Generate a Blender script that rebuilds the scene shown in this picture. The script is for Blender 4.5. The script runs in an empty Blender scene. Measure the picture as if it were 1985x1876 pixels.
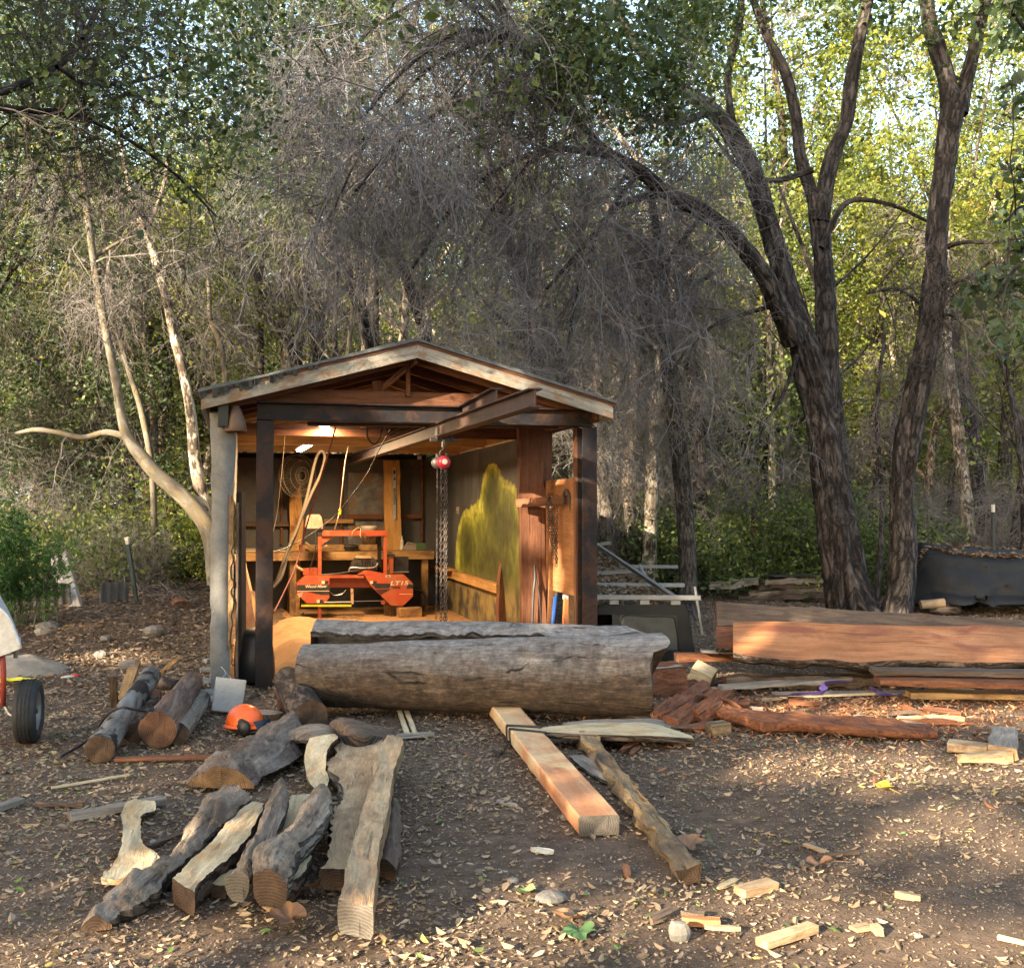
import bpy, math, random
import numpy as np
from mathutils import Vector, Matrix

rng = np.random.default_rng(7)
random.seed(7)
SC = bpy.context.scene
COL = SC.collection
PI = math.pi

# ------------------------------------------------------------------ camera
F = 2035.0
CU, CV, HOR = 992.5, 938.0, 985.0          # photo units: 1985 x 1876
PITCH = math.atan((HOR - CV) / F)
EYE = np.array([0.0, 0.0, 1.6])
cam_data = bpy.data.cameras.new("camera")
cam_data.sensor_fit = 'HORIZONTAL'
cam_data.sensor_width = 36.0
cam_data.lens = 36.0 * F / 1985.0
cam_data.clip_start = 0.05
cam_data.clip_end = 2000.0
cam = bpy.data.objects.new("camera", cam_data)
COL.objects.link(cam)
cam.location = EYE
cam.rotation_euler = (PI / 2 + PITCH, 0, 0)
SC.camera = cam

def ray(u, v):
    x, z, y = (u - CU) / F, -(v - CV) / F, 1.0
    c, s = math.cos(PITCH), math.sin(PITCH)
    return np.array([x, y * c - z * s, y * s + z * c])

# ------------------------------------------------------------------ noise
def _h(ix, iy, iz):
    n = (ix * 374761393 + iy * 668265263 + iz * 2147483647 + 1013) & 0xffffffff
    n = ((n ^ (n >> 13)) * 1274126177) & 0xffffffff
    n = n ^ (n >> 16)
    return (n & 0xffff) / 32767.5 - 1.0

def vn(p):
    p = np.asarray(p, float).reshape(-1, 3)
    i = np.floor(p).astype(np.int64); f = p - i
    f = f * f * (3 - 2 * f)
    out = 0
    for dx in (0, 1):
        for dy in (0, 1):
            for dz in (0, 1):
                w = (f[:, 0] if dx else 1 - f[:, 0]) * (f[:, 1] if dy else 1 - f[:, 1]) * (f[:, 2] if dz else 1 - f[:, 2])
                out = out + w * _h(i[:, 0] + dx, i[:, 1] + dy, i[:, 2] + dz)
    return out

def fbm(p, o=3):
    p = np.asarray(p, float).reshape(-1, 3)
    a, s, t = 1.0, 0, 0
    for k in range(o):
        s = s + a * vn(p * 2 ** k + 17.3 * k); t += a; a *= .5
    return s / t

def sm(a, b, x):
    t = np.clip((np.asarray(x, float) - a) / (b - a), 0, 1)
    return t * t * (3 - 2 * t)

def gh(x, y):
    """ground height without the finest lumps"""
    x = np.asarray(x, float); y = np.asarray(y, float)
    bank = .30 * sm(-2.9, -5.5, x) * sm(10.5, 15.5, y) * (1 - .4 * sm(20, 26, y))
    back = .45 * sm(18.5, 30, y)
    p = np.stack([x * .35, y * .35, 0 * x + 3.1], -1)
    und = .05 * vn(p).reshape(x.shape) * sm(10, 16, y) * sm(3, 5, np.abs(x - 1.0))
    return bank + back + und

def gp(u, v, z=0.0):
    """world point where the pixel's ray meets height z above the ground"""
    d = ray(u, v); zz = z
    for _ in range(8):
        t = (zz - EYE[2]) / d[2]
        p = EYE + d * t
        zz = z + float(gh(p[0], p[1]))
    return EYE + d * ((zz - EYE[2]) / d[2])

def dp(u, v, y):
    d = ray(u, v)
    return EYE + d * (y / d[1])

# ------------------------------------------------------------------ light
S = np.array([-.60, -.72, .31]); S = S / np.linalg.norm(S)
w = bpy.data.worlds.new("World"); SC.world = w; w.use_nodes = True
wn = w.node_tree.nodes; wl = w.node_tree.links
sky = wn.new("ShaderNodeTexSky"); sky.sky_type = 'NISHITA'; sky.sun_disc = False
sky.sun_elevation = math.asin(S[2]); sky.sun_rotation = math.atan2(S[0], S[1])
sky.air_density = 1.2; sky.dust_density = 2.0; sky.ozone_density = 1.0
bg = wn["Background"]; bg.inputs[1].default_value = 0.84
tnt = wn.new("ShaderNodeMix"); tnt.data_type = 'RGBA'; tnt.blend_type = 'MULTIPLY'; tnt.inputs[0].default_value = 1.0
tnt.inputs[7].default_value = (1.0, .965, .92, 1)       # camera white balance for open shade
wl.new(sky.outputs[0], tnt.inputs[6]); wl.new(tnt.outputs[2], bg.inputs[0])
sd = bpy.data.lights.new("sun", 'SUN'); sd.energy = 28.0; sd.angle = math.radians(.5); sd.color = (1.0, .85, .62)
so = bpy.data.objects.new("sun", sd); COL.objects.link(so)
so.rotation_euler = Vector(-S).to_track_quat('-Z', 'Y').to_euler(); so.location = (-20, -10, 25)
SC.view_settings.view_transform = 'Standard'; SC.view_settings.look = 'None'; SC.view_settings.exposure = 0
SC.render.engine = 'CYCLES'
cy = SC.cycles
cy.max_bounces = 6; cy.diffuse_bounces = 4; cy.glossy_bounces = 2; cy.transmission_bounces = 4; cy.transparent_max_bounces = 6
cy.use_denoising = True; cy.use_adaptive_sampling = True; cy.adaptive_threshold = .03
cy.denoiser = 'OPENIMAGEDENOISE'
cy.denoising_prefilter = 'NONE'
cy.caustics_reflective = False; cy.caustics_refractive = False
cy.sample_clamp_indirect = 3

# ------------------------------------------------------------------ node helpers
def newmat(name):
    m = bpy.data.materials.new(name); m.use_nodes = True
    nt = m.node_tree; nt.nodes.clear()
    return m, nt

def nd(nt, typ, ins=None, **attrs):
    n = nt.nodes.new(typ)
    for k, v in attrs.items():
        setattr(n, k, v)
    for k, v in (ins or {}).items():
        sk = n.inputs[k]
        if isinstance(v, bpy.types.NodeSocket):
            nt.links.new(v, sk)
        elif isinstance(v, tuple) and len(v) == 3 and sk.type == 'RGBA':
            sk.default_value = (*v, 1)
        else:
            sk.default_value = v
    return n

def ramp(nt, fac, stops):
    r = nt.nodes.new("ShaderNodeValToRGB")
    while len(r.color_ramp.elements) < len(stops):
        r.color_ramp.elements.new(.5)
    for e, (p, c) in zip(r.color_ramp.elements, stops):
        e.position = p; e.color = (*c, 1) if not np.isscalar(c) else (c, c, c, 1)
    nt.links.new(fac, r.inputs[0])
    return r.outputs[0]

def mixc(nt, fac, a, b, mode='MIX'):
    n = nt.nodes.new("ShaderNodeMix"); n.data_type = 'RGBA'; n.blend_type = mode
    for sk, v in ((n.inputs[0], fac), (n.inputs[6], a), (n.inputs[7], b)):
        if isinstance(v, bpy.types.NodeSocket): nt.links.new(v, sk)
        elif np.isscalar(v): sk.default_value = v
        else: sk.default_value = (*v, 1)
    return n.outputs[2]

def coords(nt, mode, rnd=True):
    tc = nd(nt, "ShaderNodeTexCoord")
    o = tc.outputs["UV" if mode == 'UV' else "Object"]
    if rnd:
        oi = nd(nt, "ShaderNodeObjectInfo")
        m = nd(nt, "ShaderNodeMath", {0: oi.outputs["Random"], 1: 37.0}, operation='MULTIPLY')
        cb = nd(nt, "ShaderNodeCombineXYZ", {0: m.outputs[0], 1: m.outputs[0], 2: m.outputs[0]})
        o = nd(nt, "ShaderNodeVectorMath", {0: o, 1: cb.outputs[0]}, operation='ADD').outputs[0]
    return o

def noise(nt, vec, scale, detail=5, rough=.6, dist=0.0, out=0):
    return nd(nt, "ShaderNodeTexNoise", {"Vector": vec, "Scale": scale, "Detail": detail, "Roughness": rough, "Distortion": dist}).outputs[out]

def scl(nt, vec, s):
    return nd(nt, "ShaderNodeMapping", {"Vector": vec, "Scale": s}).outputs[0]

def finish(nt, col, rough=.8, height=None, bump=.3, dist=.01, spec=.3, metal=0.0, trans=None, m=None):
    ins = {"Roughness": rough, "Specular IOR Level": spec, "Metallic": metal}
    b = nd(nt, "ShaderNodeBsdfPrincipled", ins)
    if isinstance(col, bpy.types.NodeSocket): nt.links.new(col, b.inputs["Base Color"])
    else: b.inputs["Base Color"].default_value = (*col, 1)
    if height is not None:
        bp = nd(nt, "ShaderNodeBump", {"Strength": bump, "Distance": dist, "Height": height})
        nt.links.new(bp.outputs[0], b.inputs["Normal"])
    o = nd(nt, "ShaderNodeOutputMaterial")
    nt.links.new(b.outputs[0], o.inputs[0])
    return b

def wood(name, cols, mode='OBJ', sc=(1.5, 22, 22), bump=.5, rough=.8, blotch=None, fine=.35, dist=.008, checks=.6):
    """long-grained wood; X runs along the grain"""
    m, nt = newmat(name)
    c = coords(nt, mode)
    g = noise(nt, scl(nt, c, sc), 1.0, 6, .62, .8)
    g2 = noise(nt, scl(nt, c, (sc[0] * 4, sc[1] * 5, sc[2] * 5)), 1.0, 4, .7)
    n = len(cols)
    col = ramp(nt, g, [(.28 + .44 * i / (n - 1), cc) for i, cc in enumerate(cols)])
    dk = ramp(nt, g2, [(.25, 1 - fine), (.6, 1.0)])
    col = mixc(nt, 1.0, col, dk, 'MULTIPLY')
    big = noise(nt, c, 2.3, 4, .6)
    col = mixc(nt, 1.0, col, ramp(nt, big, [(.3, .72), (.7, 1.12)]), 'MULTIPLY')
    if blotch:
        bc, amt, bs = blotch
        bn = noise(nt, scl(nt, c, (.6, 1, 1)), bs, 5, .65, .5)
        f = ramp(nt, bn, [(.60 - amt * .25, 0.0), (.72 - amt * .2, 1.0)])
        col = mixc(nt, f, col, bc)
    ck = noise(nt, scl(nt, c, (sc[0] * .9, sc[1] * 2.2, sc[2] * 2.2)), 1.0, 3, .5, .5)
    ckf = ramp(nt, ck, [(.30, checks), (.36, 0.0)])
    col = mixc(nt, ckf, col, tuple(x * .3 for x in cols[0]))
    sp_ = noise(nt, c, 55, 3, .7)
    col = mixc(nt, 1.0, col, ramp(nt, sp_, [(.3, .86), (.7, 1.1)]), 'MULTIPLY')
    h = nd(nt, "ShaderNodeMath", {0: g, 1: g2}, operation='ADD').outputs[0]
    h = nd(nt, "ShaderNodeMath", {0: h, 1: ckf}, operation='SUBTRACT').outputs[0]
    finish(nt, col, rough, h, bump, dist)
    return m

def rings(name, cols, scale=26, bump=.5):
    """sawn end grain around the local X axis, with checks"""
    m, nt = newmat(name)
    c = coords(nt, 'OBJ', False)
    wv = nd(nt, "ShaderNodeTexWave", {"Vector": c, "Scale": scale, "Distortion": 4.0, "Detail": 3, "Detail Scale": 2.0}, wave_type='RINGS', rings_direction='X')
    nz = noise(nt, c, 14, 5, .65)
    f = mixc(nt, .80, wv.outputs[0], nz)
    col = ramp(nt, f, [(.25, cols[0]), (.5, cols[1]), (.75, cols[2])])
    ck = noise(nt, scl(nt, c, (1, 30, 5)), 1.0, 4, .6, 1.5)
    col = mixc(nt, ramp(nt, ck, [(.30, .9), (.40, 0.0)]), col, tuple(x * .35 for x in cols[0]))
    big = noise(nt, c, 5, 4, .6)
    col = mixc(nt, 1.0, col, ramp(nt, big, [(.35, .55), (.65, 1.1)]), 'MULTIPLY')
    finish(nt, col, .85, f, bump, .006)
    return m

def bark(name, cols, sc=(3, 16, 16), bump=.9, dist=.02, lichen=None, ridged=True):
    m, nt = newmat(name)
    c = coords(nt, 'UV')
    g = noise(nt, scl(nt, c, sc), 1.0, 7, .65, 1.2)
    v = nd(nt, "ShaderNodeTexVoronoi", {"Vector": scl(nt, nd(nt, "ShaderNodeVectorMath", {0: c, 1: nd(nt, "ShaderNodeVectorMath", {0: noise(nt, c, 5, 3, out=1), 1: (.25, .25, .25)}, operation='MULTIPLY').outputs[0]}, operation='ADD').outputs[0], (sc[0] * .8, sc[1] * .8, 1)), "Scale": 1.0}, feature='DISTANCE_TO_EDGE')
    crack = ramp(nt, v.outputs["Distance"], [(.02, 0.14), (.20, 1.0)])
    col = ramp(nt, g, [(.3, cols[0]), (.5, cols[1]), (.72, cols[2])])
    col = mixc(nt, .85 if ridged else .2, col, crack, 'MULTIPLY')
    big = noise(nt, c, 1.6, 4, .6)
    col = mixc(nt, 1.0, col, ramp(nt, big, [(.3, .7), (.7, 1.15)]), 'MULTIPLY')
    if lichen:
        bn = noise(nt, scl(nt, c, (1, 2, 1)), lichen[1], 5, .6, .4)
        f = ramp(nt, bn, [(.5, 0.0), (.56, 1.0)])
        col = mixc(nt, f, col, lichen[0])
    h = mixc(nt, .5, g, crack)
    finish(nt, col, .9, h, bump, dist, spec=.2)
    return m

def leafmat(name, stops, trans=.45, gloss=.35):
    m, nt = newmat(name)
    a = nd(nt, "ShaderNodeAttribute", attribute_name="tint")
    col = ramp(nt, a.outputs["Fac"], stops)
    b = nd(nt, "ShaderNodeBsdfPrincipled", {"Base Color": col, "Roughness": .55, "Specular IOR Level": gloss})
    tcol = mixc(nt, 1.0, col, (1.5, 1.35, .7), 'MULTIPLY')
    t = nd(nt, "ShaderNodeBsdfTranslucent", {"Color": tcol})
    mx = nd(nt, "ShaderNodeMixShader", {0: trans, 1: b.outputs[0], 2: t.outputs[0]})
    o = nd(nt, "ShaderNodeOutputMaterial"); nt.links.new(mx.outputs[0], o.inputs[0])
    return m

def paint(name, col, rough=.5, dirt=(.05, .04, .03), amt=.4, scale=6, bump=.15, metal=0.0, spec=.4, rust=None):
    m, nt = newmat(name)
    c = coords(nt, 'OBJ')
    n1 = noise(nt, c, scale, 6, .65, .3)
    n2 = noise(nt, c, scale * 7, 4, .7)
    cc = mixc(nt, ramp(nt, n1, [(.42, 0.0), (.75, amt)]), col, dirt)
    if rust:
        cc = mixc(nt, ramp(nt, noise(nt, c, scale * .7, 7, .7, .6), [(.5, 0.0), (.6, 1.0)]), cc, rust)
    cc = mixc(nt, 1.0, cc, ramp(nt, n2, [(.3, .82), (.7, 1.08)]), 'MULTIPLY')
    finish(nt, cc, rough, n2, bump, .003, spec, metal)
    return m

def glow(name, col, strength):
    m, nt = newmat(name)
    e = nd(nt, "ShaderNodeEmission", {"Color": col, "Strength": strength})
    o = nd(nt, "ShaderNodeOutputMaterial"); nt.links.new(e.outputs[0], o.inputs[0])
    return m

# ------------------------------------------------------------------ mesh helpers
def mesh(name, V, faces, mat, uv=None, tint=None, smooth=False, mi=None):
    """V (n,3); faces: (m,k) int array or list of such arrays with different k"""
    V = np.ascontiguousarray(V, np.float32)
    fl = [np.asarray(f, np.int32) for f in (faces if isinstance(faces, list) else [faces]) if len(f)]
    me = bpy.data.meshes.new(name)
    me.vertices.add(len(V)); me.vertices.foreach_set("co", V.ravel())
    tot = np.concatenate([np.full(len(f), f.shape[1], np.int32) for f in fl])
    idx = np.concatenate([f.ravel() for f in fl])
    start = np.concatenate([[0], np.cumsum(tot)[:-1]]).astype(np.int32)
    me.loops.add(len(idx)); me.loops.foreach_set("vertex_index", idx)
    me.polygons.add(len(tot)); me.polygons.foreach_set("loop_start", start)
    me.polygons.foreach_set("loop_total", tot)
    me.polygons.foreach_set("use_smooth", np.full(len(tot), bool(smooth)))
    for m_ in (mat if isinstance(mat, (list, tuple)) else [mat]): me.materials.append(m_)
    if mi is not None: me.polygons.foreach_set("material_index", np.asarray(mi, np.int32))
    if uv is not None:
        l = me.uv_layers.new(name="UVMap")
        l.data.foreach_set("uv", np.ascontiguousarray(uv[idx], np.float32).ravel())
    if tint is not None:
        at = me.attributes.new("tint", 'FLOAT', 'FACE'); at.data.foreach_set("value", np.ascontiguousarray(tint, np.float32))
    me.update(calc_edges=True)
    return me

def obj(name, me, parent=None, M=None):
    o = bpy.data.objects.new(name, me); COL.objects.link(o)
    if parent is not None: o.parent = parent
    if M is not None: o.matrix_local = Matrix(M.tolist() if isinstance(M, np.ndarray) else M)
    return o

def tag(o, label=None, cat=None, group=None, kind=None):
    if label: o["label"] = label
    if cat: o["category"] = cat
    if group: o["group"] = group
    if kind: o["kind"] = kind
    return o

def thing(name, label, cat, loc=(0, 0, 0), rotz=0.0, group=None, M=None):
    o = bpy.data.objects.new(name, None); COL.objects.link(o); o.empty_display_size = .1
    if M is not None: o.matrix_world = Matrix(M.tolist())
    else:
        o.location = loc; o.rotation_euler = (0, 0, rotz)
    return tag(o, label, cat, group)

def dup(root, M=None, label=None, group=None, loc=None, rotz=None, scale=None):
    r = root.copy(); COL.objects.link(r)
    if M is not None: r.matrix_world = Matrix(M.tolist())
    if loc is not None: r.location = loc
    if rotz is not None: r.rotation_euler = (0, 0, rotz)
    if scale is not None: r.scale = scale if not np.isscalar(scale) else (scale,) * 3
    if label: r["label"] = label
    if group: r["group"] = group
    for ch in list(root.children):
        c = ch.copy(); COL.objects.link(c); c.parent = r
        for g in list(ch.children):
            d = g.copy(); COL.objects.link(d); d.parent = c
    return r

def nrm(v):
    v = np.asarray(v, float); return v / (np.linalg.norm(v, axis=-1, keepdims=True) + 1e-12)

def frame(p0, p1, up=(0, 0, 1), roll=0.0):
    """matrix with X from p0 to p1, Z near up"""
    p0, p1 = np.asarray(p0, float), np.asarray(p1, float)
    x = nrm(p1 - p0); y = np.cross(up, x)
    if np.linalg.norm(y) < 1e-3: y = np.cross((0, 1, 0), x)
    y = nrm(y); z = np.cross(x, y)
    c, s = math.cos(roll), math.sin(roll)
    y, z = y * c + z * s, z * c - y * s
    M = np.eye(4); M[:3, 0], M[:3, 1], M[:3, 2], M[:3, 3] = x, y, z, p0
    return M

def inv(M, P):
    P = np.asarray(P, float)
    return (P - M[:3, 3]) @ M[:3, :3]

def spline(P, n):
    """Catmull-Rom through rows of P, n samples"""
    P = np.asarray(P, float)
    if len(P) == 2: 
        t = np.linspace(0, 1, n)[:, None]; return P[0] * (1 - t) + P[1] * t
    Q = np.vstack([2 * P[0] - P[1], P, 2 * P[-1] - P[-2]])
    t = np.linspace(0, len(P) - 1, n); i = np.minimum(t.astype(int), len(P) - 2); f = (t - i)[:, None]
    a, b, c, d = Q[i], Q[i + 1], Q[i + 2], Q[i + 3]
    return .5 * (2 * b + (c - a) * f + (2 * a - 5 * b + 4 * c - d) * f ** 2 + (3 * b - a - 3 * c + d) * f ** 3)

def tube(P, R, sides=10, caps=True, disp=None, phase=0.0):
    """swept tube: V, faces list, uv (length, around)"""
    P = np.asarray(P, float); n = len(P); R = np.broadcast_to(np.asarray(R, float), (n,))
    T = nrm(np.gradient(P, axis=0))
    a = np.zeros((n, 3)); ref = np.array([0, 0, 1.0]) if abs(T[0][2]) < .9 else np.array([1.0, 0, 0])
    a[0] = nrm(np.cross(T[0], ref))
    for k in range(1, n):
        v = a[k - 1] - T[k] * np.dot(a[k - 1], T[k]); a[k] = nrm(v)
    b = np.cross(T, a)
    th = np.linspace(0, 2 * PI, sides, endpoint=False) + phase
    L = np.concatenate([[0], np.cumsum(np.linalg.norm(np.diff(P, axis=0), axis=1))])
    rr = np.repeat(R[:, None], sides, 1)
    if disp is not None: rr = rr * (1 + disp(np.repeat(L[:, None], sides, 1), np.repeat(th[None], n, 0), rr))
    V = P[:, None] + rr[..., None] * (np.cos(th)[None, :, None] * a[:, None] + np.sin(th)[None, :, None] * b[:, None])
    uv = np.stack([np.repeat(L[:, None], sides, 1), np.abs((th / PI + 1) % 2 - 1)[None] * PI * np.repeat(R[:, None], sides, 1)], -1).reshape(-1, 2)
    V = V.reshape(-1, 3)
    i = np.arange(n - 1)[:, None] * sides; j = np.arange(sides)[None]; j2 = (j + 1) % sides
    q = np.stack([i + j, i + j2, i + sides + j2, i + sides + j], -1).reshape(-1, 4)
    fs = [q]
    if caps:
        fs.append(np.arange(sides)[None, ::-1].copy()); fs.append((np.arange(sides) + (n - 1) * sides)[None])
    return V, fs, uv

def join(parts):
    """[(V, faces list, uv)] -> one"""
    Vs, Fs, Us, o = [], {}, [], 0
    for V, fs, uv in parts:
        for f in fs:
            f = np.asarray(f); Fs.setdefault(f.shape[1], []).append(f + o)
        Vs.append(V); Us.append(uv if uv is not None else V[:, :2]); o += len(V)
    return np.vstack(Vs), [np.vstack(v) for v in Fs.values()], np.vstack(Us)

def cbox(x0, x1, y0, y1, z0, z1, b=.004):
    """chamfered box"""
    b = min(b, (x1 - x0) * .45, (y1 - y0) * .45, (z1 - z0) * .45)
    V, key = [], {}
    for sx in (0, 1):
        for sy in (0, 1):
            for sz in (0, 1):
                c = np.array([(x0, x1)[sx], (y0, y1)[sy], (z0, z1)[sz]]); d = np.array([(b, -b)[sx], (b, -b)[sy], (b, -b)[sz]])
                for ax in range(3):
                    v = c + d; v[ax] = c[ax]; key[(sx, sy, sz, ax)] = len(V); V.append(v)
    q, t = [], []
    for ax in range(3):
        o = [a for a in range(3) if a != ax]
        for s in (0, 1):
            l = []
            for p in ((0, 0), (1, 0), (1, 1), (0, 1)):
                k = [0, 0, 0]; k[ax] = s; k[o[0]], k[o[1]] = p; l.append(key[(*k, ax)])
            q.append(l if (s == 1) == (ax != 1) else l[::-1])
    for ax in range(3):
        o = [a for a in range(3) if a != ax]
        for p in ((0, 0), (1, 0), (1, 1), (0, 1)):
            k0 = [0, 0, 0]; k0[o[0]], k0[o[1]] = p; k1 = list(k0); k1[ax] = 1
            l = [key[(*k0, o[0])], key[(*k1, o[0])], key[(*k1, o[1])], key[(*k0, o[1])]]
            q.append(l)
    for sx in (0, 1):
        for sy in (0, 1):
            for sz in (0, 1):
                t.append([key[(sx, sy, sz, a)] for a in range(3)])
    V = np.array(V)
    cen = np.array([(x0 + x1) / 2, (y0 + y1) / 2, (z0 + z1) / 2])
    def fix(fs):
        out = []
        for f in fs:
            p = V[f]; n_ = np.cross(p[1] - p[0], p[2] - p[0])
            out.append(f if np.dot(n_, p.mean(0) - cen) > 0 else f[::-1])
        return np.array(out)
    return V, [fix(q), fix(t)], V[:, :2].copy()

def xform(part, M):
    V, fs, uv = part
    return V @ M[:3, :3].T + M[:3, 3], fs, uv

def boxes(lst):
    return join([cbox(*b) for b in lst])

def prism(poly, y0, y1):
    """polygon in (x,z) extruded along y"""
    poly = np.asarray(poly, float); n = len(poly)
    a = np.sum(poly[:, 0] * np.roll(poly[:, 1], -1) - np.roll(poly[:, 0], -1) * poly[:, 1])
    if a < 0: poly = poly[::-1]
    V = np.vstack([np.c_[poly[:, 0], np.full(n, y0), poly[:, 1]], np.c_[poly[:, 0], np.full(n, y1), poly[:, 1]]])
    i = np.arange(n); j = (i + 1) % n
    q = np.stack([i, j + 0, j + n, i + n], -1)[:, ::-1]
    return V, [np.arange(n)[None], (np.arange(n) + n)[None, ::-1].copy(), q], V[:, [0, 2]].copy()

def lathe(prof, n=24, axis='z'):
    """profile [(r,h)] around z (or x / y)"""
    prof = np.asarray(prof, float); k = len(prof)
    th = np.linspace(0, 2 * PI, n, endpoint=False)
    V = np.stack([prof[:, None, 0] * np.cos(th), prof[:, None, 0] * np.sin(th), np.repeat(prof[:, 1:2], n, 1)], -1).reshape(-1, 3)
    i = np.arange(k - 1)[:, None] * n; j = np.arange(n)[None]; j2 = (j + 1) % n
    q = np.stack([i + j, i + j2, i + n + j2, i + n + j], -1).reshape(-1, 4)
    if axis == 'x': V = V[:, [2, 0, 1]]
    if axis == 'y': V = V[:, [1, 2, 0]]
    return V, [q], V[:, :2].copy()

def put(name, part, mat, parent=None, M=None, smooth=False, mi=None):
    V, fs, uv = part
    return obj(name, mesh(name, V, fs, mat, uv, None, smooth, mi), parent, M)

# ------------------------------------------------------------------ leaves and twigs
def leafquads(C, size, N=None, spread=1.0, wid=.5, rg=rng, fold=False):
    """rhombic leaves about centres C"""
    n = len(C); size = np.broadcast_to(np.asarray(size, float), (n,))[:, None]
    z = nrm(rg.normal(size=(n, 3)) * spread + (np.array([0, 0, .6]) if N is None else N))
    x = nrm(np.cross(z, rg.normal(size=(n, 3)))); y = np.cross(z, x)
    a = rg.uniform(.38, .62, (n, 1)) * wid
    tip, base = C + x * size * .5, C - x * size * .5
    mid = C + x * size * rg.uniform(-.12, .12, (n, 1)) - z * size * .08 * rg.uniform(-1, 1.5, (n, 1))
    l, r = mid + y * size * a, mid - y * size * a
    V = np.stack([base, r, tip, l], 1).reshape(-1, 3)
    return V, np.arange(4 * n).reshape(n, 4)

def leaf6(C, size, z, rg=rng, wid=.5, curl=.25):
    """folded six-point leaves for the ground: two quads each"""
    n = len(C); size = np.broadcast_to(np.asarray(size, float), (n,))[:, None]
    x = nrm(np.cross(z, rg.normal(size=(n, 3)))); y = np.cross(z, x)
    cu = rg.uniform(-.3, 1, (n, 1)) * curl; w_ = rg.uniform(.32, .6, (n, 1)) * wid * size
    fo = rg.uniform(-.2, .6, (n, 1)) * w_
    b = C - x * size * .5 + z * size * cu * .5; t = C + x * size * .5 + z * size * cu * rg.uniform(.2, 1.2, (n, 1))
    l1, r1 = C - x * size * .2 + y * w_ + z * fo, C - x * size * .2 - y * w_ + z * fo
    l2, r2 = C + x * size * .2 + y * w_ * .85 + z * fo, C + x * size * .2 - y * w_ * .85 + z * fo * .6
    V = np.stack([b, r1, r2, t, l2, l1], 1).reshape(-1, 3)
    o = np.arange(n)[:, None] * 6
    q = np.concatenate([o + [0, 1, 2, 3], o + [0, 3, 4, 5]], 1).reshape(-1, 4)
    return V, q

def strands(P0, D, L, r0, K=4, droop=.0, wig=.25, rg=rng, r1=.35):
    """n wandering twigs: points (n,K+1,3), V, quads"""
    n = len(P0); L = np.broadcast_to(np.asarray(L, float), (n,)); r0 = np.broadcast_to(np.asarray(r0, float), (n,))
    d = nrm(D); pts = [np.asarray(P0, float)]
    for k in range(K):
        d = nrm(d + rg.normal(size=(n, 3)) * wig + np.array([0, 0, -droop]))
        pts.append(pts[-1] + d * (L / K)[:, None])
    pts = np.stack(pts, 1)
    T = nrm(np.gradient(pts, axis=1)); ref = nrm(rg.normal(size=(n, 1, 3)))
    a = nrm(np.cross(T, ref)); b = np.cross(T, a)
    rad = r0[:, None] * np.linspace(1, r1, K + 1)[None]
    V = np.stack([pts + rad[..., None] * (math.cos(t) * a + math.sin(t) * b) for t in (0, 2.094, 4.189)], 2)
    V = V.reshape(-1, 3)
    o = (np.arange(n) * (K + 1) * 3)[:, None, None] + (np.arange(K) * 3)[None, :, None]
    j = np.arange(3)[None, None]; j2 = (j + 1) % 3
    q = np.stack([o + j, o + j2, o + 3 + j2, o + 3 + j], -1).reshape(-1, 4)
    return pts, V, q

def along(pts, m, rg=rng, lo=.15, hi=1.0):
    """m random points on each strand + tangents"""
    n, k = pts.shape[:2]
    t = rg.uniform(lo, hi, (n, m)) * (k - 1); i = np.minimum(t.astype(int), k - 2); f = (t - i)[..., None]
    ii = np.arange(n)[:, None]
    a, b = pts[ii, i], pts[ii, i + 1]
    return (a * (1 - f) + b * f).reshape(-1, 3), nrm(b - a).reshape(-1, 3)

def stackq(lst):
    o, Vs, Qs = 0, [], []
    for V, q in lst:
        Vs.append(V); Qs.append(q + o); o += len(V)
    return np.vstack(Vs), np.vstack(Qs)

def rdir(n, rg=rng):
    return nrm(rg.normal(size=(n, 3)))
# ================================================================== materials
m_steel = paint("dark steel", (.015, .015, .018), .6, (.05, .025, .015), .6, 5, .2, metal=.0, spec=.12, rust=(.05, .026, .018))
m_rail = paint("rusty rail steel", (.055, .034, .029), .6, (.035, .03, .03), .6, 5, .2, metal=.2, rust=(.085, .042, .028))
m_redwood = wood("redwood framing", [(.09, .035, .018), (.16, .062, .03), (.21, .09, .045)])
m_pine = wood("pine framing", [(.27, .14, .05), (.42, .23, .08), (.50, .30, .12)], fine=.25)
m_bench = wood("bench fir", [(.27, .14, .055), (.40, .23, .09), (.46, .29, .13)], blotch=((.12, .07, .04), .5, 4))
m_fascia = wood("weathered fascia paint", [(.17, .155, .13), (.28, .26, .22), (.36, .335, .285)], blotch=((.20, .13, .08), .5, 9), bump=.3)
m_shingle = paint("roof shingle", (.075, .085, .09), .9, (.16, .15, .13), .6, 14, .6)
m_tar = paint("bitumen", (.006, .006, .006), .4, amt=.0)
m_decking = wood("roof boards", [(.07, .028, .016), (.12, .048, .026), (.15, .065, .035)])
m_plaster = paint("lumpy grey plaster", (.215, .21, .20), .95, (.10, .095, .088), .7, 7, 1.0)
m_foam = wood("fibrous brown edge", [(.10, .06, .03), (.22, .13, .06), (.38, .25, .12)], sc=(12, 30, 30), bump=.9)
m_backwall = paint("stained grey sheet", (.062, .062, .064), .6, (.12, .10, .08), .5, 3, .15, rust=(.085, .075, .06))
m_moldy = paint("mottled sheet", (.10, .10, .10), .7, (.30, .30, .28), .9, 5, .2, rust=(.20, .13, .07))
m_ply = wood("orange plywood", [(.25, .10, .04), (.34, .15, .06), (.38, .18, .075)], sc=(1.2, 10, 10), bump=.15)
m_orange = paint("mill orange paint", (.37, .05, .010), .5, (.27, .15, .075), .75, 7, .12, spec=.5)
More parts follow.
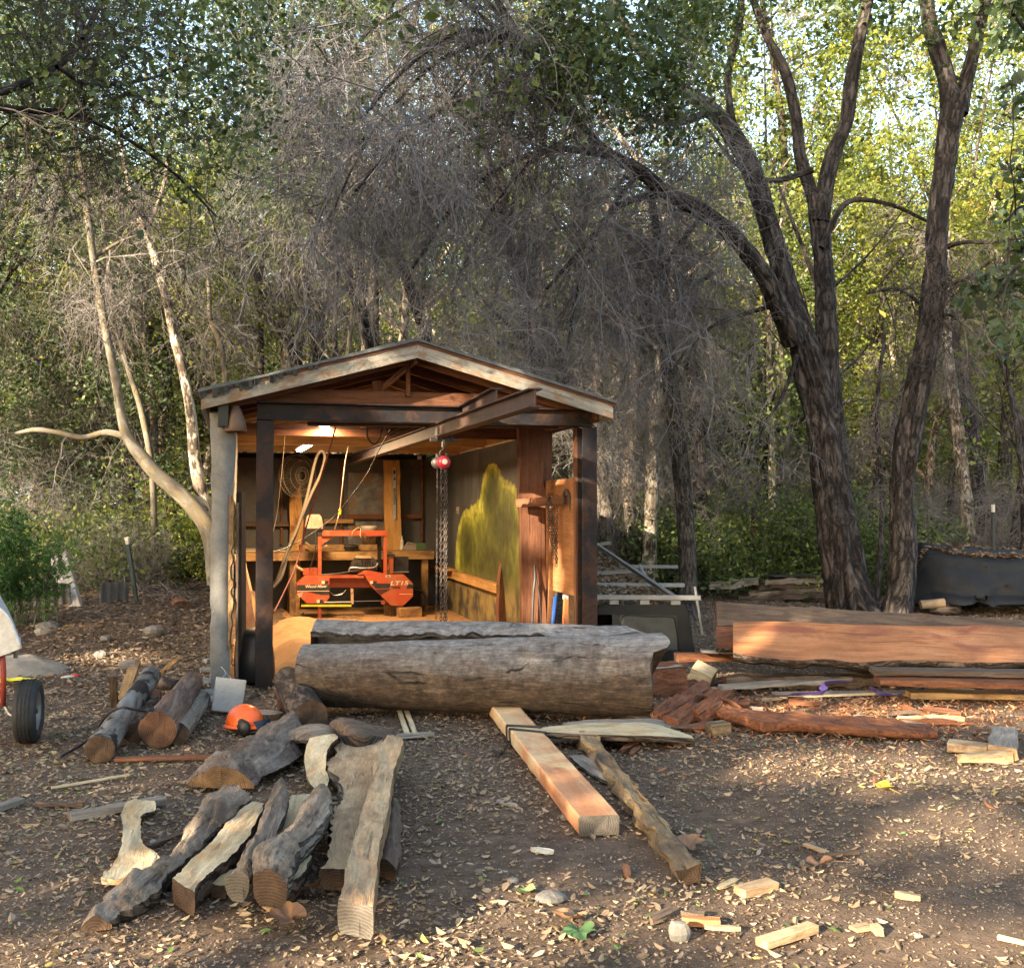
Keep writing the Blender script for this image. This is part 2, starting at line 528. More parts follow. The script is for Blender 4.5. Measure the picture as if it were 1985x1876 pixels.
m_orange_d = paint("dull orange paint", (.30, .055, .015), .6, (.10, .05, .03), .6, 8, .15)
m_black = paint("black paint", (.012, .012, .013), .5, (.06, .05, .04), .5, 9)
m_rubber = paint("black rubber", (.016, .016, .017), .7, (.05, .045, .04), .6, 9, .3)
m_white = paint("dirty white plastic", (.62, .56, .47), .5, (.28, .20, .13), .7, 9)
m_pinkish = paint("dirty translucent tank", (.40, .24, .17), .45, (.22, .10, .06), .7, 9)
m_metal = paint("bare metal", (.42, .42, .42), .38, (.16, .13, .10), .5, 8, .1, metal=.8)
m_darkmetal = paint("greasy metal", (.05, .048, .046), .5, (.10, .06, .04), .6, 10, .2, metal=.4)
m_chain = paint("chain steel", (.055, .045, .04), .6, (.09, .045, .028), .8, 30, .2, metal=.2)
m_decal = paint("decal cream", (.62, .56, .42), .5, amt=.2)
m_decaldark = paint("decal maroon", (.05, .012, .006), .5, amt=.1)
m_yellow = paint("yellow plastic", (.62, .50, .02), .45, amt=.3)
m_red = paint("hoist red", (.45, .02, .045), .35, (.10, .03, .03), .4, 9)
m_blue = paint("blue pipe", (.012, .06, .22), .4, amt=.3)
m_brownhose = paint("dusty hose", (.10, .074, .05), .8, (.06, .045, .03), .6, 12)
m_redhose = paint("red air hose", (.28, .055, .045), .6, amt=.4)
m_tube = glow("lit tube", (1.0, .93, .80), 55)
m_sack = paint("black sack plastic", (.014, .014, .015), .4, (.06, .05, .04), .5, 6, .4)
m_sawdust = paint("sawdust", (.36, .20, .085), .95, (.20, .11, .05), .8, 9, 1.0)
m_rustcone = paint("rusty hood", (.14, .09, .065), .6, (.20, .10, .06), .8, 8, .2, metal=.3)
m_fresh = wood("fresh cream wood", [(.42, .30, .16), (.60, .46, .27), (.68, .56, .37)], sc=(2.5, 14, 14), blotch=((.42, .25, .11), .35, 4), bump=.6, fine=.3)
m_tan = wood("dusty tan sawn wood", [(.34, .215, .115), (.50, .335, .185), (.60, .43, .25)], sc=(3, 18, 18), blotch=((.24, .15, .085), .3, 5), bump=.8)
m_grey = wood("silver weathered wood", [(.12, .085, .058), (.29, .215, .152), (.46, .37, .275)], sc=(2.2, 26, 26), blotch=((.11, .075, .05), .4, 3.5), bump=1.0, dist=.012)
m_greyw = wood("grey weathered board", [(.17, .135, .105), (.29, .24, .19), (.40, .345, .285)], sc=(2.2, 26, 26), bump=.6)
m_brownw = wood("brown weathered board", [(.06, .04, .028), (.12, .08, .055), (.19, .135, .09)], sc=(2.2, 24, 24), bump=.8)
m_salmon = wood("fresh redwood slab", [(.26, .088, .032), (.44, .175, .065), (.53, .25, .115)], sc=(1.2, 11, 11), blotch=((.24, .08, .04), .35, 2.6), bump=.35, fine=.3)
m_beam = wood("two tone redwood beam", [(.44, .17, .075), (.56, .27, .13), (.62, .42, .22)], sc=(.5, 7, 7), bump=.2, fine=.2, blotch=((.60, .46, .26), .5, 1.6))
m_rotten = wood("rotten red heartwood", [(.09, .03, .015), (.22, .08, .035), (.36, .15, .07)], sc=(4, 24, 24), bump=1.0, dist=.015)
m_oldpost = wood("old tan post", [(.13, .085, .05), (.28, .185, .095), (.42, .29, .15)], sc=(3, 22, 22), blotch=((.08, .056, .04), .4, 3), bump=1.0, dist=.012)
e_red = rings("red end grain", [(.065, .03, .018), (.135, .065, .036), (.20, .10, .055)])
e_brown = rings("brown end grain", [(.035, .02, .013), (.085, .05, .03), (.15, .09, .05)])
e_grey = rings("grey end grain", [(.06, .05, .042), (.13, .11, .09), (.20, .17, .14)])
e_hollow = rings("rotten end grain", [(.05, .028, .014), (.15, .085, .04), (.25, .155, .08)])
m_palegrey = wood("pale weathered slab", [(.28, .25, .22), (.42, .39, .35), (.54, .51, .47)], sc=(2.2, 20, 20), bump=.6)
e_tan = rings("tan end grain", [(.22, .13, .06), (.36, .23, .12), (.46, .32, .18)])
b_dark = bark("dark furrowed bark", [(.018, .014, .012), (.055, .044, .039), (.15, .127, .114)], sc=(2.6, 15, 15))
b_slim = bark("grey slim bark", [(.03, .024, .02), (.085, .068, .057), (.15, .125, .105)], sc=(3.5, 20, 20))
b_pale = bark("pale sycamore bark", [(.09, .078, .06), (.165, .142, .11), (.26, .23, .185)], sc=(2, 7, 7), ridged=False, bump=.4, lichen=((.13, .10, .06), 6))
b_syc = bark("brown sycamore base bark", [(.10, .07, .05), (.20, .15, .11), (.32, .25, .18)], sc=(3, 12, 12), lichen=((.36, .31, .24), 5))
b_log = bark("log bark", [(.035, .024, .018), (.10, .07, .052), (.21, .16, .125)], sc=(3, 18, 18), bump=1.0)
b_logred = bark("peeled red log skin", [(.055, .033, .024), (.15, .095, .07), (.29, .21, .165)], sc=(2.2, 20, 20), bump=.8, ridged=False)
b_loggrey = bark("peeled grey log skin", [(.09, .07, .055), (.20, .17, .14), (.34, .31, .275)], sc=(1.6, 22, 22), bump=.8, ridged=False)
b_edge = bark("slab edge bark", [(.045, .031, .022), (.12, .083, .06), (.23, .165, .125)], sc=(3, 18, 18), bump=1.0)
b_edgegrey = bark("grey slab edge", [(.07, .058, .048), (.18, .155, .13), (.33, .29, .245)], sc=(2, 22, 22), bump=1.0)
m_halflog = wood("mottled old log", [(.075, .055, .042), (.19, .145, .115), (.33, .27, .22)], sc=(3, 16, 16), blotch=((.09, .055, .038), .5, 6), bump=1.0, dist=.015)
m_stone = paint("grey stone", (.15, .137, .123), .9, (.13, .11, .09), .6, 10, .6)
m_veil = paint("mauve grey twig", (.145, .136, .138), .9, (.12, .10, .10), .5, 3, 0)
m_twig = paint("dry twig", (.15, .132, .118), .9, (.10, .08, .07), .5, 3, 0)
m_twigdark = paint("dark twig", (.05, .04, .034), .9, (.03, .025, .02), .5, 3, 0)

# ================================================================== the shed
CR, SR = .968, .2504
ROT = math.atan2(SR, CR)
O = np.array([-2.26, 9.44, 0.0])
SN = np.array([-SR, CR, 0.0]); SX = np.array([CR, SR, 0.0])
MS = np.eye(4); MS[:3, 0] = SX / np.linalg.norm(SX); MS[:3, 1] = SN / np.linalg.norm(SN); MS[:3, 3] = O

def sp(u, v, d):
    """shed-local (s, z) of a pixel on the plane at shed depth d"""
    r = ray(u, v); t = (d - np.dot(EYE - O, SN)) / np.dot(r, SN); p = EYE + r * t
    return np.dot(p - O, SX), p[2]

def sd(u, v, s):
    """shed-local (d, z) of a pixel on the side plane at s"""
    r = ray(u, v); t = (s - np.dot(EYE - O, SX)) / np.dot(r, SX); p = EYE + r * t
    return np.dot(p - O, SN), p[2]

def sl(u, v, d):
    a = sp(u, v, d); return np.array([a[0], d, a[1]])

def FZ(x, y):
    return 439.4 + .22134 * x, 801.2 + .22134 * y
def fl(x, y, d):
    return sl(*FZ(x, y), d)

shed = thing("open_shed", "open-fronted timber and steel shed with a low gable roof and a lit workshop inside", "shed", M=MS)

def ibeam(p0, p1, h, wd, t=.012, up=(0, 0, 1)):
    M = frame(p0, p1, up); L = float(np.linalg.norm(np.asarray(p1, float) - np.asarray(p0, float)))
    return xform(boxes([(0, L, -wd / 2, wd / 2, h / 2 - t, h / 2, .003), (0, L, -wd / 2, wd / 2, -h / 2, -h / 2 + t, .003), (.001, L - .001, -t / 2, t / 2, -h / 2 + t, h / 2 - t, .001)]), M)

RS, RZ, ES, EZ = 1.375, 3.10, -.511, 2.585     # ridge and eave, top of fascia
slope = (RZ - EZ) / (RS - ES)
def roofz(s): return RZ - abs(s - RS) * slope

# roof: shingle skin, boards under it
for sg in (-1, 1):
    e = RS + sg * (RS - ES + .03)
    d0, d1 = -.30, 7.75
    for nm, up, lo, mt, dd in (("shingle_sheet", .045, .018, m_shingle, 0), ("roof_decking", .016, -.012, m_decking, .02)):
        nseg = 40
        s_ = np.linspace(RS, e, nseg); P = []
        Vt = []
        for off in (up, lo):
            for d in np.linspace(d0 + dd, d1 - dd, 60):
                z = RZ - np.abs(s_ - RS) * slope + off + (.008 * vn(np.c_[s_ * 6, np.full(nseg, d * 3), s_ * 0]) if mt is m_shingle and off == up else 0)
                Vt.append(np.c_[s_, np.full(nseg, d), z])
        Vt = np.vstack(Vt); g = np.arange(60 * nseg).reshape(60, nseg)
        q1 = np.stack([g[:-1, :-1], g[:-1, 1:], g[1:, 1:], g[1:, :-1]], -1).reshape(-1, 4)
        q2 = q1[:, ::-1] + 60 * nseg
        rim = np.concatenate([g[0], g[1:, -1], g[-1, -2::-1], g[-2:0:-1, 0]])
        r2 = np.roll(rim, -1)
        q3 = np.stack([rim, rim + 60 * nseg, r2 + 60 * nseg, r2], -1)
        put(nm, (Vt, [np.vstack([q1, q2, q3])], Vt[:, :2].copy()), mt, shed)
    # fascia boards front, eave boards along the side
    A = np.array([RS, -.255, RZ - .065]); B = np.array([RS + sg * (RS - ES), -.255, EZ - .065])
    n = 24; t = np.linspace(0, 1, n)
    prof = []
    for k in range(n):
        c = A + (B - A) * t[k]
        for yy, zz in ((-.018, .07), (-.018, -.068), (.018, -.068), (.018, .07)):
            prof.append(c + [0, yy + .003 * math.sin(k * 1.7), zz])
    V = np.array(prof); i = np.arange(n - 1)[:, None] * 4; j = np.arange(4)[None]; j2 = (j + 1) % 4
    q = np.stack([i + j, i + j2, i + 4 + j2, i + 4 + j], -1).reshape(-1, 4)
    Mx = frame(A, B)
    put("fascia", (inv(Mx, V), [q, np.array([[0, 1, 2, 3]]), np.array([[3, 2, 1, 0]]) + 4 * (n - 1)], V[:, :2].copy()), m_fascia, shed, Mx)
    Mx = frame((RS + sg * (RS - ES - .02), -.235, EZ - .075), (RS + sg * (RS - ES - .02), 7.7, EZ - .075))
    put("eave_board", cbox(0, 7.93, -.018, .018, -.06, .07), m_fascia, shed, Mx)
    # rafters
    for d in np.arange(.02, 7.6, .6):
        a = np.array([RS + sg * .02, d, RZ - .085]); b = np.array([RS + sg * (RS - ES - .05), d, RZ - .085 - (RS - ES - .05) * slope])
        Mx = frame(a, b); L = float(np.linalg.norm(b - a))
        put("rafter", cbox(0, L, -.02, .02, -.065, .065), m_redwood if d < 1.5 else m_pine, shed, Mx)
put("ridge_board", cbox(0, 7.7, -.018, .018, -.14, .0), m_redwood, shed, frame((RS, -.2, RZ - .03), (RS, 7.5, RZ - .03)))
# bitumen drips down the left gable edge
dr = []
for s_ in np.concatenate([rng.uniform(ES, ES + .75, 34), rng.uniform(ES + .1, ES + 1.1, 8)]):
    L = rng.uniform(.02, .075) * (1.2 - .5 * (s_ - ES)); wd = rng.uniform(.008, .022)
    z = roofz(s_) + .03
    dr.append(cbox(s_ - wd, s_ + wd, -.312, -.303, z - L - .015, z - .012, .003))
for d_ in dr: put("bitumen_drip", d_, m_tar, shed)

# steel frame
for u, vt in ((514, 800), (1138, 806)):
    s_ = sp(u, vt, 0)[0]
    b_ = ibeam((s_, 0, -.1), (s_, 0, 2.385), .16, .15, .014, up=(0, -1, 0))
    put("steel_post", b_, m_steel, shed)
s0, s1 = sp(498, 790, -.06)[0], sp(1151, 790, -.06)[0]
put("steel_beam", ibeam((s0, 0, 2.475), (s1, 0, 2.475), .165, .15, .014), m_steel, shed)
put("steel_beam", xform(tube(spline([sl(596, 817, .35), sl(1081, 822, .35)], 12), .045, 14), np.eye(4)), m_black, shed, smooth=False)
put("hoist_rail", ibeam((1.72, -3.0, 2.335), (1.45, 6.45, 2.335), .13, .10, .012), m_rail, shed)
put("rail_spur", ibeam((1.80, -1.58, 2.485), (1.84, -.085, 2.485), .15, .10, .012), m_rail, shed)
# timber front truss over the steel beam, and the inner tie beams
for d, mt in ((.16, m_redwood), (2.3, m_redwood), (4.0, m_pine), (5.7, m_pine)):
    lo = 2.565 if d < 1 else 2.41
    put("tie_beam", cbox(0, 3.3, -.03, .03, 0, .135), mt, shed, frame((-.27, d, lo), (3.03, d, lo)))
def strut(u0, v0, u1, v1, d, wd, mt, th=.035):
    a, b = sl(u0, v0, d), sl(u1, v1, d); Mx = frame(a, b, (0, 1, 0)); L = float(np.linalg.norm(b - a))
    put("strut", cbox(0, L, -wd / 2, wd / 2, -th / 2, th / 2), mt, shed, Mx)
strut(731, 738, 731, 769, .22, .085, m_redwood)
strut(743, 748, 797, 700, .12, .03, m_redwood)
strut(791, 698, 791, 769, .10, .04, m_redwood)
strut(706, 756, 706, 829, 2.22, .09, m_pine)
strut(705, 826, 705, 852, 3.9, .08, m_pine)

# walls
n1, n2 = 70, 60
dd = np.linspace(-.06, 7.5, n1)
ring = [(-.42, 0), (-.245, 0)]
V = []
for k, d in enumerate(dd):
    for face in (0, 1):
        z = np.linspace(-.15, 2.46, n2)
        off = .018 * fbm(np.c_[np.full(n2, d * 5), z * 6, np.full(n2, face * 9.0)], 3)
        top = sm(1.9, 2.4, z)
        s_ = (-.425 - .02 * top if face == 0 else -.27 + .045 * sm(1.1, 2.3, z)) + off * (1 if face else -1)
        V.append(np.c_[s_, np.full(n2, d) + (.012 * vn(np.c_[z * 9, s_ * 9, z * 0]) if k == 0 else 0), z])
V = np.vstack(V); g = np.arange(n1 * 2 * n2).reshape(n1, 2, n2)
def gq(a): return np.stack([a[:-1, :-1], a[1:, :-1], a[1:, 1:], a[:-1, 1:]], -1).reshape(-1, 4)
fr = np.stack([g[0, 0, :-1], g[0, 1, :-1], g[0, 1, 1:], g[0, 0, 1:]], -1)
tp = np.stack([g[:-1, 0, -1], g[:-1, 1, -1], g[1:, 1, -1], g[1:, 0, -1]], -1)
put("plastered_wall", (V, [np.vstack([gq(g[:, 0])[:, ::-1], gq(g[:, 1]), fr, tp])], V[:, 1:].copy()), m_plaster, shed, smooth=True)
z = np.linspace(.35, 1.72, 40)
Vr = []
for k, zz in enumerate(z):
    a = .03 + .02 * vn([[zz * 14, 1, 2]])[0]; b = .02 + .015 * vn([[zz * 11, 5, 2]])[0]
    for (x, y) in ((-.275, -.075), (-.275 + a, -.075 - b * .3), (-.26 + a, .02), (-.28, .03)): Vr.append((x, y, zz))
Vr = np.array(Vr); i = np.arange(39)[:, None] * 4; j = np.arange(4)[None]; j2 = (j + 1) % 4
Mz = frame((0, 0, 0), (0, 0, 1), (0, 1, 0))
put("frayed_edge", (inv(Mz, Vr), [np.stack([i + j, i + j2, i + 4 + j2, i + 4 + j], -1).reshape(-1, 4), np.array([[0, 1, 2, 3]]), np.array([[3, 2, 1, 0]]) + 156], Vr[:, :2].copy()), m_foam, shed, Mz)
put("wall_lining", cbox(0, 1.55, -.03, .03, -.012, .012), m_brownw, shed, frame((-.2, -.03, .1), (-.2, -.03, 1.7), (1, 0, 0)))
put("rear_wall", cbox(-.25, 3.06, 7.42, 7.46, -.1, 2.40), m_backwall, shed)
put("rear_wall", cbox(*sorted((sp(675, 1000, 7.4)[0], sp(745, 1000, 7.4)[0])), 7.405, 7.416, .9, 2.18), m_moldy, shed)
for u0, u1, v0, v1, mt in ((544, 548, 880, 1055, m_redwood), (659, 664, 880, 1055, m_redwood), (816, 820, 890, 1050, m_redwood)):
    (a, zt), (b, zb) = sp(u0, v0, 7.36), sp(u1, v1, 7.36)
    put("stud", cbox(a, b, 7.34, 7.40, zb, zt), mt, shed)
for u0, u1, v0, v1, mt in ((674, 742, 997, 1006, m_redwood), (628, 685, 1006, 1014, m_pine), (462, 560, 1011, 1020, m_brownw), (777, 818, 997, 1005, m_redwood)):
    (a, zt), (b, zb) = sp(u0, v0, 7.32), sp(u1, v1, 7.32)
    put("girt", cbox(a, b, 7.28, 7.335, zb, zt), mt, shed)
(a, zt), (b, zb) = sp(452, 877, 7.1), sp(826, 891, 7.1)
put("steel_beam", ibeam((a, 7.1, (zt + zb) / 2), (b, 7.1, (zt + zb) / 2), zt - zb, .1, .012), m_steel, shed)
put("switch_box", cbox(*(lambda p, q: (p[0], q[0], 7.02, 7.045, q[1], p[1]))(sp(810, 883, 7.0), sp(818, 890, 7.0))), m_white, shed)
# two knotty posts at the back
def wavypost(name, us, d, th, mat, z0=-.1, ztop=None):
    """us: [(u_left, u_right, v)] from top to bottom"""
    L, R = np.array([sl(a, v, d) for a, b, v in us]), np.array([sl(b, v, d) for a, b, v in us])
    n = 40; L, R = spline(L, n), spline(R, n)
    V = []
    for k in range(n):
        for x, y in ((L[k][0], d), (R[k][0], d), (R[k][0] - .01, d + th), (L[k][0] + .01, d + th)): V.append((x, y, L[k][2]))
    V = np.array(V); i = np.arange(n - 1)[:, None] * 4; j = np.arange(4)[None]; j2 = (j + 1) % 4
    M = frame((0, 0, 0), (0, 0, 1), (0, 1, 0))
    return put(name, (inv(M, V), [np.stack([i + j, i + 4 + j, i + 4 + j2, i + j2], -1).reshape(-1, 4), np.array([[0, 1, 2, 3]]), np.array([[3, 2, 1, 0]]) + 4 * (n - 1)], V[:, :2].copy()), mat, shed, M)
m_knotty = wood("knotty pine", [(.34, .17, .05), (.50, .27, .085), (.56, .33, .12)], sc=(1.2, 12, 12), blotch=((.20, .09, .03), .25, 5), fine=.2)
wavypost("timber_post", [(563, 584, 891), (562, 583, 940), (561, 586, 985), (562, 588, 1020), (560, 583, 1075), (558, 582, 1130), (556, 580, 1215)], 7.05, .16, m_knotty)
wavypost("timber_post", [(744, 774, 892), (745, 776, 920), (744, 775, 950), (745, 777, 1000), (747, 779, 1060), (748, 780, 1130), (749, 781, 1210)], 7.05, .16, m_knotty)

# right wall: painted sheets, conduit, ledger
m_mural, nt = newmat("painted dark sheets")
tc = nd(nt, "ShaderNodeTexCoord"); oc = tc.outputs["Object"]
f = None
for cx, cz, rx, rz in ((3.7, .75, 2.5, 1.05), (3.2, 1.35, 1.35, .62), (3.7, 1.70, .7, .5), (5.2, 1.0, .8, .6)):
    mp = nd(nt, "ShaderNodeMapping", {"Vector": oc, "Location": (0, -cx / rx, -cz / rz), "Scale": (0, 1 / rx, 1 / rz)})
    ln = nd(nt, "ShaderNodeVectorMath", {0: mp.outputs[0]}, operation='LENGTH').outputs["Value"]
    f = ln if f is None else nd(nt, "ShaderNodeMath", {0: f, 1: ln, 2: .15}, operation='SMOOTH_MIN').outputs[0]
nz = noise(nt, scl(nt, oc, (1, 1, .8)), 3.6, 8, .7, .8)
fn = nd(nt, "ShaderNodeMath", {0: nz, 1: .34, 2: f}, operation='MULTIPLY_ADD').outputs[0]
green = ramp(nt, fn, [(.45, (.05, .06, .014)), (.80, (.12, .14, .026)), (.98, (.27, .30, .045)), (1.10, (.42, .45, .08))])
g2 = mixc(nt, 1.0, green, ramp(nt, noise(nt, scl(nt, oc, (1, 1.6, 1.2)), 4, 5, .7), [(.35, .45), (.65, 1.3)]), 'MULTIPLY')
fsc = nd(nt, "ShaderNodeMath", {0: fn, 1: .8}, operation='MULTIPLY').outputs[0]
base = ramp(nt, noise(nt, scl(nt, oc, (1, .8, .3)), 3, 6, .6), [(.3, (.035, .038, .04)), (.7, (.10, .105, .105))])
col = mixc(nt, ramp(nt, fsc, [(.90, 1.0), (.93, 0.0)]), base, g2)
lw = nd(nt, "ShaderNodeSeparateXYZ", {0: oc}).outputs[2]
yel = ramp(nt, noise(nt, oc, 3.5, 5, .6), [(.4, (.045, .045, .04)), (.6, (.22, .17, .07))])
nt_f = nd(nt, "ShaderNodeMapRange", {"Value": lw, "From Min": .75, "From Max": .45}).outputs[0]
col = mixc(nt, nt_f, col, yel)
finish(nt, col, .55, nz, .1, .004, .4)
for k, (d0, d1) in enumerate(((1.38, 3.0), (3.003, 4.6), (4.603, 6.1), (6.103, 7.41))):
    put("painted_panel", cbox(3.02 + .002 * (k % 2), 3.05, d0, d1, -.1, 2.415, .002), m_mural, shed)
put("conduit", tube([(3.0, 1.35, 2.425), (3.0, 4.2, 2.425), (3.0, 7.38, 2.425)], .012, 8), m_white, shed, smooth=True)
put("wall_plate", cbox(0, 7.4, -.05, .05, 0, .12), m_pine, shed, frame((3.06, 0.1, 2.44), (3.06, 7.5, 2.44)))
d0, z0 = sd(969, 1141, 2.98); d1, z1 = sd(838, 1111, 2.98)
put("ledger", cbox(0, abs(d1 - d0), -.04, .04, -.06, .06), m_pine, shed, frame((2.97, min(d0, d1), z0), (2.97, max(d0, d1), z0)))
put("ledger_shelf", cbox(0, 2.2, -.10, .10, -.012, .012), m_pine, shed, frame((2.90, max(d0, d1) - 2.0, z0 + .073), (2.90, max(d0, d1) + .1, z0 + .073)))
# chalk scribbles on the sheets
def textmesh(name, cu, parent):
    o = bpy.data.objects.new("text", cu); COL.objects.link(o); bpy.context.view_layer.update()
    me = bpy.data.meshes.new_from_object(o.evaluated_get(bpy.context.evaluated_depsgraph_get())); bpy.data.objects.remove(o)
    return obj(name, me, parent)
def chalk(txt, d, z, size):
    cu = bpy.data.curves.new("chalk", 'FONT'); cu.body = txt; cu.size = size; cu.extrude = .0005; cu.shear = .2; cu.materials.append(m_white)
    o = textmesh("chalk_writing", cu, shed); o.location = (3.016, d, z); o.rotation_euler = (PI / 2, 0, -PI / 2)
chalk("Mill", sd(882, 996, 3.0)[0], sd(882, 996, 3.0)[1], .16)
for v, tx in ((952, "15"), (967, "16"), (983, "14"), (1000, "1"), (1017, "18")):
    dd_, zz_ = sd(845, v, 3.0); chalk(tx, min(dd_, 7.35), zz_, .12)

# timbers at the right front corner
wavypost("timber_post", [(1006, 1057, 829), (1007, 1054, 880), (1008, 1053, 930), (1006, 1059, 966), (1010, 1056, 1000), (1011, 1057, 1080), (1013, 1060, 1198), (1014, 1061, 1290)], 1.05, .14, m_redwood)
wavypost("timber_post", [(1050, 1071, 832), (1050, 1070, 900), (1052, 1070, 960), (1053, 1071, 1290)], 1.25, .06, m_redwood)
wavypost("timber_post", [(1115, 1123, 828), (1116, 1124, 1000), (1117, 1126, 1290)], .10, .1, m_redwood)
a, b = sl(1058, 962, .86), sl(1121, 958, .2)
put("plywood_panel", cbox(0, 1.1, -.75, .42, -.008, .008), m_ply, shed, frame((3.04, .16, 1.15), (3.04, 1.3, 1.15), (-1, 0, 0)))
a, b = sl(1003, 976, .95), sl(1122, 967, .35)
put("cross_bar", cbox(0, float(np.linalg.norm(b - a)), -.03, .03, -.045, .045), m_redwood, shed, frame(a, b))
put("floor_board", cbox(-.25, 3.05, 1.5, 7.4, -.12, .0), m_sawdust, shed)

# rusty hood at the top of the wall end
hood = thing("metal_hood", "rusty conical metal hood fixed at the top of the plastered wall end", "hood", M=MS)
a = sl(452, 815, -.12)
put("hood", lathe([(.03, .13), (.055, .08), (.085, .0), (.098, -.095), (.092, -.10), (.08, -.02)], 20), m_rustcone, hood, np.array([[1, 0, 0, a[0] + .02], [0, 1, 0, a[1]], [0, 0, 1, a[2]], [0, 0, 0, 1.0]]), smooth=True)
put("bracket", cbox(a[0] - .13, a[0] - .04, -.20, -.08, a[2] - .06, a[2] + .17), m_tar, hood)

# lights
def lightbar(p, q, nm_label, strength=14):
    M = frame(p, q); L = float(np.linalg.norm(q - p))
    t = thing("tube_light", nm_label, "light", M=MS @ M)
    put("housing", cbox(-.03, L + .03, -.05, .05, .022, .05), m_white, t)
    for yy in (-.022, .022):
        put("lit_tube", xform(tube([(0, 0, 0), (L, 0, 0)], .015, 10), np.array([[1, 0, 0, 0], [0, 1, 0, yy], [0, 0, 1, .003], [0, 0, 0, 1.0]])), m_tube, t)
    ld = bpy.data.lights.new("tube lamp", 'AREA'); ld.shape = 'RECTANGLE'; ld.size = L; ld.size_y = .1; ld.energy = strength; ld.color = (1, .66, .34)
    lo = bpy.data.objects.new("lamp", ld); COL.objects.link(lo); lo.parent = t; lo.location = (L / 2, 0, -.03)
    return t
lightbar(fl(635, 330, 5.0), fl(745, 268, 4.3), "lit tube lamp hanging lower, above the round fan", 250)
lightbar(fl(840, 112, 1.9), fl(898, 105, 2.5), "lit twin lamp just under the front steel beam", 170)


# ------------------------------------------------------------------ workbench and what stands on it
bench = thing("workbench", "long timber workbench along the shed's rear wall with clutter on it", "workbench", M=MS)
bx0, bx1 = fl(100, 1200, 6.5)[0], fl(1815, 1200, 6.5)[0]
bz1, bz0 = fl(700, 1215, 6.5)[2], fl(700, 1288, 6.5)[2]
put("front_board", cbox(0, bx1 - bx0, -.02, .02, 0, bz1 - bz0), m_bench, bench, frame((bx0, 6.48, bz0), (bx1, 6.48, bz0)))
put("bench_top", cbox(0, bx1 - bx0, 0, .86, -.03, 0), m_bench, bench, frame((bx0, 6.50, bz1), (bx1, 6.50, bz1)))
for u in (545, 1400, 1700):
    x = fl(u, 1300, 6.6)[0]; put("leg", cbox(0, bz0 + .1, -.05, .05, -.05, .05), m_bench, bench, frame((x + .06, 6.6, -.1), (x + .06, 6.6, bz0)))
put("shelf_board", cbox(0, fl(1345, 0, 6.9)[0] - fl(645, 0, 6.9)[0], -.14, .14, 0, fl(0, 1158, 6.8)[2] - bz1), m_bench, bench, frame((fl(645, 0, 6.9)[0], 6.9, bz1 + .002), (fl(1345, 0, 6.9)[0], 6.9, bz1 + .002)))
m_bucket = m_white
bk = thing("plastic_bucket", "paint-spattered white plastic bucket standing on the workbench", "bucket", M=MS @ frame(fl(1245, 1190, 6.88) * [1, 1, 0] + [0, 0, fl(0, 1156, 6.8)[2] + .003], fl(1245, 1190, 6.88) * [1, 1, 0] + [1, 0, fl(0, 1156, 6.8)[2] + .003]))
put("body", lathe([(.0, .005), (.105, .005), (.108, .0), (.128, .24), (.136, .245), (.136, .285), (.130, .285), (.125, .25), (.10, .02), (0, .02)], 28), m_bucket, bk, smooth=True)
put("handle", tube(spline([(-.137, 0, .26), (-.10, -.10, .31), (0, -.13, .33), (.10, -.10, .31), (.137, 0, .26)], 20), .004, 6), m_darkmetal, bk)
put("smudge", xform(boxes([(-.05 + .022 * k, -.035 + .022 * k, -.002, .002, .07 + .02 * math.sin(k * 2.1), .15 + .03 * math.cos(k * 3.3), .002) for k in range(5)]), np.array([[1, 0, 0, 0], [0, 1, 0, -.1185], [0, 0, 1, 0], [0, 0, 0, 1.0]])), m_decaldark, bk)
def benchitem(name, label, cat, x, y, part, mat, d=6.7, rz=0.0, sc_=1.0):
    p = fl(x, y, d); M = frame((p[0], d, bz1 + .004), (p[0] + math.cos(rz), d + math.sin(rz), bz1 + .004))
    o = put(name, part, mat, None, MS @ M); tag(o, label, cat); return o
benchitem("scrap_board", "pale scrap board at the workbench's far end by the steel post", "board", 240, 1190, cbox(-.28, .28, -.05, .05, 0, .02), m_fresh, 6.75, .1)
benchitem("scrap_board", "grey scrap board lying across the pale one on the workbench", "board", 210, 1170, xform(cbox(-.2, .2, -.04, .04, .024, .05), np.eye(4)), m_greyw, 6.8, .3)
benchitem("scrap_board", "thin pale strip on the workbench beside the brown hose", "board", 455, 1185, cbox(-.16, .16, -.03, .03, 0, .018), m_fresh, 6.7, .15)
benchitem("metal_tube", "long grey metal tube lying along the workbench", "tube", 1000, 1165, xform(tube([(-.45, 0, .05), (.45, 0, .05)], .018, 10), np.eye(4)), m_metal, 6.95)
benchitem("hand_drill", "black hand drill lying on the workbench in front of the metal tube", "drill", 1100, 1175, join([xform(tube([(-.13, 0, .07), (.0, 0, .07), (.06, 0, .07), (.10, 0, .065)], np.array([.03, .035, .03, .012]), 12), np.eye(4)), cbox(-.05, .02, -.02, .02, .032, .06), cbox(-.10, -.04, -.025, .025, .03, .052)]), m_black, 6.68)
benchitem("scrap_wedge", "wedge of grey offcut wood on the workbench's other end past the knotty post", "offcut", 1600, 1170, prism([(-.12, .0), (.12, 0), (.10, .10), (-.02, .13)], -.05, .05), m_greyw, 6.8, .1)
benchitem("plastic_crate", "low green plastic tub on the workbench past the knotty post", "tub", 1660, 1165, join([cbox(-.14, .14, -.08, .08, 0, .02), cbox(-.14, .14, -.09, -.08, .0, .11), cbox(-.14, .14, .08, .09, .0, .11), cbox(-.15, -.14, -.09, .09, 0, .11), cbox(.14, .15, -.09, .09, 0, .11)]), paint("tub green", (.05, .10, .04), .6), 6.85)
